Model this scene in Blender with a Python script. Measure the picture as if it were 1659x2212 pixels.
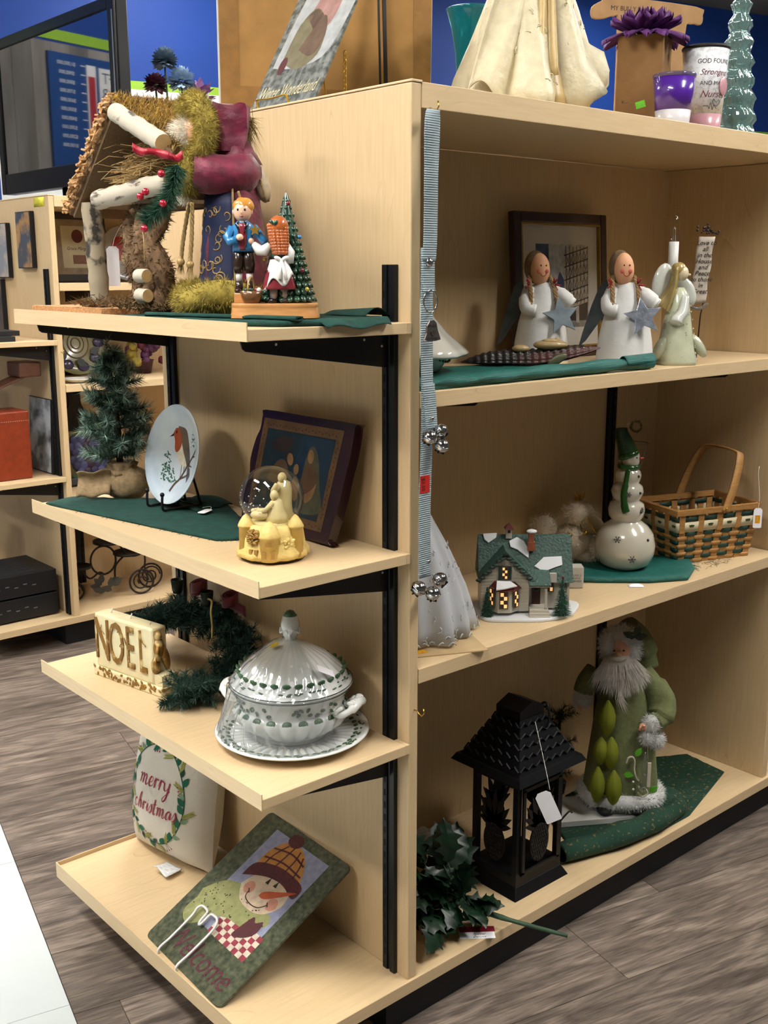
import bpy, bmesh, math, random
from mathutils import Vector, Matrix, Euler, noise
PI = math.pi
RAD = math.radians
rnd = random.Random(11)
scene = bpy.context.scene
COL = scene.collection
for ob in list(bpy.data.objects):
    bpy.data.objects.remove(ob)

# ------------------------------------------------------------------ camera, world, exposure
cam_d = bpy.data.cameras.new('camera')
cam = bpy.data.objects.new('camera', cam_d)
COL.objects.link(cam)
cam_d.sensor_fit = 'VERTICAL'
cam_d.sensor_height = 24.0
cam_d.lens = 2345.37 / 2212.0 * 24.0
cam_d.clip_start = 0.02
_R = Vector((0.75297955, -0.65804311, -0.00103476)); _U = Vector((0.14273493, 0.16179198, 0.97644769)); _F = Vector((0.64237726, 0.73539284, -0.21575179))
cam.matrix_world = Matrix(((_R.x, _U.x, -_F.x, -1.22514), (_R.y, _U.y, -_F.y, -1.33570), (_R.z, _U.z, -_F.z, 1.42173), (0, 0, 0, 1)))
scene.camera = cam
world = bpy.data.worlds.new('shop_ambient')
scene.world = world
world.use_nodes = True
world.node_tree.nodes['Background'].inputs[0].default_value = (0.9, 0.95, 1.0, 1)
world.node_tree.nodes['Background'].inputs[1].default_value = 0.12
scene.view_settings.view_transform = 'Standard'
scene.view_settings.look = 'None'
scene.view_settings.gamma = 1.0
scene.view_settings.use_curve_mapping = False
scene.view_settings.exposure = 0.17
LIGHT_STRENGTH = 70.0

# ------------------------------------------------------------------ helpers
FACE = -RAD(41.15)                      # heading of a thing turned towards the aisle corner
BANG = -RAD(13.0)                       # the building is turned against the shelving

def s2l(c):
    return c / 12.92 if c <= 0.04045 else ((c + 0.055) / 1.055) ** 2.4

def rgb(h):
    if isinstance(h, (tuple, list)):
        return (h[0], h[1], h[2], 1.0)
    h = h.lstrip('#')
    return tuple(s2l(int(h[i:i + 2], 16) / 255.0) for i in (0, 2, 4)) + (1.0,)

MATS = {}
def mat(name, col='#808080', rough=0.55, metal=0.0, var=0.10, scale=25.0, bump=0.0, bscale=60.0, stretch=(1, 1, 1),
        col2=None, thr=None, trans=0.0, ior=1.45, alpha=1.0, emit=None, estr=0.0, coat=0.0, sheen=0.0, spec=0.5, weave=0.0, detail=4.0, sss=0.0):
    if name in MATS:
        return MATS[name]
    m = bpy.data.materials.new(name)
    m.use_nodes = True
    nt = m.node_tree; N = nt.nodes; L = nt.links
    b = N['Principled BSDF']
    c = rgb(col)
    b.inputs['Base Color'].default_value = c
    b.inputs['Roughness'].default_value = rough
    b.inputs['Metallic'].default_value = metal
    b.inputs['IOR'].default_value = ior
    b.inputs['Specular IOR Level'].default_value = spec
    if trans: b.inputs['Transmission Weight'].default_value = trans
    if alpha < 1: b.inputs['Alpha'].default_value = alpha
    if coat: b.inputs['Coat Weight'].default_value = coat; b.inputs['Coat Roughness'].default_value = 0.08
    if sheen: b.inputs['Sheen Weight'].default_value = sheen; b.inputs['Sheen Roughness'].default_value = 0.4
    if sss:
        b.inputs['Subsurface Weight'].default_value = sss; b.inputs['Subsurface Radius'].default_value = (0.01, 0.007, 0.004)
    if emit:
        b.inputs['Emission Color'].default_value = rgb(emit); b.inputs['Emission Strength'].default_value = estr
    if var > 0 or bump > 0 or weave > 0 or col2:
        tc = N.new('ShaderNodeTexCoord'); mp = N.new('ShaderNodeMapping')
        mp.inputs['Scale'].default_value = stretch
        L.new(tc.outputs['Object'], mp.inputs['Vector'])
        if var > 0 or col2:
            nz = N.new('ShaderNodeTexNoise'); nz.inputs['Scale'].default_value = scale; nz.inputs['Detail'].default_value = detail
            L.new(mp.outputs[0], nz.inputs['Vector'])
            cr = N.new('ShaderNodeValToRGB')
            L.new(nz.outputs['Fac'], cr.inputs['Fac'])
            lo, hi = thr if thr else (0.25, 0.75)
            cr.color_ramp.elements[0].position = lo; cr.color_ramp.elements[1].position = hi
            if col2:
                cr.color_ramp.elements[0].color = c; cr.color_ramp.elements[1].color = rgb(col2)
            else:
                cr.color_ramp.elements[0].color = tuple(max(0, x * (1 - var * 1.6)) for x in c[:3]) + (1,)
                cr.color_ramp.elements[1].color = tuple(min(1, x * (1 + var)) for x in c[:3]) + (1,)
            L.new(cr.outputs['Color'], b.inputs['Base Color'])
        if bump > 0:
            n2 = N.new('ShaderNodeTexNoise'); n2.inputs['Scale'].default_value = bscale; n2.inputs['Detail'].default_value = 5
            L.new(mp.outputs[0], n2.inputs['Vector'])
            bp = N.new('ShaderNodeBump'); bp.inputs['Strength'].default_value = min(1.0, bump); bp.inputs['Distance'].default_value = 0.003
            L.new(n2.outputs['Fac'], bp.inputs['Height']); L.new(bp.outputs[0], b.inputs['Normal'])
        if weave > 0:
            h = None
            for ax in ('X', 'Z', 'Y'):
                w = N.new('ShaderNodeTexWave'); w.bands_direction = ax; w.inputs['Scale'].default_value = weave; w.inputs['Distortion'].default_value = 0.6
                L.new(mp.outputs[0], w.inputs['Vector'])
                if h is None: h = w.outputs['Fac']
                else:
                    a = N.new('ShaderNodeMath'); a.operation = 'ADD'; L.new(h, a.inputs[0]); L.new(w.outputs['Fac'], a.inputs[1]); h = a.outputs[0]
            bp = N.new('ShaderNodeBump'); bp.inputs['Strength'].default_value = 0.45; bp.inputs['Distance'].default_value = 0.0012
            L.new(h, bp.inputs['Height']); L.new(bp.outputs[0], b.inputs['Normal'])
    MATS[name] = m
    return m

def wood(name, col, dark, axis, rough=0.42, seam=False):
    """pale laminate with fine grain running along one axis, and a few darker cathedral figures"""
    if name in MATS: return MATS[name]
    m = bpy.data.materials.new(name); m.use_nodes = True
    nt = m.node_tree; N = nt.nodes; L = nt.links; b = N['Principled BSDF']
    b.inputs['Roughness'].default_value = rough
    tc = N.new('ShaderNodeTexCoord')
    def noise_tex(st, scale, det, dist=0.0):
        mp = N.new('ShaderNodeMapping'); mp.inputs['Scale'].default_value = st
        L.new(tc.outputs['Object'], mp.inputs['Vector'])
        n = N.new('ShaderNodeTexNoise'); n.inputs['Scale'].default_value = scale; n.inputs['Detail'].default_value = det; n.inputs['Distortion'].default_value = dist
        L.new(mp.outputs[0], n.inputs['Vector']); return n
    st = [1, 1, 1]; st[axis] = 0.06
    fine = noise_tex(st, 170, 3)
    st2 = [1, 1, 1]; st2[axis] = 0.22
    big = noise_tex(st2, 7, 2, 0.6)
    # contour lines of the broad noise give thin cathedral figures
    mul = N.new('ShaderNodeMath'); mul.operation = 'MULTIPLY'; mul.inputs[1].default_value = 9.0; L.new(big.outputs['Fac'], mul.inputs[0])
    fr = N.new('ShaderNodeMath'); fr.operation = 'FRACT'; L.new(mul.outputs[0], fr.inputs[0])
    lt = N.new('ShaderNodeValToRGB'); lt.color_ramp.elements[0].position = 0.0; lt.color_ramp.elements[0].color = (1, 1, 1, 1)
    lt.color_ramp.elements[1].position = 0.10; lt.color_ramp.elements[1].color = (0, 0, 0, 1); L.new(fr.outputs[0], lt.inputs['Fac'])
    brk = noise_tex([1, 1, 1], 9, 2)
    bk = N.new('ShaderNodeValToRGB'); bk.color_ramp.elements[0].position = 0.5; bk.color_ramp.elements[1].position = 0.65; L.new(brk.outputs['Fac'], bk.inputs['Fac'])
    mm = N.new('ShaderNodeMath'); mm.operation = 'MULTIPLY'; L.new(lt.outputs[0], mm.inputs[0]); L.new(bk.outputs[0], mm.inputs[1])
    m2 = N.new('ShaderNodeMath'); m2.operation = 'MULTIPLY'; m2.inputs[1].default_value = 0.55; L.new(mm.outputs[0], m2.inputs[0])
    fc = N.new('ShaderNodeMapRange'); fc.inputs[1].default_value = 0.35; fc.inputs[2].default_value = 0.75; fc.inputs[3].default_value = 0.0; fc.inputs[4].default_value = 0.28
    L.new(fine.outputs['Fac'], fc.inputs[0])
    mx = N.new('ShaderNodeMath'); mx.operation = 'MAXIMUM'; L.new(fc.outputs[0], mx.inputs[0]); L.new(m2.outputs[0], mx.inputs[1])
    mix = N.new('ShaderNodeMix'); mix.data_type = 'RGBA'
    mix.inputs[6].default_value = rgb(col); mix.inputs[7].default_value = rgb(dark)
    L.new(mx.outputs[0], mix.inputs[0]); L.new(mix.outputs[2], b.inputs['Base Color'])
    MATS[name] = m
    return m

class MB:
    """collects shapes into one mesh"""
    def __init__(s):
        s.v = []; s.f = []; s.m = []; s.mi = 0
    def add(s, vs, fs):
        o = len(s.v); s.v.extend([tuple(p) for p in vs]); s.f.extend([tuple(i + o for i in f) for f in fs]); s.m.extend([s.mi] * len(fs)); return s
    def xf(s, M, start=0):
        for i in range(start, len(s.v)): s.v[i] = tuple(M @ Vector(s.v[i]))
        return s
    def bx(s, x0, x1, y0, y1, z0, z1):
        return s.add([(x0, y0, z0), (x1, y0, z0), (x1, y1, z0), (x0, y1, z0), (x0, y0, z1), (x1, y0, z1), (x1, y1, z1), (x0, y1, z1)],
                     [(0, 3, 2, 1), (4, 5, 6, 7), (0, 1, 5, 4), (1, 2, 6, 5), (2, 3, 7, 6), (3, 0, 4, 7)])
    def obx(s, c, sz, rot=(0, 0, 0)):
        k = len(s.v); a, b, d = sz[0] / 2, sz[1] / 2, sz[2] / 2
        s.bx(-a, a, -b, b, -d, d); return s.xf(Matrix.Translation(c) @ Euler(rot).to_matrix().to_4x4(), k)
    def tube(s, pts, r, n=8, closed=False, flat=None, cap=True):
        pts = [Vector(p) for p in pts]; k = len(pts)
        rs = r if isinstance(r, (list, tuple)) else [r] * k
        vs = []; up = Vector((0, 0, 1)); prev = None
        for i, p in enumerate(pts):
            if closed: t = pts[(i + 1) % k] - pts[i - 1]
            else: t = pts[min(i + 1, k - 1)] - pts[max(i - 1, 0)]
            if t.length < 1e-9: t = Vector((0, 0, 1))
            t.normalize()
            if prev is None:
                a = t.cross(up)
                if a.length < 1e-3: a = t.cross(Vector((1, 0, 0)))
            else:
                a = prev - t * prev.dot(t)
                if a.length < 1e-6: a = t.cross(up)
            a.normalize(); prev = a; b = t.cross(a)
            for j in range(n):
                an = 2 * PI * j / n
                vs.append(p + a * (math.cos(an) * rs[i]) + b * (math.sin(an) * rs[i] * (flat or 1)))
        fs = []
        for i in range(k if closed else k - 1):
            i2 = (i + 1) % k
            for j in range(n):
                j2 = (j + 1) % n; fs.append((i * n + j, i * n + j2, i2 * n + j2, i2 * n + j))
        if not closed and cap:
            fs.append(tuple(range(n - 1, -1, -1))); fs.append(tuple((k - 1) * n + j for j in range(n)))
        return s.add(vs, fs)
    def lathe(s, prof, n=28, c=(0, 0, 0), fn=None, sx=1, sy=1):
        vs = []; fs = []; k = len(prof)
        for i, (r, z) in enumerate(prof):
            for j in range(n):
                a = 2 * PI * j / n; rr = r * (fn(a, i / (k - 1.0), z) if fn else 1)
                vs.append((c[0] + rr * math.cos(a) * sx, c[1] + rr * math.sin(a) * sy, c[2] + z))
        for i in range(k - 1):
            for j in range(n):
                j2 = (j + 1) % n; fs.append((i * n + j, i * n + j2, (i + 1) * n + j2, (i + 1) * n + j))
        if prof[0][0] > 1e-6: fs.append(tuple(range(n - 1, -1, -1)))
        if prof[-1][0] > 1e-6: fs.append(tuple((k - 1) * n + j for j in range(n)))
        return s.add(vs, fs)
    def ell(s, c, r, nu=16, nv=10, rot=None, fn=None):
        k = len(s.v)
        if not isinstance(r, (tuple, list)): r = (r, r, r)
        vs = [(0, 0, -1)]
        for i in range(1, nv):
            a = -PI / 2 + PI * i / nv
            for j in range(nu):
                b = 2 * PI * j / nu; vs.append((math.cos(a) * math.cos(b), math.cos(a) * math.sin(b), math.sin(a)))
        vs.append((0, 0, 1)); fs = []
        for j in range(nu):
            fs.append((0, 1 + (j + 1) % nu, 1 + j))
            fs.append((len(vs) - 1, 1 + (nv - 2) * nu + j, 1 + (nv - 2) * nu + (j + 1) % nu))
        for i in range(nv - 2):
            for j in range(nu):
                a = 1 + i * nu; fs.append((a + j, a + (j + 1) % nu, a + nu + (j + 1) % nu, a + nu + j))
        if fn: vs = [tuple(Vector(v) * fn(Vector(v))) for v in vs]
        s.add([(v[0] * r[0], v[1] * r[1], v[2] * r[2]) for v in vs], fs)
        return s.xf(Matrix.Translation(c) @ (Euler(rot).to_matrix().to_4x4() if rot else Matrix()), k)
    def prism(s, poly, y0, y1):
        """outline in x,z pulled along y"""
        n = len(poly); vs = [(x, y0, z) for x, z in poly] + [(x, y1, z) for x, z in poly]
        fs = [tuple(range(n)), tuple(range(2 * n - 1, n - 1, -1))] + [(i, n + i, n + (i + 1) % n, (i + 1) % n) for i in range(n)]
        return s.add(vs, fs)
    def slab(s, poly, z0, z1):
        n = len(poly); vs = [(x, y, z0) for x, y in poly] + [(x, y, z1) for x, y in poly]
        fs = [tuple(range(n - 1, -1, -1)), tuple(range(n, 2 * n))] + [(i, (i + 1) % n, n + (i + 1) % n, n + i) for i in range(n)]
        return s.add(vs, fs)
    def grid(s, fn, nu, nv, closed_u=False):
        vs = [fn(i / float(nu), j / float(nv)) for j in range(nv + 1) for i in range(nu + 1)]
        w = nu + 1
        return s.add(vs, [(j * w + i, j * w + i + 1, (j + 1) * w + i + 1, (j + 1) * w + i) for j in range(nv) for i in range(nu)])
    def flat(s, pts, y):
        """flat print in the x,z plane facing -y"""
        return s.add([(p[0], y, p[1]) for p in pts], [tuple(range(len(pts)))])
    def blade(s, p, d, w, side=None):
        d = Vector(d); p = Vector(p)
        if side is None: side = d.cross(Vector((rnd.uniform(-1, 1), rnd.uniform(-1, 1), rnd.uniform(-1, 1))))
        if side.length < 1e-9: side = Vector((1, 0, 0))
        side = side.normalized() * w
        return s.add([p - side, p + side, p + d], [(0, 1, 2)])
    def build(s, name, mats, parent=None, smooth=True, bevel=0.0, solid=0.0, kind=None, label=None, sub=0, angle=None):
        me = bpy.data.meshes.new(name); me.from_pydata(s.v, [], s.f); me.validate()
        if not isinstance(mats, (list, tuple)): mats = [mats]
        for m in mats: me.materials.append(m)
        if len(mats) > 1:
            for p, i in zip(me.polygons, s.m): p.material_index = i
        bm = bmesh.new(); bm.from_mesh(me)
        if not kind: bmesh.ops.recalc_face_normals(bm, faces=bm.faces)
        bm.to_mesh(me); bm.free()
        if smooth:
            for p in me.polygons: p.use_smooth = True
            if angle is not None and hasattr(me, 'set_sharp_from_angle'): me.set_sharp_from_angle(angle=RAD(angle))
        o = bpy.data.objects.new(name, me); COL.objects.link(o)
        if parent is not None: o.parent = parent
        if solid:
            md = o.modifiers.new('s', 'SOLIDIFY'); md.thickness = solid; md.offset = 0
        if sub:
            md = o.modifiers.new('u', 'SUBSURF'); md.levels = sub; md.render_levels = sub
        if bevel:
            md = o.modifiers.new('b', 'BEVEL'); md.width = bevel; md.segments = 2; md.limit_method = 'ANGLE'
        if kind: o['kind'] = kind
        if label: o['label'] = label
        return o

def thing(name, label, cat, loc=(0, 0, 0), rz=0.0, group=None, rot=None):
    o = bpy.data.objects.new(name, None); COL.objects.link(o); o.empty_display_size = 0.05
    o.location = loc; o.rotation_euler = rot if rot else (0, 0, rz)
    o['label'] = label; o['category'] = cat
    if group: o['group'] = group
    return o
def tag(o, label, cat, group=None, loc=None, rz=None):
    o['label'] = label; o['category'] = cat
    if group: o['group'] = group
    if loc: o.location = loc
    if rz is not None: o.rotation_euler = (0, 0, rz)
    return o
def struct(o):
    o['kind'] = 'structure'; return o
def copy_tree(o, parent=None):
    c = o.copy(); COL.objects.link(c); c.parent = parent
    for ch in list(o.children): copy_tree(ch, c)
    return c
def ellp(cx, cz, rx, rz, n=20, rot=0.0, a0=0.0, a1=2 * PI):
    out = []
    full = abs(a1 - a0 - 2 * PI) < 1e-6
    for i in range(n if full else n + 1):
        a = a0 + (a1 - a0) * i / n; x = rx * math.cos(a); z = rz * math.sin(a)
        out.append((cx + x * math.cos(rot) - z * math.sin(rot), cz + x * math.sin(rot) + z * math.cos(rot)))
    return out
def leafp(x, z, L, w, ang, n=6):
    """pointed leaf outline"""
    a = []; b = []
    for i in range(n + 1):
        t = i / n; h = w * math.sin(PI * t ** 0.8)
        a.append((t * L, h)); b.append((t * L, -h))
    pts = a + b[::-1][1:-1]
    c, s_ = math.cos(ang), math.sin(ang)
    return [(x + px * c - pz * s_, z + px * s_ + pz * c) for px, pz in pts]
def stroke(mb, pts, w, y):
    """a painted line of width w (number or list) in the x,z plane"""
    k = len(pts)
    ws = w if isinstance(w, (list, tuple)) else [w] * k
    vs = []
    for i in range(k):
        a = pts[max(i - 1, 0)]; b = pts[min(i + 1, k - 1)]
        dx, dz = b[0] - a[0], b[1] - a[1]; l = math.hypot(dx, dz) or 1
        nx, nz = -dz / l, dx / l
        vs.append((pts[i][0] + nx * ws[i] / 2, y, pts[i][1] + nz * ws[i] / 2)); vs.append((pts[i][0] - nx * ws[i] / 2, y, pts[i][1] - nz * ws[i] / 2))
    mb.add(vs, [(2 * i, 2 * i + 1, 2 * i + 3, 2 * i + 2) for i in range(k - 1)])
def crv(pts, n=8):
    """smooth curve through points (any dimension)"""
    out = []; k = len(pts)
    for i in range(k - 1):
        p0, p1, p2, p3 = pts[max(i - 1, 0)], pts[i], pts[i + 1], pts[min(i + 2, k - 1)]
        for j in range(n):
            t = j / n
            out.append(tuple(0.5 * (2 * b + (c - a) * t + (2 * a - 5 * b + 4 * c - d) * t * t + (-a + 3 * b - 3 * c + d) * t ** 3) for a, b, c, d in zip(p0, p1, p2, p3)))
    out.append(tuple(pts[-1])); return out
def text(body, size, m, parent, M, name='lettering', shear=0.0, extrude=0.0002, align='CENTER', spacing=1.0):
    cu = bpy.data.curves.new('txt', 'FONT'); cu.body = body; cu.size = size; cu.shear = shear; cu.extrude = extrude
    cu.align_x = align; cu.align_y = 'CENTER'; cu.resolution_u = 3; cu.space_character = spacing
    t = bpy.data.objects.new('txt', cu); COL.objects.link(t)
    dg = bpy.context.evaluated_depsgraph_get()
    me = bpy.data.meshes.new_from_object(t.evaluated_get(dg)); bpy.data.objects.remove(t); bpy.data.curves.remove(cu)
    me.materials.clear(); me.materials.append(m); me.name = name
    # text lies in x,y facing +z : stand it up so it reads in x,z facing -y
    me.transform(M @ Matrix.Rotation(PI / 2, 4, 'X'))
    o = bpy.data.objects.new(name, me); COL.objects.link(o); o.parent = parent
    return o
def glass(name, tint='#ffffff', rough=0.03, refl=1.0, ior=1.5, body=0.0, body_col='#ffffff'):
    """thin clear glass or film: see-through with a Fresnel sheen (and an optional milky share)"""
    if name in MATS: return MATS[name]
    m = bpy.data.materials.new(name); m.use_nodes = True
    N = m.node_tree.nodes; L = m.node_tree.links; N.remove(N['Principled BSDF'])
    t = N.new('ShaderNodeBsdfTransparent'); t.inputs[0].default_value = rgb(tint)
    g = N.new('ShaderNodeBsdfGlossy'); g.inputs['Roughness'].default_value = rough
    f = N.new('ShaderNodeLayerWeight'); f.inputs['Blend'].default_value = 0.5
    pw = N.new('ShaderNodeMath'); pw.operation = 'POWER'; pw.inputs[1].default_value = 3.5; L.new(f.outputs['Facing'], pw.inputs[0])
    mu = N.new('ShaderNodeMath'); mu.operation = 'MULTIPLY_ADD'; mu.inputs[1].default_value = 0.75 * refl; mu.inputs[2].default_value = 0.045 * refl; mu.use_clamp = True; L.new(pw.outputs[0], mu.inputs[0])
    mx = N.new('ShaderNodeMixShader'); L.new(mu.outputs[0], mx.inputs[0]); L.new(t.outputs[0], mx.inputs[1]); L.new(g.outputs[0], mx.inputs[2])
    last = mx
    if body > 0:
        d = N.new('ShaderNodeBsdfDiffuse'); d.inputs[0].default_value = rgb(body_col)
        m2 = N.new('ShaderNodeMixShader'); m2.inputs[0].default_value = body; L.new(mx.outputs[0], m2.inputs[1]); L.new(d.outputs[0], m2.inputs[2]); last = m2
    L.new(last.outputs[0], N['Material Output'].inputs[0])
    MATS[name] = m
    return m
def fur(src, n, ln, w, comb=(0, 0, -0.6), jit=0.5, out=None, dirn=None):
    """hair blades standing on the faces of a source shape"""
    out = out or MB(); tris = []; tot = 0; acc = []
    comb = Vector(comb)
    for f in src.f:
        p = [Vector(src.v[i]) for i in f]
        for i in range(1, len(p) - 1):
            nr = (p[i] - p[0]).cross(p[i + 1] - p[0]); a = nr.length
            if a > 1e-12: tris.append((p[0], p[i], p[i + 1], nr / a)); tot += a; acc.append(tot)
    import bisect
    for _ in range(n):
        k = min(bisect.bisect(acc, rnd.random() * tot), len(tris) - 1); A, B, D, nr = tris[k]
        u, v = rnd.random(), rnd.random()
        if u + v > 1: u, v = 1 - u, 1 - v
        p = A + (B - A) * u + (D - A) * v
        d = nr + comb + Vector((rnd.uniform(-jit, jit), rnd.uniform(-jit, jit), rnd.uniform(-jit, jit)))
        out.blade(p - nr * 0.001, d.normalized() * ln * rnd.uniform(0.6, 1.25), w)
    return out
def needles(mb, p0, p1, n, ln, w=0.0006, spread=0.9, fwd=0.6, sag=0.0):
    p0 = Vector(p0); p1 = Vector(p1); ax = (p1 - p0); L = ax.length or 1e-6; ax = ax / L
    a = ax.cross(Vector((0.3, 0.2, 1)));
    if a.length < 1e-4: a = ax.cross(Vector((1, 0, 0)))
    a.normalize(); b = ax.cross(a)
    for i in range(n):
        t = rnd.random(); an = rnd.uniform(0, 2 * PI)
        d = (a * math.cos(an) + b * math.sin(an)) * spread + ax * (fwd + rnd.uniform(-.2, .35))
        mb.blade(p0 + ax * (L * t) + Vector((0, 0, -sag * t * t)), d.normalized() * ln * rnd.uniform(0.7, 1.15), w)
def wob(p, f, a):
    v = Vector(p); return Vector(noise.noise_vector(v * f)) * a
# ------------------------------------------------------------------ measures of the shelving (metres)
Z1, Z2, Z3, ZD, ZT = 1.3407, 0.9487, 0.5957, 0.115, 1.7188
B1, B2 = 1.2235, 0.7307
YB, XB, YP, TH = 0.393, 1.2696, 0.8147, 0.022

maple_z = wood('maple_upright_grain', '#ccb38b', '#a5895f', 2)
maple_x = wood('maple_long_grain', '#cfb68e', '#a98f66', 0)
maple_y = wood('maple_cross_grain', '#d2ba92', '#b0966c', 1)
black_steel = mat('black_steel', '#0d0f13', 0.42, 0.0, 0.15, 30, spec=0.4)
black_kick = mat('black_kick_plate', '#0b0c10', 0.6, 0.0, 0.1)
screw_m = mat('zinc_screw', '#c9c9c6', 0.3, 1.0, 0.05)
brass = mat('brass', '#c9a24a', 0.28, 1.0, 0.05)
white_paint = mat('white_wall_paint', '#e9eceb', 0.7, 0, 0.03)
blue_paint = mat('blue_wall_paint', '#123f92', 0.65, 0, 0.05, 3)
green_paint = mat('green_stripe_paint', '#93c03a', 0.65, 0, 0.04)
ceil_m = mat('ceiling_tile_white', '#6f6e6a', 0.9, 0, 0.03)

# ------------------------------------------------------------------ lamps in the ceiling
bframe = bpy.data.objects.new('axes', None)

CZ = 3.95
def bpt(bx, by, z=0.0):
    c, s_ = math.cos(BANG), math.sin(BANG)
    return (bx * c - by * s_, bx * s_ + by * c, z)
lamp_on = mat('lit_lamp_diffuser', '#ffffff', 0.5, 0, 0, emit='#fffaf4', estr=LIGHT_STRENGTH)
lamp_frame = mat('lamp_frame_white', '#e4e4e0', 0.5, 0, 0.02)
LZ = 3.05
for i, (x, y, where) in enumerate(((-1.4, -0.55, 'nearest the foreground corner post'), (-1.55, 1.3, 'over the aisle left of the end shelves'), (1.0, -1.4, 'over the aisle in front of the lantern bay'), (3.2, -1.0, 'farthest along the right aisle'),
        (1.1, 1.75, 'over the aisle between the two shelving units'), (3.4, 1.5, 'behind the foreground shelving unit'), (-3.2, 0.4, 'over the white tiles on the left'), (-0.6, 4.1, 'by the thermometer sign'), (3.0, 5.2, 'added to brighten the blue back wall'), (6.6, 4.2, 'added to brighten the far right of the blue back wall'))):  # the two blue wall lamps are added, out of view, to brighten it
    t = thing('ceiling_light', 'long white pendant strip lamp ' + where, 'ceiling light', (x, y, LZ), BANG, 'strip lamps over the aisles'); LH = LZ
    if y > 4: LH = CZ - 0.12; t.location.z = LH
    MB().bx(-0.17, 0.17, -0.65, 0.65, 0.0, 0.05).build('housing', lamp_frame, t, False)
    for sx in (-0.085, 0.085):
        MB().bx(sx - 0.05, sx + 0.05, -0.62, 0.62, -0.018, -0.0005).build('diffuser', lamp_on, t, False)
    for sy in (-0.5, 0.5): MB().tube([(0, sy, 0.05), (0, sy, CZ - LH)], 0.002, 6).build('suspension_wire', screw_m, t)

# ------------------------------------------------------------------ floor, walls, ceiling
floor_base = mat('floor_joint_dark', '#4a433d', 0.6, 0, 0.1)
fl = MB().bx(-6, 9, -6, 7.1, -0.06, -0.004).build('floor', floor_base, None, False)
struct(fl); fl.rotation_euler = (0, 0, BANG)
def plank_mat():
    m = bpy.data.materials.new('grey_brown_vinyl_plank'); m.use_nodes = True
    N = m.node_tree.nodes; L = m.node_tree.links; b = N['Principled BSDF']; b.inputs['Roughness'].default_value = 0.42
    tc = N.new('ShaderNodeTexCoord'); oi = N.new('ShaderNodeObjectInfo')
    ad = N.new('ShaderNodeVectorMath'); ad.operation = 'SCALE'; ad.inputs['Scale'].default_value = 37.0
    cb = N.new('ShaderNodeCombineXYZ'); L.new(oi.outputs['Random'], cb.inputs[0]); L.new(oi.outputs['Random'], cb.inputs[1])
    L.new(cb.outputs[0], ad.inputs[0])
    a2 = N.new('ShaderNodeVectorMath'); a2.operation = 'ADD'; L.new(tc.outputs['Object'], a2.inputs[0]); L.new(ad.outputs[0], a2.inputs[1])
    def nz(st, sc, det, dis=0.0):
        mp = N.new('ShaderNodeMapping'); mp.inputs['Scale'].default_value = st; L.new(a2.outputs[0], mp.inputs[0])
        n = N.new('ShaderNodeTexNoise'); n.inputs['Scale'].default_value = sc; n.inputs['Detail'].default_value = det; n.inputs['Distortion'].default_value = dis
        L.new(mp.outputs[0], n.inputs['Vector']); return n
    n1 = nz((0.16, 1, 1), 26, 12, 1.6); n2 = nz((0.07, 1, 1), 210, 8, 0.4); n3 = nz((0.5, 1, 1), 5, 2)
    r1 = N.new('ShaderNodeValToRGB'); L.new(n1.outputs['Fac'], r1.inputs['Fac'])
    e = r1.color_ramp.elements; e[0].position = 0.28; e[0].color = rgb('#4f453e'); e[1].position = 0.72; e[1].color = rgb('#988a7c')
    q = e.new(0.5); q.color = rgb('#6f645b')
    mx = N.new('ShaderNodeMix'); mx.data_type = 'RGBA'; mx.blend_type = 'MULTIPLY'; mx.inputs[0].default_value = 0.55
    r2 = N.new('ShaderNodeValToRGB'); r2.color_ramp.elements[0].position = 0.35; r2.color_ramp.elements[0].color = (0.22, 0.2, 0.18, 1); r2.color_ramp.elements[1].position = 0.55; r2.color_ramp.elements[1].color = (1, 1, 1, 1)
    L.new(n2.outputs['Fac'], r2.inputs['Fac']); L.new(r1.outputs[0], mx.inputs[6]); L.new(r2.outputs[0], mx.inputs[7])
    hs = N.new('ShaderNodeHueSaturation'); L.new(mx.outputs[2], hs.inputs['Color'])
    mr = N.new('ShaderNodeMapRange'); mr.inputs[3].default_value = 0.82; mr.inputs[4].default_value = 1.2; L.new(oi.outputs['Random'], mr.inputs[0])
    m3 = N.new('ShaderNodeMath'); m3.operation = 'MULTIPLY'; L.new(mr.outputs[0], m3.inputs[0])
    mr2 = N.new('ShaderNodeMapRange'); mr2.inputs[1].default_value = 0.3; mr2.inputs[2].default_value = 0.7; mr2.inputs[3].default_value = 0.85; mr2.inputs[4].default_value = 1.15; L.new(n3.outputs['Fac'], mr2.inputs[0])
    L.new(mr2.outputs[0], m3.inputs[1]); L.new(m3.outputs[0], hs.inputs['Value'])
    L.new(hs.outputs[0], b.inputs['Base Color'])
    return m
plank_m = plank_mat()
PW, PL, WX = 0.215, 1.22, -0.55
full = None
for row in range(-8, 24):
    y0 = -0.072 + PW * row
    if row == 0: off = 0.481
    elif row == 1: off = 0.76
    else: off = 0.481 + (row * 0.437) % PL
    k0 = math.floor((WX - off) / PL)
    for k in range(k0, k0 + 5):
        x0 = off + k * PL; x1 = x0 + PL
        if x1 <= WX + 0.02 or x0 > 3.2: continue
        if x0 < WX:
            MB().bx(WX + 0.001, x1 - 0.0008, y0 + 0.0008, y0 + PW - 0.0008, -0.004, 0.0).build('plank', plank_m, fl, False)
        elif full is None:
            full = MB().bx(0.0008, PL - 0.0008, 0.0008, PW - 0.0008, -0.004, 0.0).build('plank', plank_m, fl, False); full.location = (x0, y0, 0)
        else:
            o = full.copy(); COL.objects.link(o); o.location = (x0, y0, 0)
far = MB().bx(3.3, 9, -6, 7, -0.004, -0.0005).build('floor_far_covering', plank_m, fl, False)
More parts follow.
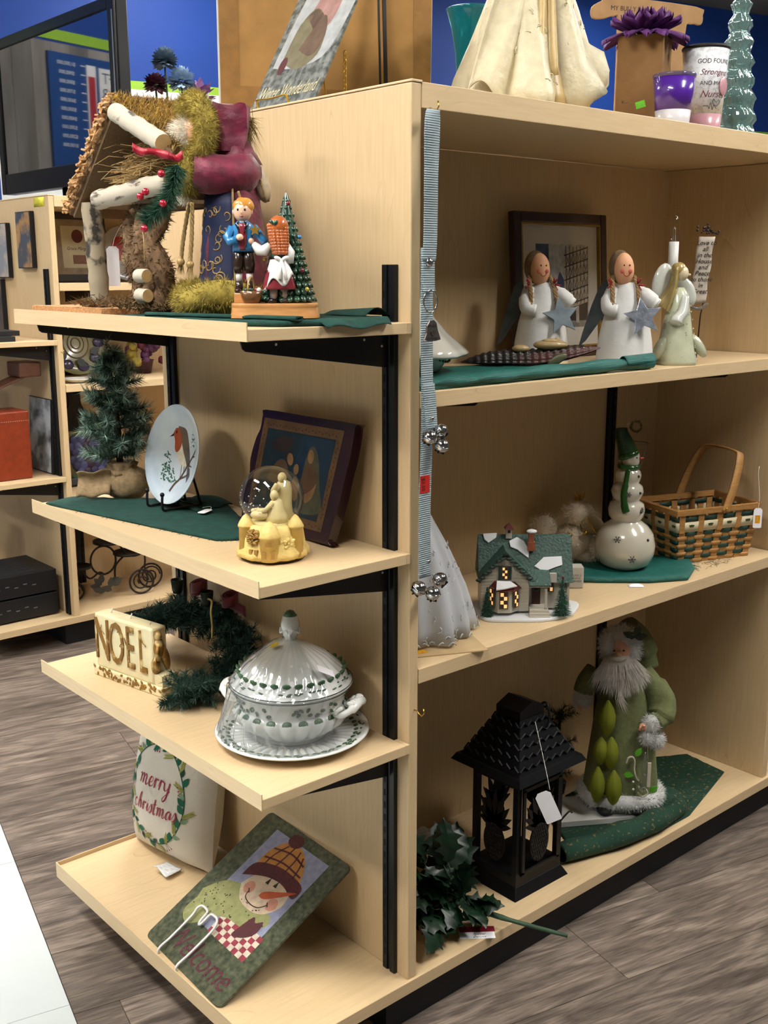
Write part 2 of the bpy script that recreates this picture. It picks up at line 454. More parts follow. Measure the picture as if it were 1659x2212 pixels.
tile_m = mat('white_floor_tile', '#c3cbcb', 0.35, 0, 0.03, 6)
for i in range(6):
    for j in range(8):
        MB().bx(WX - 0.61 * (i + 1) + 0.0006, WX - 0.61 * i - 0.0012, -1.44 + 0.61 * j + 0.0006, -1.44 + 0.61 * (j + 1) - 0.0006, -0.004, 0.0005).build('floor_tile', tile_m, fl, False)

def wall_seg(name, x0, x1, by, zs=2.775, zt=2.835):
    o = MB().bx(x0, x1, by, by + 0.1, 0, CZ).build(name, blue_paint, None, False); struct(o); o.rotation_euler = (0, 0, BANG)
    MB().bx(x0, x1, by - 0.003, by, zs, zt).build('painted_stripe', green_paint, o, False)
    return o
w1 = wall_seg('wall_back', 0.2, 9, 7.0)
MB().bx(0.2, 9, 6.996, 7.0, 0, 2.775).build('lower_wall_paint', white_paint, w1, False)
w2 = wall_seg('wall_left', -6, 0.2, 5.0)
MB().bx(0.1, 0.2, 5.1, 7.0, 0, CZ).build('return_wall', white_paint, w2, False)
for nm, b in (('wall_right', (9, 9.1, -6, 7)), ('wall_front', (-6, 9, -6.1, -6)), ('wall_side', (-6.1, -6, -6, 5))):
    o = MB().bx(b[0], b[1], b[2], b[3], 0, CZ).build(nm, mat('grey_wall_paint', '#8f918f', 0.8, 0, 0.04), None, False); struct(o); o.rotation_euler = (0, 0, BANG)
o = MB().bx(-6, 9, -6, 7, CZ, CZ + 0.1).build('ceiling', ceil_m, None, False); struct(o); o.rotation_euler = (0, 0, BANG)
# weathered board cladding and the sign on the left wall (seen in the dark screen)
barn = [mat('weathered_board_%d' % i, c, 0.8, 0, 0.3, 9, stretch=(1, 1, 0.15)) for i, c in enumerate(('#8b8783', '#7b7874', '#97928c'))]
for i in range(16):
    x = -0.42 - 0.14 * i
    MB().bx(x - 0.138, x, 4.975, 4.996, 0.3, 2.755).build('cladding_board', barn[i % 3], w2, False)
sg = thing('goal_thermometer_sign', 'blue fundraising thermometer sign on weathered boards, seen mirrored in the television', 'sign', bpt(-1.22, 4.974, 0), BANG)
sgb = mat('sign_blue', '#1c4a8c', 0.5, 0, 0.04); sgw = mat('sign_white', '#eef0f2', 0.5, 0, 0.02); sgr = mat('sign_red', '#b42a3a', 0.5, 0, 0.04); sgd = mat('sign_navy', '#1c3560', 0.5, 0, 0)
MB().bx(-0.95, 0, -0.02, 0, 1.75, 2.70).build('panel', sgb, sg, False, bevel=0.002)
MB().bx(-0.345, -0.275, -0.026, -0.0201, 2.05, 2.655).build('thermometer_tube', sgw, sg, False)
MB().bx(-0.335, -0.285, -0.030, -0.0261, 2.05, 2.59).build('thermometer_fill', sgr, sg, False)
amounts = ['$1,000,000', '$900,000', '$800,000', '$700,000', '$600,000', '$500,000', '$400,000', '$300,000', '$200,000', '$100,000']
tk = MB()
for i, a in enumerate(amounts):
    z = 2.645 - i * 0.052
    text(a, 0.030, sgw, sg, Matrix.Translation((-0.13, -0.0203, z)), 'amount_lettering')
    tk.bx(-0.27, -0.235, -0.0215, -0.0201, z - 0.003, z + 0.003)
tk.build('tick_marks', sgw, sg, False, kind='stuff')
MB().bx(-0.93, -0.37, -0.026, -0.0201, 2.44, 2.65).build('white_panel', sgw, sg, False)
text('FT', 0.09, sgd, sg, Matrix.Translation((-0.44, -0.0265, 2.59)))
text('AR', 0.09, sgd, sg, Matrix.Translation((-0.44, -0.0265, 2.50)))

# ------------------------------------------------------------------ shelving units
def standard(parent, at, z0, z1, axis):
    """slotted black upright on a panel; at = (x, y) of its centre on the panel face"""
    m = MB(); sl = MB(); w = 0.016
    if axis == 'x':      # panel faces -x
        m.bx(at[0] - 0.009, at[0], at[1] - w, at[1] - 0.004, z0, z1); m.bx(at[0] - 0.009, at[0], at[1] + 0.004, at[1] + w, z0, z1); m.bx(at[0] - 0.006, at[0], at[1] - 0.004, at[1] + 0.004, z0, z1)
    else:
        m.bx(at[0] - w, at[0] - 0.004, at[1] - 0.009, at[1], z0, z1); m.bx(at[0] + 0.004, at[0] + w, at[1] - 0.009, at[1], z0, z1); m.bx(at[0] - 0.004, at[0] + 0.004, at[1] - 0.006, at[1], z0, z1)
    o = m.build('slotted_upright', black_steel, parent, False, bevel=0.0008)
    hole = mat('slot_shade', '#020203', 0.9, 0, 0)  # dark bars stand in for the shade inside the slots; nothing is cut
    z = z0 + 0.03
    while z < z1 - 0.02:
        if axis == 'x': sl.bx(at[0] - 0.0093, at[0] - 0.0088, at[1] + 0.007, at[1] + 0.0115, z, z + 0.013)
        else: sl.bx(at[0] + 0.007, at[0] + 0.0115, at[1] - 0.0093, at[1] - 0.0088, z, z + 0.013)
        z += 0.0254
    sl.build('slot_shade_row', hole, o, False, kind='stuff')
def bracket(parent, root, L, axis, deep=0.058, tip=0.018, z=0.0):
    m = MB(); r = root
    if axis == 'x':
        poly = [(0, z), (-L, z), (-L + 0.004, z - tip + 0.004), (-L + 0.010, z - tip), (0, z - deep)]
        m.prism([(r[0] + a, b) for a, b in poly], r[1] - 0.0015, r[1] + 0.0015)
    else:
        poly = [(0, z), (-L, z), (-L + 0.004, z - tip + 0.004), (-L + 0.010, z - tip), (0, z - deep)]
        k = len(m.v); m.prism(poly, -0.0015, 0.0015); m.xf(Matrix.Translation((r[0], r[1], 0)) @ Matrix.Rotation(PI / 2, 4, 'Z'), k)
    o = m.build('bracket', black_steel, parent, False, bevel=0.0006)
    s_ = MB()
    for a in (0.22, 0.82, 0.95):
        if axis == 'x': s_.ell((r[0] - L * (1 - a), r[1] - 0.002, z - 0.009 - (0.012 if a > 0.9 else 0)), 0.0022, 8, 6)
        else: s_.ell((r[0] + 0.002, r[1] - L * (1 - a), z - 0.009), 0.0022, 8, 6)
    s_.build('screws', screw_m, o, True)
    return o

def gondola(name, label, loc, ztop, bays=2, side=-1):
    g = thing(name, label, 'shelving', loc)
    X2 = XB * bays + TH * bays + TH
    MB().bx(0, TH, 0, YP, ZD, ztop - 0.004).build('end_panel', maple_z, g, False, bevel=0.0025)
    MB().bx(-0.0015, TH + 0.001, -0.0015, YP + 0.0015, ztop - 0.004, ztop).build('panel_edge_band', maple_y, g, False, bevel=0.0012)
    MB().bx(TH, X2, YB, YB + 0.016, ZD, ztop - 0.045).build('back_panel', maple_z, g, False)
    for b in range(bays):
        x = TH + XB - 0.022 + b * (XB + TH)
        MB().bx(x, x + TH, 0.002, YP - 0.002, ZD, ztop - 0.042).build('divider_panel', maple_z, g, False, bevel=0.002)
        for sx in (0.20, 1.043): standard(g, (sx + 0.022 + b * (XB + TH), YB), ZD + 0.01, B1 + 0.004, 'y')
    MB().bx(TH + 0.0005, X2, -0.0005, YP, ztop - 0.0415, ztop - 0.0024).build('top_panel', maple_x, g, False, bevel=0.001)
    MB().bx(-0.3213, X2, -0.0052, YP + 0.005, ZD - 0.026, ZD).build('base_deck', maple_x, g, False, bevel=0.001)
    MB().bx(-0.3235, -0.3213, -0.004, YP + 0.007, ZD - 0.026, ZD + 0.0095).build('deck_front_lip', maple_y, g, False)
    MB().bx(-0.3213, -0.002, YP + 0.0051, YP + 0.0075, ZD - 0.026, ZD + 0.009).build('deck_side_lip', maple_x, g, False)
    MB().bx(-0.03, X2 - 0.02, 0.028, YP - 0.03, 0.0005, ZD - 0.026).build('kick_plate', black_kick, g, False)
    standard(g, (0, 0.046), ZD + 0.002, 1.434, 'x'); standard(g, (0, 0.766), ZD + 0.002, 1.434, 'x')
    return g
def cap_shelf(label, loc, z, sd):
    t = thing('end_shelf', label, 'shelf', (loc[0], loc[1], z))
    MB().bx(-sd + 0.002, -0.0095, -0.0034, 0.822, -0.0183, 0).build('board', maple_x, t, False, bevel=0.0012)
    MB().bx(-0.0095, -0.0003, -0.0034, 0.0295, -0.0183, 0).build('board_tongue', maple_x, t, False, bevel=0.0012)
    MB().bx(-sd, -sd + 0.002, -0.0034, 0.8245, -0.0183, 0.0097).build('front_lip', maple_y, t, False)
    for y in (0.046, 0.766): bracket(t, (-0.0095, y), sd - 0.03, 'x', z=-0.0185)
    return t
def bay_shelf(label, loc, z, x0=TH, L=None, depth=None):
    t = thing('bay_shelf', label, 'shelf', (loc[0], loc[1], z))
    L = L or (XB - 0.022 - 0.003); dp = depth or 0.3825
    MB().bx(x0 + 0.0015, x0 + 0.0015 + L - 0.003, 0, dp, -0.0276, 0).build('board', maple_x, t, False, bevel=0.0012)
    for sx in (0.20, 1.043): bracket(t, (sx + 0.022, dp), dp - 0.055, 'y', deep=0.05, tip=0.016, z=-0.0278)
    return t
gondola('shelving_unit', 'pale maple double-sided shelving unit in the foreground with black slotted uprights', (0, 0, 0), ZT)
cap_shelf('maple end shelf carrying the bark nativity stable, topmost of the end shelves', (0, 0), Z1, 0.326)
cap_shelf('maple end shelf carrying the snow globe and robin plate', (0, 0), Z2, 0.3173)
cap_shelf('maple end shelf carrying the soup tureen and NOEL candle', (0, 0), Z3, 0.3225)
bay_shelf('maple bay shelf carrying the two angel dolls', (0, 0), B1)
bay_shelf('maple bay shelf carrying the pearly snowman and woven basket', (0, 0), B2)
GX, GY, GZT = 0.524, 2.493, 1.695
gondola('shelving_unit', 'maple shelving unit in the background with the television on top', (GX, GY, 0), GZT)
for z, l in ((1.178, 'background end shelf with flat black disc cases on it'), (0.667, 'background end shelf carrying the orange leather case')):
    cap_shelf(l, (GX, GY), z, 0.32)
for z, l in ((1.383, 'background bay shelf carrying the framed certificate'), (1.012, 'background bay shelf with the small white dish on it'), (0.585, 'background bay shelf carrying the grape cluster plaque')):
    bay_shelf(l, (GX, GY), z)
# hooks in the post edge
for i, (x, y, z, l) in enumerate(((0.013, 0, 0.657, 'small brass cup hook in the foreground post beside the black lantern'), (0.035, 0, 1.677, 'hook at the top of the foreground post holding the bell strap'),
                      (GX + 0.012, GY, 1.135, 'small brass hook high on the background post'),)):
    m = MB(); m.tube([(0, 0, 0), (0, -0.008, 0), (0, -0.012, -0.003), (0, -0.020, -0.006), (0, -0.026, 0.001), (0, -0.024, 0.009)], 0.0012, 6)
    tag(m.build('cup_hook', brass), l, 'hook', None, (x, y, z))
# ------------------------------------------------------------------ shared colours for the goods
cloth_green = mat('green_linen_cloth', '#0a3d35', 0.9, 0, 0.25, 60, weave=260)
teal_cloth = mat('teal_satin_cloth', '#0b5a52', 0.5, 0, 0.2, 70, weave=160)
white_tag = mat('white_card', '#eeeef2', 0.7, 0, 0.03)
string_m = mat('white_string', '#e6e2da', 0.8, 0, 0.05)
def lumpbox(mb, c, size, rot, n, amp, freq):
    k = len(mb.v); a, b, d = size[0] / 2, size[1] / 2, size[2] / 2
    for ax in range(3):
        for sg in (-1, 1):
            def f(u, v, ax=ax, sg=sg):
                q = [0, 0, 0]; o = [i for i in range(3) if i != ax]
                q[ax] = sg; q[o[0]] = 2 * u - 1; q[o[1]] = 2 * v - 1
                return (q[0] * a, q[1] * b, q[2] * d)
            mb.grid(f, n, n)
    M = Matrix.Translation(c) @ Euler(rot).to_matrix().to_4x4(); mb.xf(M, k)
    for i in range(k, len(mb.v)): mb.v[i] = tuple(Vector(mb.v[i]) + wob(mb.v[i], freq, amp))
    return mb
def pad(outline, h, n=3, wave=0.0015, r=None):
    """folded cloth lying flat: rounded slab over an outline"""
    r = r or h * 0.5
    cx = sum(p[0] for p in outline) / len(outline); cy = sum(p[1] for p in outline) / len(outline)
    pts = []
    k = len(outline)
    for i in range(k):
        a, b = Vector(outline[i]), Vector(outline[(i + 1) % k])
        m = max(2, int((b - a).length / 0.012))
        for j in range(m): pts.append(a + (b - a) * (j / m))
    mb = MB(); rings = []
    cv = Vector((cx, cy))
    prof = [(0.0, 0.0), (r * 0.75, h * 0.2), (r, h * 0.5), (r * 0.75, h * 0.82), (0.0, h)]
    for off, z in prof:
        rings.append([(p + (p - cv).normalized() * (off - r), z) for p in pts])
    for s_ in (0.75, 0.5, 0.25): rings.append([(cv + (p - cv) * s_, h) for p in pts])
    vs = []
    for ri, ring in enumerate(rings):
        for q, z in ring:
            zz = z
            if ri >= 3: zz += wave * noise.noise(Vector((q.x * 35, q.y * 35, 1.7))) + wave * 0.5 * noise.noise(Vector((q.x * 120, q.y * 14, 4)))
            vs.append((q.x, q.y, zz))
    m = len(pts); fs = []
    for ri in range(len(rings) - 1):
        for j in range(m): fs.append((ri * m + j, ri * m + (j + 1) % m, (ri + 1) * m + (j + 1) % m, (ri + 1) * m + j))
    vs.append((cx, cy, h)); c0 = len(vs) - 1; lr = (len(rings) - 1) * m
    for j in range(m): fs.append((lr + j, lr + (j + 1) % m, c0))
    fs.append(tuple(range(m - 1, -1, -1)))
    return mb.add(vs, fs)
def frays(pts, n, ln, mb=None, z=0.004):
    mb = mb or MB()
    for i in range(n):
        t = rnd.random() * (len(pts) - 1); k = int(t); a, b = Vector(pts[k]), Vector(pts[k + 1]); p = a + (b - a) * (t - k)
        d = (b - a).normalized(); o = Vector((d.y, -d.x))
        e = p + o * ln * rnd.uniform(0.3, 1.2) + d * rnd.uniform(-1, 1) * ln * 0.7
        mb.tube([(p.x, p.y, z), ((p.x + e.x) / 2, (p.y + e.y) / 2, z * 0.8), (e.x, e.y, max(0.0008, z * rnd.uniform(0.1, 0.5)))], 0.0004, 4)
    return mb
def hang_tag(name, label, loc, rz, w, h, string_pts, m=None, hole=True, tilt=0.0, extra=None):
    t = thing(name, label, 'price tag', loc, rz)
    c = w * 0.22
    poly = [(-w / 2, 0.002), (-w / 2 + 0.002, 0), (w / 2 - 0.002, 0), (w / 2, 0.002), (w / 2, h - c), (w / 2 - c * 0.5, h - c * 0.55), (w / 2 - c, h), (-w / 2 + c, h), (-w / 2 + c * 0.5, h - c * 0.55), (-w / 2, h - c)]
    MB().prism(poly, -0.0004, 0.0004).xf(Matrix.Rotation(tilt, 4, 'Y')).build('card', m or white_tag, t, False)
    s_ = MB(); s_.tube(crv(string_pts, 5), 0.0006, 5); s_.build('string', string_m, t)
    return t

# ------------------------------------------------------------------ end shelf 1 : stable, santa, figurine
cl = pad([(-0.318, 0.43), (-0.312, 0.12), (-0.255, 0.02), (-0.19, -0.004), (-0.06, 0.01), (-0.016, 0.05), (-0.014, 0.2), (-0.035, 0.45), (-0.2, 0.47)], 0.009, wave=0.002).build('green_cloth', cloth_green)
tag(cl, 'dark green cloth under the figurine on the topmost end shelf', 'cloth', 'folded green cloths', (0, 0, Z1 + 0.0002))
fold = MB()
def spiral(t0, t1, r0, r1, n=26):
    return [((r0 + (r1 - r0) * i / n) * math.cos(t0 + (t1 - t0) * i / n), (r0 + (r1 - r0) * i / n) * math.sin(t0 + (t1 - t0) * i / n)) for i in range(n + 1)]
sp = spiral(0.5, 2 * PI * 2.1, 0.003, 0.0095)
def roll(u, v):
    i = v * (len(sp) - 1); k = min(int(i), len(sp) - 2); f = i - k
    a = sp[k][0] + (sp[k + 1][0] - sp[k][0]) * f; b = sp[k][1] + (sp[k + 1][1] - sp[k][1]) * f
    c = Vector((-0.300, 0.33, 0.0125)).lerp(Vector((-0.225, 0.004, 0.0125)), u)
    d = Vector((0.95, 0.3, 0)).normalized(); return tuple(c + d * a * 1.2 + Vector((0, 0, b * 0.45)))
fold.grid(roll, 14, 26)
fold.build('rolled_edge', cloth_green, cl, solid=0.001)
def tongue(u, v):
    y = 0.02 - 0.035 * v; z = 0.0085 - (0.026 * max(0, v - 0.45) ** 1.3 if v > 0.45 else 0) + 0.0035 * math.sin(u * 9) * v
    x = -0.20 + u * 0.16 + v * (0.03 * (0.5 - u)); return (x, y, z + 0.001)
MB().grid(tongue, 24, 12).build('overhang', cloth_green, cl, solid=0.0012)
def side_fold(u, v):
    x = -0.06 + 0.055 * u; y = 0.045 + 0.11 * v; return (x, y, 0.0105 + 0.013 * math.sin(PI * min(1, u * 1.02)) * (1 - 0.5 * v))
MB().grid(side_fold, 14, 12).build('loose_fold', cloth_green, cl, solid=0.001)

bark = mat('cork_bark', '#7d6248', 0.95, 0, 0.35, 70, bump=0.9, bscale=110)
bark_tan = mat('tan_bark_chip', '#b78f62', 0.95, 0, 0.3, 80, bump=0.8, bscale=120)
moss_m = mat('dried_moss', '#a8873f', 0.95, 0, 0.35, 60)
moss_d = mat('dark_dried_moss', '#6b5334', 0.95, 0, 0.35, 60)
mdf = mat('brown_fibre_board', '#6e5940', 0.9, 0, 0.14, 250)
straw_m = mat('straw', '#a08454', 0.85, 0, 0.3, 40)
birch = mat('birch_bark', '#b3ab9a', 0.8, 0, 0.05, 45, stretch=(1.0, 0.35, 1.0), col2='#4c443b', thr=(0.58, 0.66), bump=0.35)
birch_grey = mat('grey_birch_bark', '#948872', 0.85, 0, 0.05, 26, col2='#2f2a25', thr=(0.56, 0.64), bump=0.5)
cutwood = mat('cut_wood_end', '#c9a56d', 0.8, 0, 0.12, 60)
cork = mat('cork_sheet', '#b98a5c', 0.95, 0, 0.3, 240, bump=0.8, bscale=300)
SL = Vector((-0.18, 0.52, Z1))
st = thing('nativity_stable', 'rustic bark nativity stable with birch posts and moss roof', 'nativity stable', SL)
def sw(mb): return mb.xf(Matrix.Translation(-SL))
b_ = MB(); lumpbox(b_, (-0.183, 0.645, Z1 + 0.0095), (0.235, 0.30, 0.015), (0, 0, 0), 10, 0.0016, 60); sw(b_).build('base_board', cork, st)
AP = (0.44, 1.708)
def gable(x0, x1): return None
bk2 = MB()
for px in (-0.115, -0.109): bk2.add([(px, 0.43, Z1 + 0.017), (px, 0.335, Z1 + 0.017), (px, 0.335, 1.655), (px, 0.44, 1.70), (px, 0.618, 1.555), (px, 0.618, 1.535), (px, 0.43, 1.535)], [(0, 1, 2, 3, 4, 5, 6)])
for i in range(7): j = (i + 1) % 7; bk2.f.append((i, j, 7 + j, 7 + i)); bk2.m.append(0)
sw(bk2).build('back_board', mdf, st, False)
r_ = MB(); lumpbox(r_, (-0.20, 0.535, 1.622), (0.175, 0.262, 0.016), (RAD(-43.5), 0, 0), 16, 0.004, 45); sw(r_).build('left_roof', bark, st)
rl = MB(); lumpbox(rl, (-0.20, 0.535, 1.606), (0.165, 0.24, 0.006), (RAD(-43.5), 0, 0), 2, 0, 1); sw(rl).build('left_roof_lining', mdf, st, False)
ch = MB()
for i in range(420):
    t = rnd.random(); y = 0.445 + 0.19 * t; z = 1.708 - 0.178 * t
    front = rnd.random() < 0.62
    x = -0.288 + rnd.uniform(-0.006, 0.012) if front else rnd.uniform(-0.28, -0.12)
    o = rnd.uniform(-0.006, 0.014) if front else 0.012
    lumpbox(ch, (x, y + o * 0.68, z + o * 0.72), (rnd.uniform(0.004, 0.012), rnd.uniform(0.006, 0.02), rnd.uniform(0.002, 0.006)), (rnd.uniform(-1.4, .2), rnd.uniform(-.8, .8), rnd.uniform(-.7, .7)), 1, 0.001, 300)
sw(ch).build('bark_chips', bark_tan, st, False, kind='stuff')
def rroof(u, v, h=0.0):
    x = -0.290 + 0.165 * u; ym = 0.452; ye = 0.245 + 0.155 * u
    y = ym + (ye - ym) * v; d = ym - y
    return Vector((x, y, 1.716 - 0.52 * d + h))
r2 = MB()
for h in (0.0, -0.013): r2.grid(lambda u, v: tuple(rroof(u, v, h) + wob(rroof(u, v, h), 45, 0.003)), 10, 10)
for u in (0, 1): r2.grid(lambda a, v: tuple(rroof(u, v, -0.013 * a) + wob(rroof(u, v, -0.013 * a), 45, 0.003)), 1, 10)
r2.grid(lambda u, a: tuple(rroof(u, 1, -0.013 * a) + wob(rroof(u, 1, -0.013 * a), 45, 0.003)), 10, 1)
sw(r2).build('right_roof', bark, st)
top = MB(); top.grid(lambda u, v: tuple(rroof(u, v, 0.003)), 8, 8)
top.f = [tuple(reversed(f)) for f in top.f]
mm = fur(top, 2600, 0.014, 0.0011, (0, 0, 0), 1.5); sw(mm).build('roof_moss', moss_m, st, False, kind='stuff')
mm = fur(top, 700, 0.012, 0.0011, (0, 0, -0.3), 1.6); sw(mm).build('roof_moss_dark', moss_d, st, False, kind='stuff')
def log(p0, p1, r, name, m, par=st):
    p0 = Vector(p0); p1 = Vector(p1); n = 14
    l = MB(); pts = [p0.lerp(p1, i / n) for i in range(n + 1)]
    l.tube([p + wob(p, 30, 0.0015) for p in pts], [r * (1 + 0.06 * math.sin(i * 2.1)) for i in range(n + 1)], 14)
    # cut ends get the pale wood
    l.m[-1] = 1; l.m[-2] = 1
    return sw(l).build(name, [m, cutwood], par, True, angle=50)
log((-0.30, 0.405, 1.683), (-0.295, 0.262, 1.622), 0.0155, 'roof_beam', birch)
log((-0.30, 0.488, 1.545), (-0.265, 0.295, 1.568), 0.0165, 'loft_beam', birch)
log((-0.255, 0.585, Z1 + 0.016), (-0.262, 0.588, 1.548), 0.0185, 'front_post', birch_grey)
lf = MB().bx(-0.26, -0.11, 0.345, 0.60, 1.538, 1.544); sw(lf).build('loft_floor', mdf, st, False)
tr = MB()
for (y, w) in ((0.452, 0.015), (0.415, 0.018), (0.372, 0.016)):
    pts = [(-0.25 + 0.01 * math.sin(i), y + 0.008 * math.sin(i * 1.7 + y * 50), Z1 + 0.016 + 0.19 * i / 8) for i in range(9)]
    tr.tube(pts, [w * (1.25 - 0.04 * i + 0.12 * math.sin(i * 2.2)) for i in range(9)], 9)
for i in range(len(tr.v)): tr.v[i] = tuple(Vector(tr.v[i]) + wob(tr.v[i], 70, 0.004))
tk = MB(); tk.v = list(tr.v); tk.f = list(tr.f)
sw(tr).build('mossy_trunk', bark, st)
mm = fur(tk, 2600, 0.013, 0.0012, (0, 0, -0.5), 1.3); sw(mm).build('trunk_moss', moss_d, st, False, kind='stuff')
for z in (Z1 + 0.075, Z1 + 0.042): log((-0.281, 0.392, z), (-0.279, 0.364, z), 0.0115, 'birch_rung', birch)
mb = MB()
for i in range(1500):
    cx, cy = rnd.choice(((-0.262, 0.60), (-0.268, 0.57), (-0.26, 0.42), (-0.265, 0.46), (-0.24, 0.38), (-0.25, 0.36)))
    p = Vector((cx + rnd.gauss(0, 0.012), cy + rnd.gauss(0, 0.018), Z1 + 0.017 + abs(rnd.gauss(0, 0.007))))
    mb.blade(p, (rnd.uniform(-.02, .02), rnd.uniform(-.02, .02), rnd.uniform(-.001, .017)), 0.0011)
sw(mb).build('ground_moss', moss_d, st, False, kind='stuff')
mb = MB()
for i in range(820):
    a = rnd.uniform(0, 2 * PI); c = Vector((-0.235 + rnd.gauss(0, 0.02), 0.385 + rnd.gauss(0, 0.042), 1.572 + abs(rnd.gauss(0, 0.026))))
    d = Vector((math.cos(a), math.sin(a), rnd.uniform(-.3, .3))) * rnd.uniform(0.015, 0.05)
    mid = c + Vector((0, 0, rnd.uniform(0, 0.012)))
    mb.tube([c - d, mid, c + d], 0.00065, 3, cap=False)
sw(mb).build('loft_straw', straw_m, st, False, kind='stuff')
hang_tag('price_tag', 'blank pale price tag hanging behind the front birch post of the stable', (-0.205, 0.625, Z1 + 0.055), FACE, 0.024, 0.075,
         [(0, 0, 0.072), (0.006, -0.004, 0.09), (0.02, -0.02, 0.108), (0.032, -0.035, 0.118)])

# santa in burgundy, turned to the stable
burg = mat('burgundy_crushed_velvet', '#6a1230', 0.55, 0, 0.35, 45, bump=0.8, bscale=70, sheen=0.5)
navy = mat('navy_brocade', '#1b2446', 0.6, 0, 0.2, 60)
goldthread = mat('gold_thread', '#a88d5a', 0.45, 0.3, 0.15, 80)
olive_fur = mat('olive_plush', '#9c8a3c', 0.9, 0, 0.28, 70)
white_fur = mat('white_fur', '#ece5d6', 0.9, 0, 0.08, 40)
cream_m = mat('cream_satin', '#c9b88b', 0.5, 0, 0.12, 40)
skin_m = mat('figure_skin', '#d9a585', 0.5, 0, 0.05)
S = thing('santa_figure', 'burgundy velvet santa figure in fur-trimmed hood, facing the bark stable', 'santa figure', (-0.194, 0.259, Z1 + 0.0095), FACE); S.scale = (0.95, 0.95, 0.95)
k = 1 / 1180.0
def sx_(u): return (u - 482) * k
def sz_(v): return (682 - v) * k / 0.977
body = MB(); body.lathe([(0.058, 0.02), (0.062, 0.05), (0.056, 0.12), (0.047, 0.19), (0.042, 0.24), (0.030, 0.275), (0.0, 0.29)], 24, (0.022, 0.0, 0), lambda a, t, z: 1 + 0.05 * math.sin(5 * a + 1), 1.0, 0.85)
body.build('robe', burg, S)
pn = MB()
def panel(u, v):
    a = PI + RAD(-15) + RAD(112) * u; z = 0.03 + 0.18 * v; r = 0.065 - 0.017 * v
    return (0.022 + r * math.cos(a), r * 0.88 * math.sin(a), z)
pn.grid(panel, 14, 8); pn.build('brocade_panel', navy, S, solid=0.001)
scr = MB()
for i in range(34):
    u0, v0 = rnd.uniform(.08, .92), rnd.uniform(.06, .95); a0 = rnd.uniform(0, 6.28); sg = rnd.choice((-1, 1)); pts = []
    for j in range(15):
        t = j / 14.0; rr = 0.085 * (1 - 0.75 * t); an = a0 + sg * 5.5 * t
        p = Vector(panel(min(1, max(0, u0 + rr * math.cos(an))), min(1, max(0, v0 + rr * 0.6 * math.sin(an)))))
        pts.append(p + (p - Vector((0.022, 0, p.z))).normalized() * 0.0009)
    scr.tube(pts, [0.0006 + 0.0007 * math.sin(PI * j / 14) for j in range(15)], 4)
scr.build('gold_scrolls', goldthread, pn and S, kind='stuff')
def strip(u, v):
    a = PI + RAD(-42) + RAD(26) * u; z = 0.035 + 0.19 * v; r = 0.066 - 0.018 * v
    return (0.022 + r * math.cos(a), r * 0.9 * math.sin(a), z)
MB().grid(strip, 5, 8).build('cream_lining', cream_m, S, solid=0.001)
trim = MB()
for i in range(2):
    a = PI + RAD(-44 + 28 * i); pts = [(0.022 + (0.067 - 0.018 * t) * math.cos(a), (0.067 - 0.018 * t) * 0.9 * math.sin(a), 0.035 + 0.19 * t) for t in [j / 20 for j in range(21)]]
    trim.tube(pts, 0.0022, 6)
a = RAD(-83); trim.tube([(0.022 + (0.067 - 0.018 * t) * math.cos(a), (0.067 - 0.018 * t) * 0.9 * math.sin(a), 0.03 + 0.2 * t) for t in [j / 20 for j in range(21)]], 0.002, 6)
trim.build('cord_edging', goldthread, S)
hem = MB(); hem.tube([(0.006 + 0.072 * math.cos(a), 0.06 * math.sin(a), 0.032 + 0.006 * math.sin(a * 3)) for a in [2 * PI * i / 28 for i in range(28)]], 0.026, 10, closed=True)
hem.build('hem_core', olive_fur, S); fur(hem, 5200, 0.012, 0.0006, (0, 0, -0.3), 0.55).build('hem_fur', olive_fur, S, False, kind='stuff')
arm = MB(); arm.tube([(sx_(548), 0.0, sz_(392)), (sx_(530), -0.012, sz_(402)), (sx_(500), -0.026, sz_(408)), (sx_(470), -0.034, sz_(405)), (sx_(440), -0.036, sz_(402))], [0.030, 0.036, 0.035, 0.033, 0.034], 14)
for i in range(len(arm.v)): arm.v[i] = tuple(Vector(arm.v[i]) + wob(arm.v[i], 60, 0.004))
arm.build('sleeve', burg, S)
cuff = MB(); cuff.ell((sx_(425), -0.037, sz_(405)), (0.021, 0.032, 0.040), 14, 10, (0, 0.1, 0)); cuff.build('cuff_core', olive_fur, S)
fur(cuff, 3000, 0.011, 0.0006, (0, 0, -0.4), 0.5).build('cuff_fur', olive_fur, S, False, kind='stuff')
hand = MB(); hand.ell((sx_(414), -0.035, sz_(448)), (0.014, 0.012, 0.012), 10, 8); hand.build('glove', white_fur, S)
fur(hand, 400, 0.009, 0.0006, (-.5, 0, -0.5), 0.5).build('glove_fur', white_fur, S, False, kind='stuff')
hd = MB(); lumpbox(hd, (sx_(510), 0.004, sz_(316)), (0.058, 0.066, 0.078), (0, 0.06, 0), 7, 0.007, 35); hd.build('hood', burg, S)
MB().tube([(sx_(512), 0.0, sz_(352)), (sx_(520), 0.0, sz_(372)), (sx_(532), 0.0, sz_(400))], [0.030, 0.033, 0.036], 12).build('shoulder', burg, S)
fc = MB(); fc.ell((sx_(446), -0.004, sz_(330)), (0.030, 0.032, 0.036), 14, 10); fc.build('face', skin_m, S)
rim = MB(); pts = [(sx_(u), y, sz_(v)) for u, y, v in ((428, 0.0, 268), (448, -0.030, 275), (462, -0.044, 300), (465, -0.046, 330), (452, -0.040, 362), (445, -0.026, 372))]
rim.tube(crv(pts, 5), 0.0185, 10); rim.ell((sx_(428), 0.004, sz_(276)), (0.024, 0.030, 0.022), 12, 8)
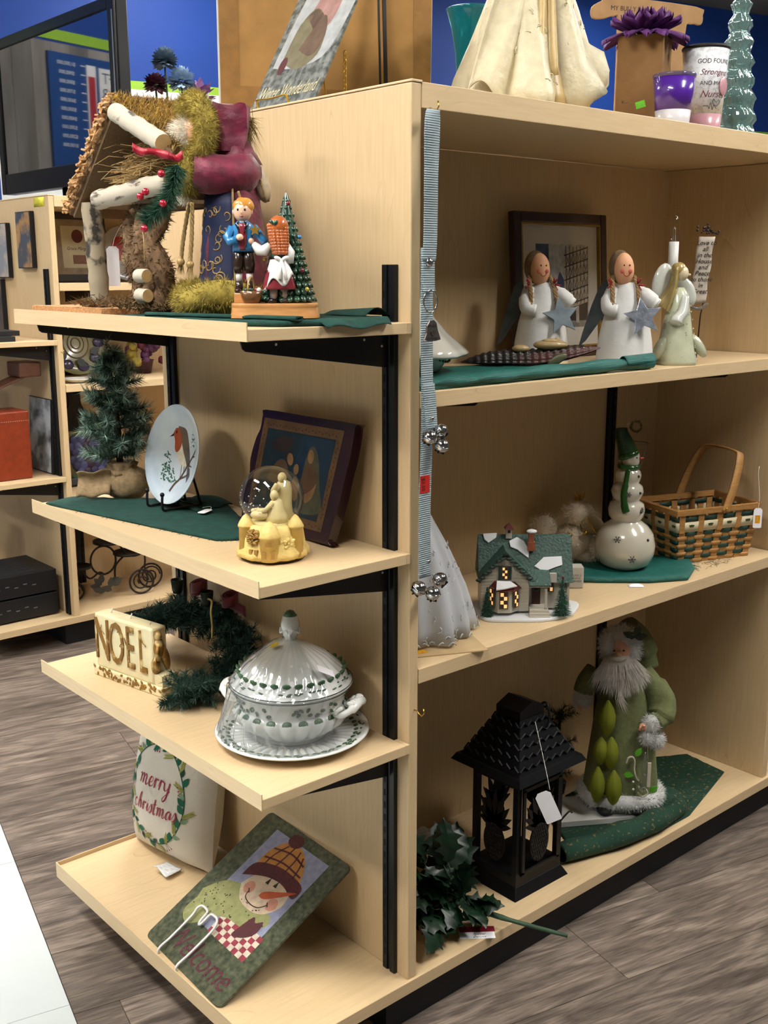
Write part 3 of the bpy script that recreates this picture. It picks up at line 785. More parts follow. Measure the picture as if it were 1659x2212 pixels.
rim.build('hood_trim_core', olive_fur, S); fur(rim, 4600, 0.012, 0.0006, (-0.1, 0, -0.3), 0.55).build('hood_trim_fur', olive_fur, S, False, kind='stuff')
brd = MB(); brd.ell((sx_(418), -0.008, sz_(334)), (0.022, 0.020, 0.028), 12, 9, (0, 0.5, 0)); brd.build('beard_core', white_fur, S)
fur(brd, 1900, 0.022, 0.0006, (-0.9, 0, -0.45), 0.4).build('beard', white_fur, S, False, kind='stuff')
def rope(par, pts, r, name, m):
    q = crv(pts, 14); t = MB(); n = len(q)
    for s_ in range(3):
        t.tube([Vector(q[i]) + Vector((math.cos(i * 0.9 + s_ * 2.09), math.sin(i * 0.9 + s_ * 2.09), 0)) * r * 0.55 for i in range(n)], r * 0.62, 5)
    return t.build(name, m, par)
for pts, tz in (([(sx_(430), -0.06, sz_(462)), (sx_(418), -0.064, sz_(520)), (sx_(409), -0.064, sz_(575))], None), ([(sx_(436), -0.062, sz_(462)), (sx_(434), -0.066, sz_(520)), (sx_(428), -0.066, sz_(580))], None)):
    rope(S, pts, 0.0036, 'tassel_cord', goldthread)
    e = Vector(pts[-1]); tm = MB(); tm.ell(e, 0.007, 10, 8)
    for i in range(46): tm.blade(e + Vector((rnd.uniform(-.004, .004), rnd.uniform(-.004, .004), -.003)), (rnd.uniform(-.006, .006), rnd.uniform(-.006, .006), -0.02), 0.0008)
    tm.build('tassel', goldthread, S)
sack = MB(); sack.ell((sx_(560), 0.012, sz_(408)), (0.017, 0.026, 0.044), 14, 10, (0, -0.35, 0), lambda v: 1 + 0.06 * math.sin(9 * math.atan2(v.y, v.x))); sack.build('gift_sack', mat('pale_sack_cloth', '#c7b79b', 0.7, 0, 0.3, 40), S)
rope(S, [(sx_(545), -0.014, sz_(365)), (sx_(562), -0.014, sz_(395)), (sx_(572), -0.012, sz_(430)), (sx_(574), -0.006, sz_(448))], 0.0018, 'sack_cord', goldthread)
sp_ = MB()
for i in range(150):
    sp_.blade((sx_(542) + rnd.gauss(0, .004), rnd.gauss(0.01, .006), sz_(300) + rnd.gauss(0, .01)), (rnd.uniform(0.0, 0.03), rnd.uniform(-.02, .02), rnd.uniform(-0.06, 0.012)), 0.0006)
sp_.build('dried_sprigs', mat('dry_grass', '#8d7c45', 0.9, 0, 0.2), S, False, kind='stuff')
sk = rope(S, [(sx_(528), -0.055, sz_(440)), (sx_(545), -0.05, sz_(500)), (sx_(556), -0.045, sz_(560))], 0.0022, 'robe_cord', goldthread)
# pine swag in his hand
pine_m = mat('artificial_pine', '#1f4a35', 0.7, 0, 0.3, 90)
pine_l = mat('artificial_pine_pale', '#4a7a60', 0.7, 0, 0.3, 90)
berry_m = mat('red_berry', '#a3122b', 0.25, 0, 0.1, coat=0.5)
ribbon_m = mat('red_ribbon', '#9c1228', 0.45, 0, 0.15, 40)
W = thing('pine_swag', 'green pine swag with red berries and ribbon held by the burgundy santa', 'wreath', (-0.292, 0.258, Z1 + 0.188), FACE); W.scale = (0.95, 0.95, 0.95)
wu = lambda u, v: ((u - 372) / 1190.0, (445 - v) / 1190.0)
path = crv([(wu(398, 372)[0], -0.028, wu(398, 372)[1]), (wu(392, 400)[0], -0.03, wu(392, 400)[1]), (wu(382, 430)[0], -0.03, wu(382, 430)[1]), (wu(362, 455)[0], -0.03, wu(362, 455)[1]), (wu(330, 480)[0], -0.03, wu(330, 480)[1])], 4)
core = MB(); core.tube(path, 0.004, 6); core.build('wire_stem', pine_m, W)
nd = MB(); nd2 = MB()
for i in range(len(path) - 1):
    needles(nd, path[i], path[i + 1], 95, 0.024, 0.0009, 1.0, 0.4); needles(nd2, path[i], path[i + 1], 35, 0.026, 0.0008, 1.0, 0.4)
nd.build('needles', pine_m, W, False, kind='stuff'); nd2.build('pale_needles', pine_l, W, False, kind='stuff')
for u, v in ((328, 434), (339, 425), (372, 447), (371, 391), (333, 495)):
    x, z = wu(u, v); MB().ell((x, -0.052, z), 0.0062, 12, 9).build('berry', berry_m, W)
rb = MB(); pts = [wu(316, 340), (wu(335, 350)), wu(360, 350), wu(385, 356), wu(398, 362), wu(414, 354)]
q = crv(pts, 6)
rb.add([(x, -0.045 + 0.004 * math.sin(i * 0.6), z + h) for i, (x, z) in enumerate(q) for h in (-0.006 - 0.002 * math.sin(i * .5), 0.006)], [(2 * i, 2 * i + 1, 2 * i + 3, 2 * i + 2) for i in range(len(q) - 1)])
rb.build('ribbon', ribbon_m, W, solid=0.0012)
cs = MB(); cs.tube([(wu(327, 500)[0], -0.04, wu(327, 500)[1]), (wu(328, 530)[0], -0.04, wu(328, 530)[1]), (wu(327, 560)[0], -0.04, wu(327, 560)[1])], 0.0008, 5); cs.build('gold_string', goldthread, W)

# children figurine
F = thing('children_figurine', 'porcelain figurine of boy and girl by a christmas tree on wooden base', 'figurine', (-0.195, 0.107, Z1 + 0.0105), FACE); F.scale = (0.97, 0.97, 0.97)
k = 1 / 1268.0
X = lambda u: (u - 597) * k
Zf = lambda v: (696 - v) * k / 0.977
fwood = mat('figurine_base_wood', '#c98f55', 0.4, 0, 0.15, 30, stretch=(1, 1, 6), coat=0.3)
fb = MB()
pr = [(1.0, 0.0), (1.0, 0.002), (0.975, 0.008), (0.955, 0.016), (0.955, 0.0165), (0.965, 0.018), (0.965, 0.022), (0.955, 0.0235)]
ov = lambda a: (abs(math.cos(a)) ** 0.55 * (1 if math.cos(a) > 0 else -1), abs(math.sin(a)) ** 0.55 * (1 if math.sin(a) > 0 else -1))
vs = []; n = 40
for s_, z in pr:
    for j in range(n):
        cx, cy = ov(2 * PI * j / n); vs.append((cx * 0.073 * s_, cy * 0.046 * s_, z))
fs = [(i * n + j, i * n + (j + 1) % n, (i + 1) * n + (j + 1) % n, (i + 1) * n + j) for i in range(len(pr) - 1) for j in range(n)] + [tuple(range(n - 1, -1, -1)), tuple((len(pr) - 1) * n + j for j in range(n))]
fb.add(vs, fs).build('wooden_base', fwood, F, True, angle=40)
BZ = 0.0235
glz = dict(rough=0.25, var=0.06, coat=0.4)
P = lambda nm, c, **k_: mat('glazed_' + nm, c, **{**glz, **k_})
g_blue, g_brown, g_skin, g_hair, g_red, g_white, g_green, g_tree, g_black = P('blue', '#3178ad'), P('brown', '#2f2018'), P('skin', '#e3b79a'), P('hair', '#c98b3d', var=0.25), P('red', '#7d2b35'), P('white', '#e6e4df'), P('green', '#1d4a38'), P('tree', '#274a38', var=0.35), P('black', '#17171a')
g_orange = P('orange_hair', '#b4602f', var=0.3)
# tree of stacked leaf tips
tm = MB(); tm.lathe([(0.040, 0.0), (0.036, 0.02), (0.02, 0.1), (0.006, 0.165), (0, 0.178)], 16, (X(622), 0.018, BZ)); tm.build('tree_core', g_tree, F)
tips = MB()
for row in range(15):
    t = row / 14.0; rr = 0.044 * (1 - t) + 0.004; z = BZ + 0.008 + 0.155 * t; m = max(5, int(17 * (1 - t) + 5))
    for j in range(m):
        a = 2 * PI * (j + 0.5 * (row % 2)) / m; d = Vector((math.cos(a), math.sin(a), 0))
        c = Vector((X(622), 0.018, z)) + d * rr * 0.86
        tips.ell(c, (0.0085 * (1.1 - 0.5 * t), 0.0055 * (1.1 - 0.5 * t), 0.0035), 7, 5, (0, 0.75, a))
tips.build('tree_leaves', g_tree, F)
for x, y, z, m in ((X(620) + .006, 0.006, BZ + 0.158, g_red), (X(650), 0.002, BZ + 0.105, g_blue), (X(655), -0.008, BZ + 0.052, g_red), (X(665), -0.012, BZ + 0.022, P('yellow', '#c9b04a')), (X(578), -0.008, BZ + 0.07, P('yellow', '#c9b04a'))):
    MB().ell((x, y, z), 0.0036, 8, 6).build('ornament', m, F)
# boy
bxm, by = X(535), -0.006
def limb(pts, r, name, m, n=9): return MB().tube(pts, r, n).build(name, m, F)
MB().obx((X(540), -0.004, BZ + 0.008), (0.040, 0.03, 0.016)).build('step_stool', fwood, F, False, bevel=0.001)
z0 = BZ + 0.016
for s_ in (-1, 1):
    limb([(bxm + s_ * 0.0085, by, z0 + 0.018), (bxm + s_ * 0.0085, by, z0 + 0.034)], [0.0052, 0.006], 'stocking', g_white)
    limb([(bxm + s_ * 0.009, by, z0 + 0.0), (bxm + s_ * 0.0085, by, z0 + 0.019)], [0.0065, 0.006], 'boot', g_brown)
    MB().ell((bxm + s_ * 0.010, by - 0.005, z0 + 0.004), (0.006, 0.010, 0.0045), 9, 7).build('boot_toe', g_brown, F)
    limb([(bxm + s_ * 0.0085, by, z0 + 0.032), (bxm + s_ * 0.009, by, z0 + 0.045), (bxm + s_ * 0.007, by, z0 + 0.072)], [0.0075, 0.0095, 0.0095], 'breeches', g_brown)
jk = MB(); jk.lathe([(0.0185, 0), (0.0175, 0.012), (0.0165, 0.03), (0.0185, 0.04), (0.011, 0.046), (0.006, 0.05)], 18, (bxm, by, z0 + 0.066), None, 1.0, 0.72); jk.build('jacket', g_blue, F)
vt = MB(); vt.grid(lambda u, v: (bxm + (u - .5) * 0.014 * (0.6 + 0.4 * math.sin(PI * v)), by - 0.0142 - 0.001 * math.sin(PI * u), z0 + 0.068 + 0.042 * v), 6, 6); vt.build('waistcoat', g_red, F, solid=0.001)
for s_ in (-1, 1):
    lp = MB(); lp.add([(bxm + s_ * 0.003, by - 0.0158, z0 + 0.092), (bxm + s_ * 0.011, by - 0.0135, z0 + 0.108), (bxm + s_ * 0.004, by - 0.013, z0 + 0.114)], [(0, 1, 2)]); lp.build('lapel', g_black, F, solid=0.0012)
limb([(bxm - 0.017, by, z0 + 0.104), (bxm - 0.025, by - 0.004, z0 + 0.088), (bxm - 0.02, by - 0.014, z0 + 0.081), (bxm - 0.008, by - 0.019, z0 + 0.085)], [0.0072, 0.0076, 0.0068, 0.006], 'arm', g_blue)
limb([(bxm + 0.017, by, z0 + 0.104), (bxm + 0.026, by - 0.004, z0 + 0.092), (bxm + 0.036, by - 0.012, z0 + 0.080)], [0.0072, 0.0074, 0.006], 'arm', g_blue)
MB().ell((bxm - 0.003, by - 0.021, z0 + 0.088), (0.0062, 0.005, 0.0055), 9, 7).build('hand', g_skin, F)
MB().lathe([(0.0085, 0), (0.0078, 0.004)], 14, (bxm, by, z0 + 0.111)).build('collar', g_white, F)
MB().ell((bxm, by - 0.001, z0 + 0.129), (0.0148, 0.0145, 0.0172), 18, 14).build('head', g_skin, F)
for s_ in (-1, 1):
    MB().ell((bxm + s_ * 0.0056, by - 0.0142, z0 + 0.131), (0.0019, 0.0012, 0.0022), 8, 6).build('eye', g_black, F)
    MB().ell((bxm + s_ * 0.0148, by, z0 + 0.128), (0.002, 0.003, 0.004), 8, 6).build('ear', g_skin, F)
MB().ell((bxm, by - 0.0156, z0 + 0.1265), (0.0016, 0.0016, 0.002), 8, 6).build('nose', g_skin, F)
MB().ell((bxm, by - 0.0142, z0 + 0.1205), (0.0033, 0.0012, 0.0012), 8, 6).build('mouth', g_red, F)
hr = MB(); hr.ell((bxm + 0.001, by + 0.003, z0 + 0.136), (0.0172, 0.0165, 0.0155), 18, 12, (0.25, 0.1, 0), lambda v: 1 + 0.05 * math.sin(7 * v.x + 5 * v.z)); hr.build('hair', g_hair, F)
st5 = ellp(0, 0, 1, 1, 10); s5 = [(0.008 * (1 if i % 2 == 0 else 0.45) * math.cos(PI / 2 + i * PI / 5), 0.008 * (1 if i % 2 == 0 else 0.45) * math.sin(PI / 2 + i * PI / 5)) for i in range(10)]
q = MB().prism(s5, -0.002, 0.002).xf(Matrix.Translation((X(562), -0.022, Zf(524))) @ Matrix.Scale(1.25, 4)); q.build('gold_star', P('gold', '#b9923f', metal=0.6), F, False)
# girl seen from behind
gx, gy = X(608), -0.020
for s_ in (-1, 1):
    limb([(gx + s_ * 0.009, gy, BZ + 0.006), (gx + s_ * 0.0085, gy, BZ + 0.026)], [0.006, 0.0072], 'stocking', P('grey_white', '#a9adb5'))
    MB().ell((gx + s_ * 0.011, gy - 0.002, BZ + 0.004), (0.0095, 0.008, 0.0045), 10, 7).build('shoe', g_black, F)
sk = MB(); sk.lathe([(0.0265, 0.0), (0.027, 0.003), (0.022, 0.022), (0.013, 0.044), (0.0115, 0.048)], 40, (gx, gy, BZ + 0.022), lambda a, t, z: 1 + 0.05 * (1 - t) * math.sin(13 * a), 1, 0.8); sk.build('skirt', g_red, F)
apn = MB()
def apron(u, v):
    a = RAD(195) + RAD(150) * u; z = BZ + 0.069 - (0.03 + 0.008 * math.sin(u * 12) + 0.012 * (1 - u)) * v; r = 0.0125 + (0.0125) * v
    return (gx + r * 1.05 * math.cos(a), gy + r * 0.88 * math.sin(a), z)
apn.grid(apron, 18, 6); apn.build('apron', g_white, F, solid=0.0012)
for s_ in (-1, 1):
    MB().ell((gx + 0.006 + s_ * 0.006, gy - 0.0125, BZ + 0.071), (0.0065, 0.003, 0.0035), 9, 7, (0, s_ * -0.4, 0)).build('bow_loop', g_white, F)
    limb([(gx + 0.006, gy - 0.0135, BZ + 0.07), (gx + 0.007 + s_ * 0.003, gy - 0.0185, BZ + 0.052), (gx + 0.009 + s_ * 0.005, gy - 0.023, BZ + 0.038)], [0.0018, 0.0026, 0.003], 'bow_tail', g_white)
bd = MB(); bd.lathe([(0.0115, 0), (0.0125, 0.012), (0.0145, 0.022), (0.009, 0.028)], 16, (gx, gy, BZ + 0.068), None, 1, 0.75); bd.build('bodice', g_green, F)
limb([(gx - 0.013, gy, BZ + 0.092), (gx - 0.022, gy - 0.002, BZ + 0.083), (gx - 0.03, gy + 0.002, BZ + 0.083), (gx - 0.040, gy + 0.006, BZ + 0.094)], [0.006, 0.0095, 0.009, 0.005], 'sleeve', g_white)
limb([(gx + 0.013, gy, BZ + 0.092), (gx + 0.019, gy, BZ + 0.08), (gx + 0.0185, gy - 0.001, BZ + 0.063)], [0.006, 0.0082, 0.006], 'sleeve', g_white)
MB().ell((gx - 0.044, gy + 0.006, BZ + 0.098), 0.0052, 9, 7).build('hand', g_skin, F)
MB().ell((gx + 0.001, gy + 0.001, BZ + 0.119), (0.0145, 0.0145, 0.016), 16, 12).build('head', g_skin, F)
gh = MB(); gh.ell((gx + 0.001, gy - 0.002, BZ + 0.121), (0.0165, 0.0155, 0.0168), 16, 12)
for i in range(70):
    t = (i % 10) / 9.0; an = RAD(200) + RAD(140) * (i // 10) / 6.0
    gh.ell((gx + 0.004 * t + (0.0145 - 0.004 * t * t) * math.cos(an), gy - 0.001 + (0.0125) * math.sin(an), BZ + 0.122 - 0.042 * t), (0.0042, 0.0038, 0.0042), 7, 5)
gh.build('hair', g_orange, F)
bw = MB(); bw.ell((gx - 0.008, gy - 0.0165, BZ + 0.127), (0.005, 0.002, 0.003), 8, 6, (0, .5, 0)); bw.ell((gx - 0.002, gy - 0.0175, BZ + 0.126), (0.005, 0.002, 0.003), 8, 6, (0, -.6, 0)); bw.build('hair_bow', g_green, F)
# basket at the boy's feet
bkm = P('basket', '#6e4b2c', var=0.3)
bz = MB(); bz.lathe([(0.012, 0), (0.0165, 0.010), (0.0185, 0.020), (0.0175, 0.020), (0.012, 0.012), (0, 0.011)], 20, (X(552), -0.030, BZ + 0.0), lambda a, t, z: 1 + 0.04 * math.sin(14 * a), 1, 0.75); bz.build('little_basket', bkm, F)
MB().tube([(X(552) + 0.004 * math.cos(a) , -0.030 + 0.011 * math.cos(a), BZ + 0.02 + 0.021 * math.sin(a)) for a in [PI * i / 14 for i in range(15)]], 0.0018, 6).build('little_basket_handle', P('basket_pale', '#a98a52'), F)
for i, (dx, dy, m) in enumerate(((-0.008, 0, g_tree), (0, -0.004, g_tree), (0.009, 0.001, g_red), (0.013, -0.002, g_white))):
    MB().ell((X(552) + dx, -0.030 + dy, BZ + 0.021), 0.0042, 8, 6).build('basket_fruit', m, F)
# ------------------------------------------------------------------ end shelf 2 : tree, plate, plaque, snow globe
c2 = [(-0.300, 0.795), (-0.235, 0.44), (-0.205, 0.29), (-0.155, 0.258), (-0.105, 0.33), (-0.016, 0.55), (-0.016, 0.62), (-0.085, 0.66), (-0.155, 0.72), (-0.225, 0.815)]
t = pad(c2, 0.006, wave=0.0022).build('green_cloth', cloth_green)
tag(t, 'dark green cloth spread under the robin plate', 'cloth', 'folded green cloths', (0, 0, Z2 + 0.0002))
frays(c2[0:3] + c2[3:4], 26, 0.010).build('frayed_threads', cloth_green, t, kind='stuff')
MB().grid(lambda u, v: (-0.115 + 0.098 * u, 0.50 + 0.12 * v + 0.02 * u, 0.0065 + 0.007 * math.sin(PI * v) * (0.4 + 0.6 * u) + 0.0015 * math.sin(u * 17)), 16, 12).build('cloth_crease', cloth_green, t, solid=0.001)

T = thing('tabletop_tree', 'small green tabletop pine tree with burlap-wrapped base', 'christmas tree', (-0.150, 0.755, Z2), FACE)
k = 1 / 1000.0
tx = lambda u: (u - 272) * k
tz = lambda v: (1075 - v) * k / 0.977
burl = mat('burlap', '#96805f', 0.95, 0, 0.22, 120, weave=330)
bl = MB(); bl.ell((tx(290), 0, 0.034), (0.048, 0.044, 0.038), 30, 18, None, lambda v: 1 + 0.05 * math.sin(6 * math.atan2(v.y, v.x) + 2 * v.z) + 0.07 * noise.noise(v * 4)); bl.xf(Matrix())
for i, v in enumerate(bl.v): bl.v[i] = (v[0], v[1], max(0.0005, v[2]))
bl.build('burlap_ball', burl, T)
MB().lathe([(0.036, 0), (0.029, 0.006), (0.026, 0.010), (0.031, 0.022), (0.027, 0.024)], 36, (tx(280), 0, 0.056), lambda a, t_, z: 1 + 0.12 * math.sin(7 * a + 1) + 0.05 * math.sin(17 * a)).build('burlap_collar', burl, T)
MB().grid(lambda u, v: (tx(262) - 0.07 * u, -0.034 + 0.012 * math.sin(v * 5) - 0.006 * u, 0.068 - 0.052 * v - 0.006 * u + 0.003 * math.sin(u * 9)), 12, 10).build('burlap_tie', burl, T, solid=0.0015)
MB().tube([(tx(275), 0, 0.06), (tx(275), 0, 0.16), (tx(262), 0, 0.31)], [0.008, 0.006, 0.003], 8).build('trunk', mat('dark_trunk', '#2c2419', 0.9), T)
nd = MB(); nd2 = MB(); tw = MB()
needle_g = mat('tree_needle', '#2b4a3b', 0.4, 0, 0.3, 90); needle_f = mat('tree_needle_frosted', '#86a394', 0.35, 0, 0.3, 90)
tiers = [(0.098, 0.060, 10), (0.125, 0.070, 10), (0.155, 0.066, 9), (0.185, 0.052, 9), (0.215, 0.050, 8), (0.24, 0.044, 7), (0.268, 0.028, 6), (0.29, 0.016, 5)]
for z, L_, m in tiers:
    for j in range(m):
        a = 2 * PI * j / m + rnd.uniform(-.3, .3); zz = z + rnd.uniform(-.012, .012); Lr = L_ * rnd.uniform(0.8, 1.18)
        p0 = Vector((tx(272), 0, zz)); p1 = p0 + Vector((math.cos(a) * Lr, math.sin(a) * Lr, rnd.uniform(0.004, 0.028)))
        tw.tube([p0, p1], 0.0014, 4); needles(nd, p0.lerp(p1, .12), p1, 150, 0.026, 0.0008, 1.0, 0.6); needles(nd2, p0.lerp(p1, .3), p1 + (p1 - p0) * .15, 90, 0.025, 0.0007, 0.95, 0.8)
needles(nd, (tx(264), 0, 0.27), (tx(260), 0, 0.335), 190, 0.019, 0.0006, .9, .7); needles(nd2, (tx(264), 0, 0.28), (tx(260), 0, 0.335), 60, 0.019, 0.0006, .9, .8)
tw.build('twigs', mat('dark_trunk'), T, kind='stuff'); nd.build('needles', needle_g, T, False, kind='stuff'); nd2.build('frosted_needles', needle_f, T, False, kind='stuff')
MB().tube(crv([(tx(300), -0.03, tz(998)), (tx(325), -0.05, tz(975)), (tx(345), -0.055, tz(968))], 5), 0.0009, 5).build('tag_string', burl, T)

PL_ = thing('robin_plate', 'round pale blue plate painted with a robin on a branch', 'plate', (-0.137, 0.575, Z2 + 0.010), -PI / 2)
LEAN = Matrix.Translation((0, 0, 0.004)) @ Matrix.Rotation(-RAD(13), 4, 'X') @ Matrix.Translation((0, 0, 0.101))
plate_m = mat('pale_blue_glaze', '#a9bccb', 0.22, 0, 0.05, 6, col2='#dfe6e6', thr=(0.35, 0.65), coat=0.6)
pm = MB(); pm.lathe([(0, 0.001), (0.078, 0.001), (0.090, 0.004), (0.101, 0.010), (0.1015, 0.012), (0.100, 0.0125), (0.088, 0.0075), (0.076, 0.0045), (0, 0.0045)], 48)
pm.xf(LEAN @ Matrix.Rotation(PI / 2, 4, 'X')); pm.build('dish', plate_m, PL_)
pt = [mat('plate_paint_' + n_, c, 0.3, 0, 0.15, 60) for n_, c in (('brown', '#6b5f4c'), ('orange', '#a4502f'), ('cream', '#d8d2bd'), ('black', '#1e1c1c'), ('green', '#3c6650'), ('twig', '#5a4c3e'), ('grey', '#5b5a5e'))]
pp = MB(); e = -0.0048
def paint(mi, pts, lay): pp.mi = mi; pp.flat(pts, e - 0.00012 * lay)
paint(0, crv([(0.002, 0.059), (0.030, 0.055), (0.045, 0.035), (0.056, 0.012), (0.062, -0.008), (0.055, -0.016), (0.040, 0.0), (0.02, 0.03), (0.002, 0.05), (0.002, 0.059)], 4)[:-1], 1)
paint(6, [(0.046, 0.022), (0.058, 0.008), (0.064, -0.014), (0.062, -0.024), (0.052, -0.01)], 2)
paint(6, [(0.056, -0.018), (0.066, -0.02), (0.074, -0.058), (0.064, -0.064), (0.060, -0.056)], 1)
paint(2, crv([(0.002, 0.02), (0.018, 0.03), (0.035, 0.008), (0.052, -0.014), (0.046, -0.022), (0.034, -0.018), (0.012, -0.002), (0.002, 0.02)], 4)[:-1], 3)
paint(1, crv([(-0.014, 0.042), (-0.006, 0.054), (0.008, 0.051), (0.020, 0.036), (0.022, 0.018), (0.010, 0.006), (0.000, 0.012), (-0.004, 0.028), (-0.014, 0.042)], 4)[:-1], 4)
paint(3, [(-0.026, 0.034), (-0.012, 0.043), (-0.011, 0.037)], 5); paint(3, ellp(-0.002, 0.046, 0.0028, 0.0033, 10), 6)
pp.mi = 5
for q in ([(0.004, -0.074), (0.02, -0.056), (0.036, -0.044), (0.058, -0.014), (0.072, 0.008), (0.080, 0.024)], [(0.036, -0.044), (0.052, -0.038), (0.066, -0.030)], [(0.058, -0.014), (0.072, -0.016)], [(0.07, 0.004), (0.078, 0.005)]):
    c_ = crv(q, 5); stroke(pp, c_, [0.0040 * (1 - 0.6 * i / len(c_)) for i in range(len(c_))], e - 0.0008)
stroke(pp, [(0.036, -0.016), (0.036, -0.042)], 0.0014, e - 0.0009); stroke(pp, [(0.046, -0.018), (0.046, -0.032)], 0.0014, e - 0.0009)
pp.mi = 4
for i in range(95):
    t_ = rnd.random() ** 0.7; z = 0.006 - 0.06 * t_; w = 0.004 + 0.030 * t_; x = -0.0265 + 0.018 * t_ + rnd.uniform(-w, w)
    pp.flat(leafp(x, z, rnd.uniform(.005, .009), 0.0015, rnd.choice((-0.5, -2.6)) + rnd.uniform(-.4, .4), 3), e - 0.0005 - 0.00002 * (i % 9))
for i in range(26):
    t_ = rnd.random(); pp.flat(leafp(0.063 + rnd.uniform(-.004, .004) * (1 + t_), 0.062 - 0.04 * t_, 0.005, 0.0008, rnd.uniform(-2.8, -.4), 3), e - 0.0004)
pp.xf(LEAN); pp.build('painted_robin', pt, PL_, False)
E_ = thing('plate_stand', 'black wire plate stand under the robin plate', 'stand', (-0.137, 0.575, Z2 + 0.0085), -PI / 2)
for s_ in (-0.030, 0.030):
    m = MB(); m.tube(crv([(s_, -0.030, 0.030), (s_, -0.031, 0.012), (s_, -0.028, 0.002), (s_, -0.01, 0.0015), (s_, 0.045, 0.0015), (s_, 0.055, 0.003)], 5), 0.0028, 8); m.ell((s_, -0.030, 0.033), 0.0048, 10, 8); m.build('front_hook', black_steel, E_)
    MB().tube(crv([(s_ * 0.8, 0.005, 0.003), (s_ * 0.8, 0.028, 0.07), (s_ * 0.8, 0.033, 0.085), (s_ * 0.9, 0.040, 0.070), (s_, 0.058, 0.002)], 5), 0.0026, 8).build('back_leg', black_steel, E_)
MB().tube([(-0.030, 0.04, 0.003), (0.030, 0.04, 0.003)], 0.0024, 8).build('cross_bar', black_steel, E_)
hang_tag('price_tag', 'small white tag lying on the green cloth below the robin plate', (-0.125, 0.472, Z2 + 0.0105), -PI / 2 + 0.5, 0.017, 0.03, [(0, 0, 0.029), (-0.004, 0.001, 0.04), (-0.016, 0.002, 0.052), (-0.03, 0.004, 0.046)]).rotation_euler = (-RAD(86), 0, -1.2)

Q = thing('decoupage_plaque', 'dark wooden plaque with a painted holy family, leaning on the panel', 'plaque', (-0.064, 0.243, Z2 + 0.0015), -PI / 2)
QL = Matrix.Rotation(-RAD(11.5), 4, 'X')
maroon = mat('maroon_varnished_wood', '#2a0f12', 0.25, 0, 0.25, 30, coat=0.6, bump=0.3, bscale=40)
out = [(-0.150, 0.006), (-0.152, 0.05), (-0.143, 0.09), (-0.147, 0.12), (-0.138, 0.16), (-0.128, 0.18), (-0.126, 0.207), (-0.119, 0.217), (0.0, 0.217), (0.140, 0.217), (0.148, 0.210), (0.147, 0.16), (0.141, 0.12), (0.137, 0.08), (0.128, 0.04), (0.120, 0.006), (0.112, 0.0), (-0.142, 0.0)]
MB().prism(crv(out + [out[0]], 3)[:-1], -0.020, 0).xf(QL).build('board', maroon, Q, True, bevel=0.004, angle=35)
qp = MB(); qm = [mat('plaque_print_' + n_, c, 0.35, 0, 0.25, 40, coat=0.4) for n_, c in (('border', '#5e4423'), ('night', '#17282a'), ('robe', '#5a4226'), ('flesh', '#866640'), ('blue', '#1a2f40'), ('dark', '#2e2112'), ('veil', '#4a4a34'))]
def pq(mi, pts, lay): qp.mi = mi; qp.flat(pts, -0.0203 - 0.00012 * lay)
pq(0, [(-0.134, 0.018), (0.098, 0.018), (0.122, 0.202), (-0.118, 0.202)], 0)
pq(1, [(-0.116, 0.034), (0.082, 0.034), (0.104, 0.184), (-0.102, 0.184)], 1)
pq(4, [(-0.02, 0.07), (0.09, 0.06), (0.100, 0.180), (0.01, 0.182), (-0.01, 0.12)], 2)
pq(6, crv([(0.012, 0.04), (0.085, 0.05), (0.075, 0.10), (0.062, 0.145), (0.045, 0.165), (0.030, 0.155), (0.022, 0.12), (0.012, 0.04)], 4)[:-1], 3)
pq(2, crv([(0.02, 0.10), (0.03, 0.13), (0.045, 0.135), (0.062, 0.118), (0.066, 0.09), (0.05, 0.065), (0.03, 0.068), (0.02, 0.10)], 4)[:-1], 4)
pq(3, ellp(0.040, 0.146, 0.009, 0.013, 16, 0.1), 5); pq(3, crv([(0.028, 0.072), (0.055, 0.088), (0.066, 0.10), (0.060, 0.075), (0.042, 0.062), (0.028, 0.072)], 4)[:-1], 6)
pq(2, crv([(-0.085, 0.09), (-0.06, 0.125), (-0.035, 0.13), (-0.022, 0.11), (-0.03, 0.08), (-0.085, 0.09)], 4)[:-1], 3); pq(3, ellp(-0.020, 0.134, 0.009, 0.012, 14, 0.5), 4); pq(5, ellp(-0.026, 0.140, 0.010, 0.010, 14), 3)
pq(3, crv([(-0.008, 0.075), (-0.004, 0.10), (0.008, 0.105), (0.018, 0.08), (0.01, 0.06), (-0.008, 0.075)], 4)[:-1], 5); pq(3, ellp(0.002, 0.118, 0.008, 0.010, 14), 6)
pq(5, crv([(-0.09, 0.15), (-0.06, 0.172), (-0.02, 0.17), (-0.03, 0.15), (-0.06, 0.145), (-0.09, 0.15)], 4)[:-1], 2)
qp.mi = 5
for i in range(22): x = -0.108 + i * 0.0099; qp.flat(leafp(x, 0.191, 0.007, 0.0016, 0.4 * (-1) ** i, 3), -0.0206); qp.flat(leafp(x - 0.012, 0.025, 0.007, 0.0016, 0.4 * (-1) ** i, 3), -0.0206)
for i in range(17): z = 0.04 + i * 0.0085; s_ = (z - 0.018) / 0.184; qp.flat(leafp(0.090 + 0.0225 * s_, z, 0.006, 0.0016, 1.2 + .5 * (-1) ** i, 3), -0.0206); qp.flat(leafp(-0.126 + 0.0155 * s_, z, 0.006, 0.0016, 1.2 + .5 * (-1) ** i, 3), -0.0206)
qp.xf(QL); qp.build('painted_scene', qm, Q, False)
ck = MB(); cm = mat('chipped_wood', '#b9a58a', 0.6, 0, 0.2)
for x in (-0.095, -0.06, -0.035, -0.01, 0.03, 0.055, 0.1): ck.obx((x, -0.013 + rnd.uniform(-.004, .004), 0.2172), (0.009, 0.0035, 0.0008), (0, 0, rnd.uniform(-.8, .8)))
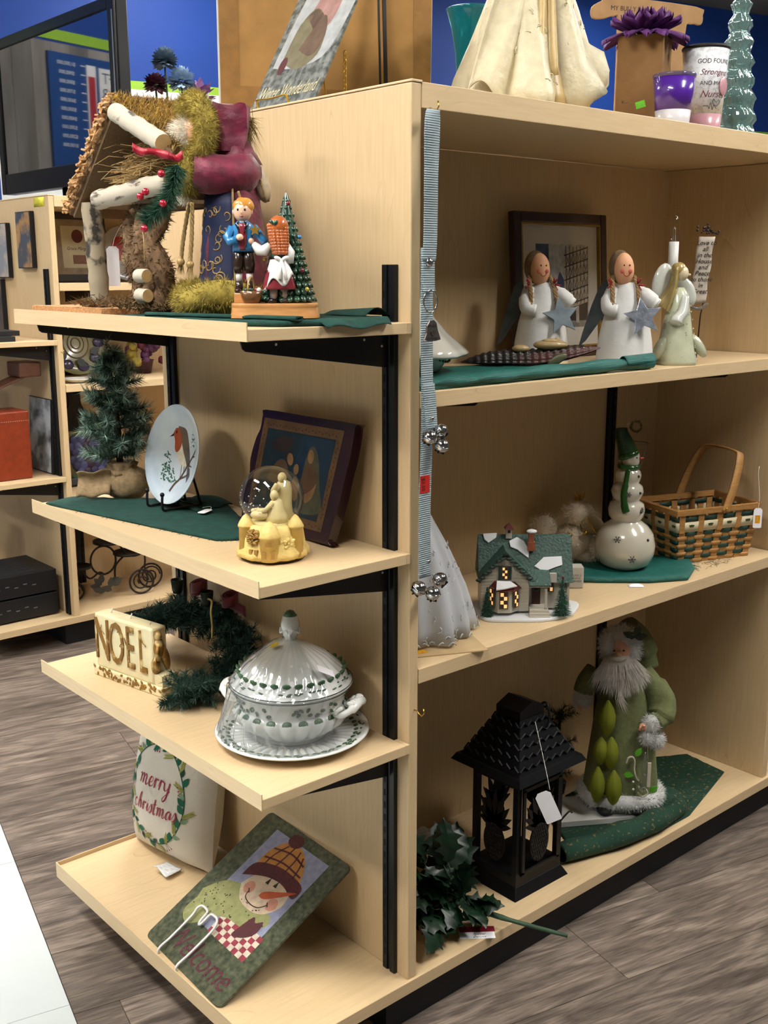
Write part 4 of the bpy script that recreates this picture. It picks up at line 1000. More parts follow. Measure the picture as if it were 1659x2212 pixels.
ck.xf(QL).build('edge_chips', cm, Q, False, kind='stuff')

G = thing('snow_globe', 'snow globe with nativity scene on cream sculpted village base', 'snow globe', (-0.190, 0.137, Z2), FACE)
resin = mat('cream_resin', '#d9bf74', 0.55, 0, 0.1, 60, bump=0.6, bscale=130, sss=0.1)
resin_d = mat('stained_resin', '#9c7a3c', 0.6, 0, 0.2, 60)
ivory = mat('ivory_figures', '#d8c590', 0.5, 0, 0.06, 60)
MB().lathe([(0.052, 0), (0.055, 0.002), (0.055, 0.005), (0.05, 0.006)], 32).build('plinth_ring', mat('dark_brown_felt', '#3a2a16', 0.9), G)
gb = MB(); gb.lathe([(0.056, 0.005), (0.0615, 0.008), (0.061, 0.016), (0.056, 0.024), (0.053, 0.04), (0.050, 0.052), (0.046, 0.060), (0.040, 0.062), (0.0, 0.055)], 56, (0, 0, 0), lambda a, t_, z: 1 + 0.03 * math.sin(11 * a) * math.sin(z * 150) + 0.02 * math.sin(23 * a + z * 200))
gb.build('village_base', resin, G)
for a, r_t, z0_, h_, dome in ((-90, 0.049, 0.006, 0.050, 1), (-32, 0.049, 0.006, 0.052, 0), (-152, 0.047, 0.008, 0.050, 0), (60, 0.047, 0.006, 0.05, 0), (120, 0.047, 0.006, 0.05, 1)):
    a = RAD(a); c = (r_t * math.cos(a), r_t * math.sin(a), z0_)
    if dome: tw_ = MB(); tw_.lathe([(0.0165, 0), (0.0165, h_ - 0.012), (0.0185, h_ - 0.011), (0.0185, h_ - 0.008), (0.016, h_), (0.011, h_ + 0.009), (0.004, h_ + 0.015), (0.0015, h_ + 0.016), (0, h_ + 0.018)], 16, c)
    else: tw_ = MB(); tw_.lathe([(0.0125, 0), (0.0122, h_), (0.0138, h_), (0.0138, h_ + 0.003), (0.011, h_ + 0.009), (0.005, h_ + 0.018), (0.0, h_ + 0.022)], 14, c)
    tw_.build('domed_house' if dome else 'tower', resin, G)
sm = MB()
for i in range(46):
    a = RAD(-72 + rnd.uniform(0, 32)); z = 0.010 + rnd.uniform(0, 0.032); r = 0.0535
    sm.ell((r * math.cos(a), r * math.sin(a), z), (0.0035, 0.0028, 0.003), 7, 5)
sm.build('stone_wall', resin, G, kind='stuff')
dw = MB()
for a, z, w, h_ in ((-97, 0.018, 0.006, 0.012), (-84, 0.018, 0.006, 0.012), (-90, 0.036, 0.012, 0.006), (-30, 0.03, 0.006, 0.009), (-112, 0.02, 0.006, 0.01), (-122, 0.02, 0.006, 0.01)):
    a = RAD(a); r = 0.064 if abs(math.degrees(a) + 90) < 10 else 0.0585
    dw.obx((r * math.cos(a), r * math.sin(a), z), (0.004, w, h_), (0, 0, a))
dw.build('doors_and_windows', resin_d, G, False, kind='stuff')
lfm = MB()
for i in range(40):
    a = RAD(rnd.uniform(-130, -108)); z = rnd.uniform(0.036, 0.058); lfm.ell((0.057 * math.cos(a), 0.057 * math.sin(a), z), (0.005, 0.004, 0.0015), 6, 4, (rnd.uniform(-1, 1), rnd.uniform(-1, 1), rnd.uniform(0, 3)))
lfm.build('palm_leaves', resin_d, G, kind='stuff')
gl = glass('globe_glass', '#f4f6f4', 0.02, 1.3, 1.5)
MB().ell((0, 0, 0.103), 0.0545, 40, 26).build('glass_ball', gl, G)
ig = MB(); ig.lathe([(0.040, 0.056), (0.034, 0.064), (0.0, 0.068)], 24); ig.build('ground_inside', ivory, G)
jo = MB(); jo.lathe([(0.015, 0.062), (0.013, 0.09), (0.0135, 0.115), (0.011, 0.127), (0.004, 0.131)], 18, (0.020, 0.010, 0), lambda a, t_, z: 1 + 0.07 * math.sin(7 * a)); jo.ell((0.018, 0.004, 0.136), (0.0075, 0.008, 0.009), 12, 9); jo.tube([(0.012, 0.0, 0.122), (0.004, -0.008, 0.116), (0.010, -0.014, 0.128)], [0.006, 0.005, 0.0035], 8)
jo.build('standing_figure', ivory, G)
ma = MB(); ma.lathe([(0.019, 0.062), (0.017, 0.074), (0.0115, 0.092), (0.009, 0.100), (0.003, 0.104)], 18, (0.010, -0.012, 0), lambda a, t_, z: 1 + 0.08 * math.sin(8 * a + z * 90)); ma.ell((0.006, -0.014, 0.109), (0.0072, 0.0078, 0.0095), 12, 9); ma.tube([(0.004, -0.018, 0.098), (-0.006, -0.024, 0.088), (-0.014, -0.022, 0.083)], [0.005, 0.0042, 0.003], 8)
ma.build('kneeling_figure', ivory, G)
mg = MB(); mg.ell((-0.018, -0.014, 0.076), (0.017, 0.011, 0.0085), 14, 8); mg.ell((-0.014, -0.016, 0.084), (0.010, 0.005, 0.004), 10, 7)
for i in range(9): mg.ell((-0.03 + 0.004 * i, -0.010 + 0.004 * math.sin(i), 0.082), 0.0045, 8, 6)
mg.build('manger', ivory, G)
fl_ = MB(); fm = mat('glitter_flakes', '#ffffff', 0.3, 0.2, 0)
for i in range(34):
    a, b_ = RAD(rnd.uniform(170, 280)), RAD(rnd.uniform(-25, 30)); fl_.ell((0.0535 * math.cos(a) * math.cos(b_), 0.0535 * math.sin(a) * math.cos(b_), 0.103 + 0.0535 * math.sin(b_)), rnd.choice((0.0005, 0.0008, 0.0011)), 6, 4)
fl_.build('snow_flakes', fm, G, kind='stuff')

# ------------------------------------------------------------------ end shelf 3 : candle, garland, tureen
N_ = thing('noel_candle', 'cream block candle spelling NOEL in raised gold letters', 'candle', (-0.243, 0.587, Z3), -RAD(79.7))
wax = mat('cream_wax', '#d9cfa6', 0.4, 0, 0.06, 30, sss=0.15, coat=0.2)
wax_gold = mat('gold_rubbed_wax', '#7d5a22', 0.4, 0.2, 0, 45, col2='#cdb67c', thr=(0.52, 0.66), bump=0.8, bscale=80)
wb = MB(); wb.bx(-0.102, 0.082, 0.002, 0.040, 0.0185, 0.137); wb.build('wax_block', wax, N_, True, bevel=0.005, angle=40)
wl = MB(); wl.bx(-0.108, 0.108, -0.002, 0.044, 0.0, 0.020); wl.build('wax_foot', wax, N_, True, bevel=0.003, angle=40)
fo = MB(); lumpbox(fo, (0.095, 0.021, 0.031), (0.022, 0.036, 0.024), (0, 0, 0), 4, 0.0015, 80); fo.build('wax_step', wax, N_)
lm = [(-0.076, 0.050, 'N'), (-0.030, 0.048, 'O'), (0.014, 0.042, 'E'), (0.053, 0.038, 'L')]
for x, w, ch_ in lm:
    o = text(ch_, 0.1, wax_gold, N_, Matrix.Translation((x, 0.0021, 0.079)) @ Matrix.Diagonal((w / 0.075, 1, 1.28, 1)), 'raised_letter', extrude=0.0034)
sw_ = MB()
for x, w, ch_ in lm:
    for j in range(2):
        q0 = (x + rnd.uniform(-.3, .3) * w, 0.079 + rnd.uniform(-.04, .04)); q = [q0]
        for _ in range(3): q.append((q[-1][0] + rnd.uniform(-.009, .009), q[-1][1] + rnd.uniform(-.013, .013)))
        sw_.tube([(a, 0.0008 - 0.001, b) for a, b in crv(q, 4)], 0.0011, 4)
sw_.build('gold_swirls', mat('gold_rub', '#8a6830', 0.45, 0.3, 0.2), N_, kind='stuff')
lv = MB()
for i in range(64):
    lv.ell((rnd.uniform(-.106, .106), -0.0022, rnd.uniform(0.004, 0.021)), (0.005, 0.0016, 0.0028), 6, 4, (0, rnd.uniform(0, 3), 0))
for i in range(16): lv.ell((0.1085, rnd.uniform(0, .042), rnd.uniform(.002, .017)), (0.0015, 0.005, 0.003), 6, 4)
lv.build('leaf_moulding', mat('gold_rub'), N_, kind='stuff')
an = MB(); an.ell((0.085, 0.016, 0.095), (0.010, 0.012, 0.022), 10, 8); an.ell((0.086, 0.014, 0.122), (0.009, 0.009, 0.010), 10, 8); an.ell((0.089, 0.028, 0.075), (0.007, 0.009, 0.030), 10, 8, (0.25, 0, 0)); an.ell((0.083, 0.008, 0.060), (0.010, 0.010, 0.018), 10, 8); an.tube([(0.088, 0.012, 0.105), (0.096, 0.002, 0.09), (0.094, 0.004, 0.075)], 0.0045, 7)
an.build('angel_relief', wax_gold, N_)
for x in (-0.068, -0.006, 0.055): MB().tube([(x, 0.021, 0.136), (x + 0.001, 0.021, 0.142), (x + 0.004, 0.022, 0.148 if x < 0.05 else 0.142)], 0.0013, 6).build('wick', string_m, N_)

GA = thing('pine_garland', 'dark green pine garland with burgundy bow behind the NOEL candle', 'garland', (-0.12, 0.50, Z3))
gp = crv([(-0.02, 0.27, 0.045), (0.035, 0.20, 0.085), (0.065, 0.12, 0.11), (0.078, 0.03, 0.105), (0.06, -0.05, 0.075), (0.01, -0.09, 0.045), (-0.05, -0.10, 0.03), (-0.095, -0.085, 0.025)], 5)
MB().tube(gp, 0.006, 6).build('wire_core', mat('dark_pine_core', '#16241b', 0.9), GA)
pine_d = mat('garland_needle', '#16352a', 0.6, 0, 0.35, 90); pine_d2 = mat('garland_needle_light', '#33584a', 0.6, 0, 0.3, 90)
nd = MB(); nd2 = MB(); tw = MB()
for i, p in enumerate(gp):
    for j in range(8):
        a = rnd.uniform(0, 2 * PI); tdir = Vector(gp[min(i + 1, len(gp) - 1)]) - Vector(gp[max(i - 1, 0)]); tdir.normalize()
        d = (Vector((math.cos(a), math.sin(a) * .9, math.sin(a * 1.7) * .7)) + tdir * rnd.uniform(-.2, .8)).normalized() * rnd.uniform(0.035, 0.062)
        p0 = Vector(p); p1 = p0 + d; p1.z = max(0.012, p1.z); p1.x = min(0.098, p1.x)
        tw.tube([p0, p1], 0.0012, 4); needles(nd, p0, p1, 80, 0.021, 0.0009, 1, .5); needles(nd2, p0.lerp(p1, .3), p1, 26, 0.021, 0.0007, 1, .6)
for m_ in (nd, nd2):
    for i, v in enumerate(m_.v): m_.v[i] = (min(v[0], 0.105), v[1], max(v[2], 0.001))
tw.build('twigs', mat('dark_pine_core'), GA, kind='stuff'); nd.build('needles', pine_d, GA, False, kind='stuff'); nd2.build('light_needles', pine_d2, GA, False, kind='stuff')
bowm = mat('burgundy_velvet_bow', '#5c0c1c', 0.6, 0, 0.2, 40, sheen=0.4)
for c, s_, an_ in (((0.07, 0.10, 0.165), 1, 0.2), ((0.075, 0.02, 0.165), -1, -0.2), ((0.05, 0.06, 0.18), 1, 1.2)):
    lp = MB(); lp.grid(lambda u, v: (c[0] + 0.016 * math.sin(2 * PI * u), c[1] + 0.032 * (1 - math.cos(2 * PI * u)) * s_ * .6, c[2] + (v - .5) * 0.022 + 0.006 * math.sin(2 * PI * u + an_)), 18, 3); lp.build('bow_loop', bowm, GA, solid=0.0015)
MB().grid(lambda u, v: (0.07 + 0.008 * u, 0.02 - 0.07 * u, 0.160 - 0.012 * u + (v - .5) * .022), 8, 2).build('bow_tail', bowm, GA, solid=0.0012)
gt = MB(); gt.tube(crv([(0.04, 0.03, 0.165), (0.03, 0.0, 0.168), (0.02, -0.012, 0.15), (0.022, -0.012, 0.12), (0.022, -0.01, 0.095)], 5), 0.0022, 6); gt.build('gold_ribbon', mat('pale_gold_ribbon', '#b5a05c', 0.4, 0.3, 0.1), GA)
for y in (0.17, 0.05): MB().lathe([(0.010, 0), (0.012, 0.008), (0.014, 0.03), (0.013, 0.03), (0.010, 0.01), (0, 0.009)], 14, (0.05, y, 0.145)).build('small_tin_bell', mat('dark_tin', '#1d2b22', 0.4, 0.5), GA)

PLT = thing('serving_platter', 'round white fluted platter with green rim dabs under the tureen', 'platter', (-0.138, 0.163, Z3), FACE)
china = mat('white_glazed_china', '#dcdedb', 0.18, 0, 0.04, 12, coat=0.8)
gdab = mat('green_brush_marks', '#3f5f42', 0.3, 0, 0.35, 90)
flut = lambda n_, a_: (lambda a, t_, z: 1 + a_ * abs(math.sin(n_ * a / 2.0)))
pl = MB(); pl.lathe([(0.080, 0.0), (0.085, 0.003), (0.10, 0.006), (0.137, 0.016), (0.1405, 0.019), (0.138, 0.021), (0.128, 0.0185), (0.098, 0.0095), (0.0, 0.0075)], 72); pl.build('dish', china, PLT)
fl_ = MB()
for i in range(44):
    a = 2 * PI * i / 44; fl_.ell((0.094 * math.cos(a), 0.094 * math.sin(a), 0.0092), (0.026, 0.0058, 0.0055), 10, 6, (0, -0.09, a))
fl_.build('flutes', china, PLT)
db = MB()
for i in range(44): a = 2 * PI * i / 44; db.ell((0.116 * math.cos(a), 0.116 * math.sin(a), 0.0150), (0.0050, 0.0062, 0.0016), 8, 4, (0, -0.28, a))
for i in range(90):
    a = rnd.uniform(0, 2 * PI); r = rnd.uniform(0.122, 0.134); db.ell((r * math.cos(a), r * math.sin(a), 0.0172 + (r - .122) * .26), (0.0042, 0.0022, 0.001), 6, 4, (0, -0.25, rnd.uniform(0, 3)))
db.build('green_dabs', gdab, PLT, kind='stuff')
TU = thing('soup_tureen', 'white lidded soup tureen with green dabs, partly wrapped in clear plastic', 'tureen', (-0.138, 0.163, Z3 + 0.0085), FACE)
bd = MB(); bd.lathe([(0.060, 0.0), (0.064, 0.003), (0.062, 0.008), (0.075, 0.018), (0.092, 0.034), (0.100, 0.050), (0.098, 0.058), (0.094, 0.062), (0.100, 0.085), (0.108, 0.094), (0.1085, 0.097), (0.104, 0.098), (0.09, 0.09), (0.0, 0.03)], 176, (0, 0, 0), lambda a, t_, z: 1 + (0.085 * abs(math.sin(11 * a)) if 0.008 < z < 0.055 else 0.0))
bd.build('bowl', china, TU)
ld = MB(); ld.lathe([(0.1095, 0.0975), (0.111, 0.101), (0.108, 0.105), (0.102, 0.108), (0.094, 0.119), (0.086, 0.128), (0.062, 0.150), (0.036, 0.166), (0.018, 0.174), (0.012, 0.178), (0, 0.179)], 196, (0, 0, 0), lambda a, t_, z: 1 + (0.05 * abs(math.sin(14 * a)) if 0.118 < z < 0.17 else 0)); ld.build('lid', china, TU)
kn = MB(); kn.lathe([(0.012, 0.176), (0.0105, 0.181), (0.0135, 0.186), (0.0165, 0.196), (0.0160, 0.210), (0.0125, 0.222), (0.006, 0.230), (0, 0.232)], 40, (0, 0, 0), lambda a, t_, z: 1 + (0.05 * abs(math.sin(8 * a)) if z > 0.19 else 0)); kn.build('finial', china, TU)
gk = MB(); gk.lathe([(0.0128, 0.2225), (0.0066, 0.2308), (0, 0.2328)], 16); gk.build('finial_tip_glaze', gdab, TU)
fk = MB()
for s_ in (-1, 1):
    fk.tube(crv([(s_ * 0.0165, -0.006, 0.203), (s_ * 0.017, -0.010, 0.193), (s_ * 0.012, -0.0135, 0.197)], 4), 0.002, 6); fk.tube(crv([(s_ * 0.002, -0.0165, 0.192), (s_ * 0.006, -0.0165, 0.199), (s_ * 0.011, -0.0140, 0.196)], 4), 0.0014, 6)
fk.ell((0, -0.0165, 0.1905), (0.003, 0.002, 0.007), 8, 6); fk.build('finial_relief', china, TU)
rg = MB()
for r, z in ((0.1105, 0.1035), (0.1088, 0.0958)): rg.tube([(r * math.cos(2 * PI * i / 60), r * math.sin(2 * PI * i / 60), z) for i in range(60)], 0.0008, 5, closed=True)
rg.build('dark_rim_lines', mat('dark_green_line', '#2c3a33', 0.3), TU)
db = MB()
for i in range(28): a = 2 * PI * i / 28; db.ell((0.0925 * math.cos(a), 0.0925 * math.sin(a), 0.1215), (0.004, 0.0085, 0.0105), 8, 6, (0, 0.7, a))
for i in range(22): a = 2 * PI * (i + .5) / 22; db.ell((0.0985 * math.cos(a), 0.0985 * math.sin(a), 0.053), (0.005, 0.0108, 0.0085), 8, 6, (0, -0.3, a))
for i in range(120):
    a = rnd.uniform(0, 2 * PI)
    if i % 2: z = rnd.uniform(0.065, 0.084); r = 0.0955 + (z - .062) * .26; til = -0.25
    else: z = rnd.uniform(0.108, 0.115); r = 0.104 - (z - .107) * .8; til = 0.7
    db.ell((r * math.cos(a), r * math.sin(a), z), (0.0014, 0.0056, 0.003), 6, 4, (rnd.uniform(-.8, .8), til, a))
db.build('green_dabs', gdab, TU, kind='stuff')
for s_ in (0, PI):
    M = Matrix.Rotation(s_ - RAD(22), 4, 'Z'); h_ = MB()
    h_.tube(crv([(0.094, -0.022, 0.058), (0.112, -0.030, 0.062), (0.128, -0.022, 0.072), (0.132, 0.0, 0.078), (0.128, 0.022, 0.072), (0.112, 0.030, 0.062), (0.094, 0.022, 0.058)], 6), [0.006] * 12 + [0.0085] * 13 + [0.006] * 12, 9)
    for sg in (-1, 1): h_.tube(crv([(0.098, sg * .026, 0.06), (0.104, sg * .034, 0.068), (0.111, sg * .028, 0.074), (0.106, sg * .023, 0.068)], 4), 0.004, 7)
    for j in range(6): h_.ell((0.130 - abs(j - 2.5) * 0.002, -0.02 + 0.008 * j, 0.081), (0.008, 0.0035, 0.005), 8, 6)
    h_.xf(M).build('scroll_handle', china, TU)
film = glass('clear_plastic_wrap', '#f2f4f4', 0.06, 2.6, 1.45, 0.07, '#dfe4e6')
fw = MB()
def wrapf(u, v):
    a = RAD(95) + RAD(215) * u; ins = 0.5 + 0.5 * math.cos((u - .5) * PI)
    prof = [(0.135, 0.010), (0.128, 0.03), (0.119, 0.065), (0.1135, 0.10), (0.100, 0.118), (0.078, 0.140), (0.045, 0.166), (0.016, 0.182)]
    i = v * 7; k_ = min(int(i), 6); f = i - k_; r = prof[k_][0] * (1 - f) + prof[k_ + 1][0] * f; z = prof[k_][1] * (1 - f) + prof[k_ + 1][1] * f
    r *= 1 + 0.022 * math.sin(u * 120 + 5 * math.sin(v * 7)) * (1 - v) + 0.012 * noise.noise(Vector((u * 22, v * 9, 3)))
    return (r * math.cos(a), r * math.sin(a), z + 0.003 * noise.noise(Vector((u * 14, v * 14, 7))))
fw.grid(wrapf, 190, 40); fw.build('plastic_wrap', film, TU)
yl = MB(); yl.obx((-0.026, -0.026, 0.1765), (0.016, 0.010, 0.0006), (0.35, -0.45, -0.3)); yl.build('price_sticker', mat('yellow_sticker', '#d2b21e', 0.5, 0, 0.15, 90), TU, False)
pa = MB(); pa.obx((0.066, -0.062, 0.141), (0.036, 0.016, 0.0006), (0.5, 0.5, 0.55)); pa.build('paper_label', white_tag, TU, False)

# ------------------------------------------------------------------ base deck of the end : pillow, cutting board
PI_ = thing('christmas_pillow', 'cream pillow printed with a leafy wreath around the words merry christmas', 'pillow', (-0.104, 0.682, ZD + 0.001), rot=(-RAD(9), 0, -RAD(80)))
PW_, PH_, PT_ = 0.262, 0.315, 0.072
pil_m = mat('cream_canvas', '#dcd7ca', 0.85, 0, 0.03, 30, weave=420)
def pf(x, z):
    a = min(1, abs(2 * x / PW_)); b = min(1, abs(2 * (z - PH_ / 2) / PH_))
    return PT_ * (max(0, 1 - a ** 2.6) ** 0.55) * (max(0, 1 - b ** 2.6) ** 0.55)
def pil(sg):
    def f(u, v):
        # corners pull out a little
        x = (u - .5) * PW_; z = v * PH_
        a, b = abs(2 * u - 1), abs(2 * v - 1)
        x *= 1 - 0.06 * (1 - b ** 2) * a ** 3; z = PH_ / 2 + (z - PH_ / 2) * (1 - 0.05 * (1 - a ** 2) * b ** 3)
        return (x, -sg * pf((u - .5) * PW_, v * PH_) + sg * -0.0 + 0.0015 * noise.noise(Vector((u * 9, v * 9, sg))), max(0.0, z))
    return f
m = MB(); m.grid(pil(1), 28, 28); m.grid(pil(-1), 28, 28); m.build('cushion', pil_m, PI_)
pr = MB(); pmats = [mat('pillow_ink_' + n_, c, 0.8, 0, 0.15, 80) for n_, c in (('green', '#0f5a41'), ('sage', '#6f8a6c'), ('olive', '#8a8f3a'), ('red', '#8e1638'), ('darkgreen', '#0b3d2e'))]
def onp(pts, mi, lift):
    pr.mi = mi; pr.add([(x, -pf(x, z) - lift, z) for x, z in pts], [tuple(range(len(pts)))])
WC = (-0.004, 0.160)
def ring(a, r=1.0): return (WC[0] + 0.089 * r * math.cos(a), WC[1] + 0.113 * r * math.sin(a))
for i in range(46):
    a = 2 * PI * i / 46 + rnd.uniform(-.05, .05); kind_ = i % 3; side = rnd.choice((-1, 1)); x, z = ring(a, 1.0)
    ang = a + PI / 2 + side * 0.75
    if kind_ == 0: onp(leafp(x, z, 0.024, 0.0068, ang), 0, 0.0018)
    elif kind_ == 1: onp(leafp(x, z, 0.019, 0.0052, ang), rnd.choice((0, 1, 4)), 0.0016)
    else:
        for j in range(7):
            px, pz = x + 0.026 * j / 7 * math.cos(ang), z + 0.026 * j / 7 * math.sin(ang)
            for sg in (-1, 1): onp(leafp(px, pz, 0.010, 0.0012, ang + sg * 0.55, 3), 2, 0.0014)
vine = [ring(2 * PI * i / 120) for i in range(121)]
def pstroke(pts, w, mi, lift):
    tmp = MB(); stroke(tmp, pts, w, 0); pr.mi = mi; pr.add([(v[0], -pf(v[0], v[2]) - lift, v[2]) for v in tmp.v], tmp.f)
pstroke(vine, 0.0022, 4, 0.0012)
for i in range(9):
    a = 2 * PI * i / 9 + .3; x, z = ring(a); 
    for j in (-1, 0, 1):
        q = ring(a + 0.09 * j, 1.16 if i % 2 else 0.86); pstroke([(x, z), ((x + q[0]) / 2, (z + q[1]) / 2), q], 0.0009, 4, 0.0013); onp(ellp(q[0], q[1], 0.0018, 0.0018, 8), 3, 0.0016)
SF = {'m': (.74, [[(0, .42), (.09, .52), (.12, .3), (.11, 0)], [(.12, .26), (.24, .52), (.32, .42), (.32, 0)], [(.32, .26), (.45, .52), (.54, .42), (.53, .1), (.62, 0), (.74, .14)]]),
      'e': (.40, [[(0, .16), (.28, .30), (.27, .48), (.14, .5), (.05, .24), (.16, 0), (.40, .14)]]),
      'r': (.38, [[(0, .16), (.09, .54), (.10, .25), (.10, 0)], [(.10, .28), (.19, .5), (.34, .46)]]),
      'y': (.46, [[(0, .48), (.05, .16), (.18, .08), (.30, .25), (.34, .52)], [(.34, .52), (.32, 0), (.25, -.4), (.10, -.5), (.10, -.3), (.46, .12)]]),
      'c': (.38, [[(.32, .40), (.20, .5), (.06, .32), (.08, .08), (.22, 0), (.38, .14)]]),
      'h': (.46, [[(0, .1), (.16, .85), (.24, .98), (.18, .6), (.08, 0)], [(.10, .28), (.24, .5), (.32, .36), (.32, .05), (.46, .12)]]),
      'i': (.24, [[(0, .14), (.09, .5), (.09, .06), (.24, .12)], [(.11, .68), (.12, .72)]]),
      's': (.32, [[(0, .12), (.17, .54), (.24, .22), (.14, 0), (.02, .05)], [(.14, 0), (.32, .14)]]),
      't': (.30, [[(.12, .9), (.09, .12), (.17, 0), (.30, .12)], [(-.06, .56), (.30, .64)]]),
      'a': (.46, [[(.33, .42), (.21, .5), (.05, .3), (.08, .05), (.22, .06), (.33, .46), (.33, .06), (.46, .12)]])}
def script(word, x0, z0, sc, w, mi):
    x = x0
    for ch_ in word:
        adv, sts = SF[ch_]
        for q in sts:
            c_ = crv(q, 5); n = len(c_)
            ws = [w * (0.55 + 0.75 * (1 if j + 1 < n and c_[j + 1][1] < c_[j][1] else 0)) for j in range(n)]
            pstroke([(x + a * sc + b * sc * 0.18, z0 + b * sc) for a, b in c_], ws, mi, 0.0020)
        x += adv * sc
script('merry', -0.056, 0.178, 0.044, 0.0027, 3)
script('christmas', -0.073, 0.118, 0.0395, 0.0025, 3)
pr.build('printed_wreath_and_words', pmats, PI_, False)
bt = MB()
for i in range(9):
    z = 0.10 + 0.022 * i; x = PW_ * 0.30 + 0.012 * math.sin(i); a = rnd.uniform(0, 6); q = leafp(x, z, 0.02, 0.005, a); bt.add([(u_, pf(u_, v_) + 0.0018, v_) for u_, v_ in q], [tuple(range(len(q)))])
bt.build('back_print', mat('pillow_ink_green'), PI_, False)
lb = MB(); lb.grid(lambda u, v: (0.02 + 0.05 * u, -0.035 - 0.045 * v, 0.004 + 0.006 * math.sin(u * 5) * v), 8, 6); lb.build('care_label', mat('white_care_label', '#d7d9da', 0.7, 0, 0.2, 160), PI_, solid=0.0006)

CB = thing('snowman_cutting_board', 'glass cutting board printed with a snowman in plaid hat and Welcome', 'cutting board', (-0.3085, 0.308, ZD + 0.0006), rot=(-RAD(60.5), 0, -RAD(92.5)))
BWd, BHt = 0.290, 0.350
def rrect(x0, x1, z0, z1, r, n=5):
    o_ = []
    for cx, cz, a0 in ((x1 - r, z1 - r, 0), (x0 + r, z1 - r, PI / 2), (x0 + r, z0 + r, PI), (x1 - r, z0 + r, 3 * PI / 2)):
        for i in range(n + 1): a = a0 + PI / 2 * i / n; o_.append((cx + r * math.cos(a), cz + r * math.sin(a)))
    return o_
mott = mat('mottled_green_print', '#3c4633', 0.14, 0, 0, 90, col2='#6a6e57', thr=(0.35, 0.7), bump=1.0, bscale=900)
MB().prism(rrect(-BWd / 2, BWd / 2, 0, BHt, 0.014), -0.002, 0.004).build('glass_board', mott, CB, False, bevel=0.0008)
dots = [mat('board_print_' + n_, c, 0.22, 0, 0.16, 70, bump=0.7, bscale=420) for n_, c in (('sky', '#8b8fa8'), ('face', '#c9b49a'), ('hat', '#b07a3a'), ('maroon', '#4e1c22'), ('scarf', '#8d8f5c'), ('nose', '#b2502c'), ('cream', '#cfc4ae'), ('red', '#8e3342'), ('black', '#241a16'), ('pink', '#bd8670'), ('text', '#54202c'))]
bp_ = MB()
def ab(a, b): return ((a - .5) * BWd, b * BHt)
def pb(mi, pts, lay): bp_.mi = mi; bp_.flat([ab(*q) for q in pts], -0.0021 - 0.0001 * lay)
pb(0, [(.20, .25), (.84, .25), (.84, .93), (.20, .93)], 1)
for i in range(9):
    for j in range(6):
        a, b = .42 + i * .05, .245 + j * .032
        if b + a * .3 < .62: pb(6 if (i + j) % 2 else 7, [(a, b), (a + .05, b), (a + .05, b + .032), (a, b + .032)], 2)
pb(4, crv([(.08, .40), (.20, .52), (.40, .56), (.56, .50), (.75, .52), (.80, .46), (.66, .38), (.46, .36), (.30, .30), (.14, .30), (.08, .40)], 5)[:-1], 3)
pb(4, crv([(.10, .34), (.26, .38), (.34, .30), (.22, .20), (.10, .24), (.10, .34)], 5)[:-1], 4)
pb(1, crv([(.33, .56), (.40, .68), (.56, .74), (.72, .70), (.78, .60), (.70, .50), (.56, .47), (.42, .49), (.33, .56)], 5)[:-1], 5)
pb(9, ellp(.42, .57, .05, .04, 14), 6); pb(9, ellp(.70, .57, .05, .04, 14), 6)
pb(2, crv([(.30, .66), (.30, .80), (.38, .90), (.52, .92), (.66, .86), (.76, .74), (.74, .68), (.5, .70), (.30, .66)], 5)[:-1], 6)
pb(3, crv([(.27, .60), (.29, .70), (.46, .755), (.64, .765), (.80, .74), (.80, .66), (.64, .69), (.46, .67), (.27, .60)], 5)[:-1], 8)
pb(3, ellp(.44, .935, .075, .045, 16), 9)
bp_.mi = 3
for q in ([(.36, .70), (.37, .80), (.42, .89)], [(.46, .73), (.47, .82), (.48, .91)], [(.57, .75), (.57, .83), (.55, .90)], [(.67, .75), (.65, .82), (.61, .88)], [(.31, .76), (.5, .79), (.72, .78)], [(.32, .83), (.5, .86), (.67, .84)]): stroke(bp_, [ab(*p_) for p_ in crv(q, 5)], 0.004, -0.0029)
pb(5, crv([(.545, .565), (.56, .60), (.66, .645), (.80, .70), (.68, .61), (.60, .565), (.545, .565)], 4)[:-1], 9)
bp_.mi = 8
for q in ([(.44, .55), (.46, .515), (.54, .50), (.62, .51), (.67, .55)], [(.425, .565), (.455, .545)], [(.655, .565), (.685, .545)]): stroke(bp_, [ab(*p_) for p_ in crv(q, 5)], 0.0022, -0.0031)
for a, b in ((.52, .655), (.60, .665)): pb(8, [(a - .018, b - .012), (a + .018, b - .012), (a, b + .032)], 9)
for i in range(120):
    a, b = rnd.uniform(.1, .78), rnd.uniform(.22, .54)
    if (0.30 < b < 0.37 and a < .36) or (.37 < b < .51 and a > .1): pb(8, ellp(a, b, .005, .0042, 6), 7)
pb(3, crv([(.62, .36), (.66, .46), (.71, .44), (.76, .47), (.78, .40), (.72, .34), (.62, .31), (.62, .36)], 4)[:-1], 8)
bp_.build('snowman_print', dots, CB, False)
text('Welcome', 0.060, dots[10], CB, Matrix.Translation((0.010, -0.0026, 0.040)) @ Matrix.Diagonal((0.92, 1, 1.1, 1)), 'printed_word', shear=0.25)
WS = thing('wire_easel', 'white wire easel holding the snowman cutting board', 'stand', (-0.3085, 0.308, ZD + 0.0006), rot=(-RAD(60.5), 0, -RAD(92.5)))
wht = mat('white_coated_wire', '#d9d9d6', 0.35, 0, 0.02)
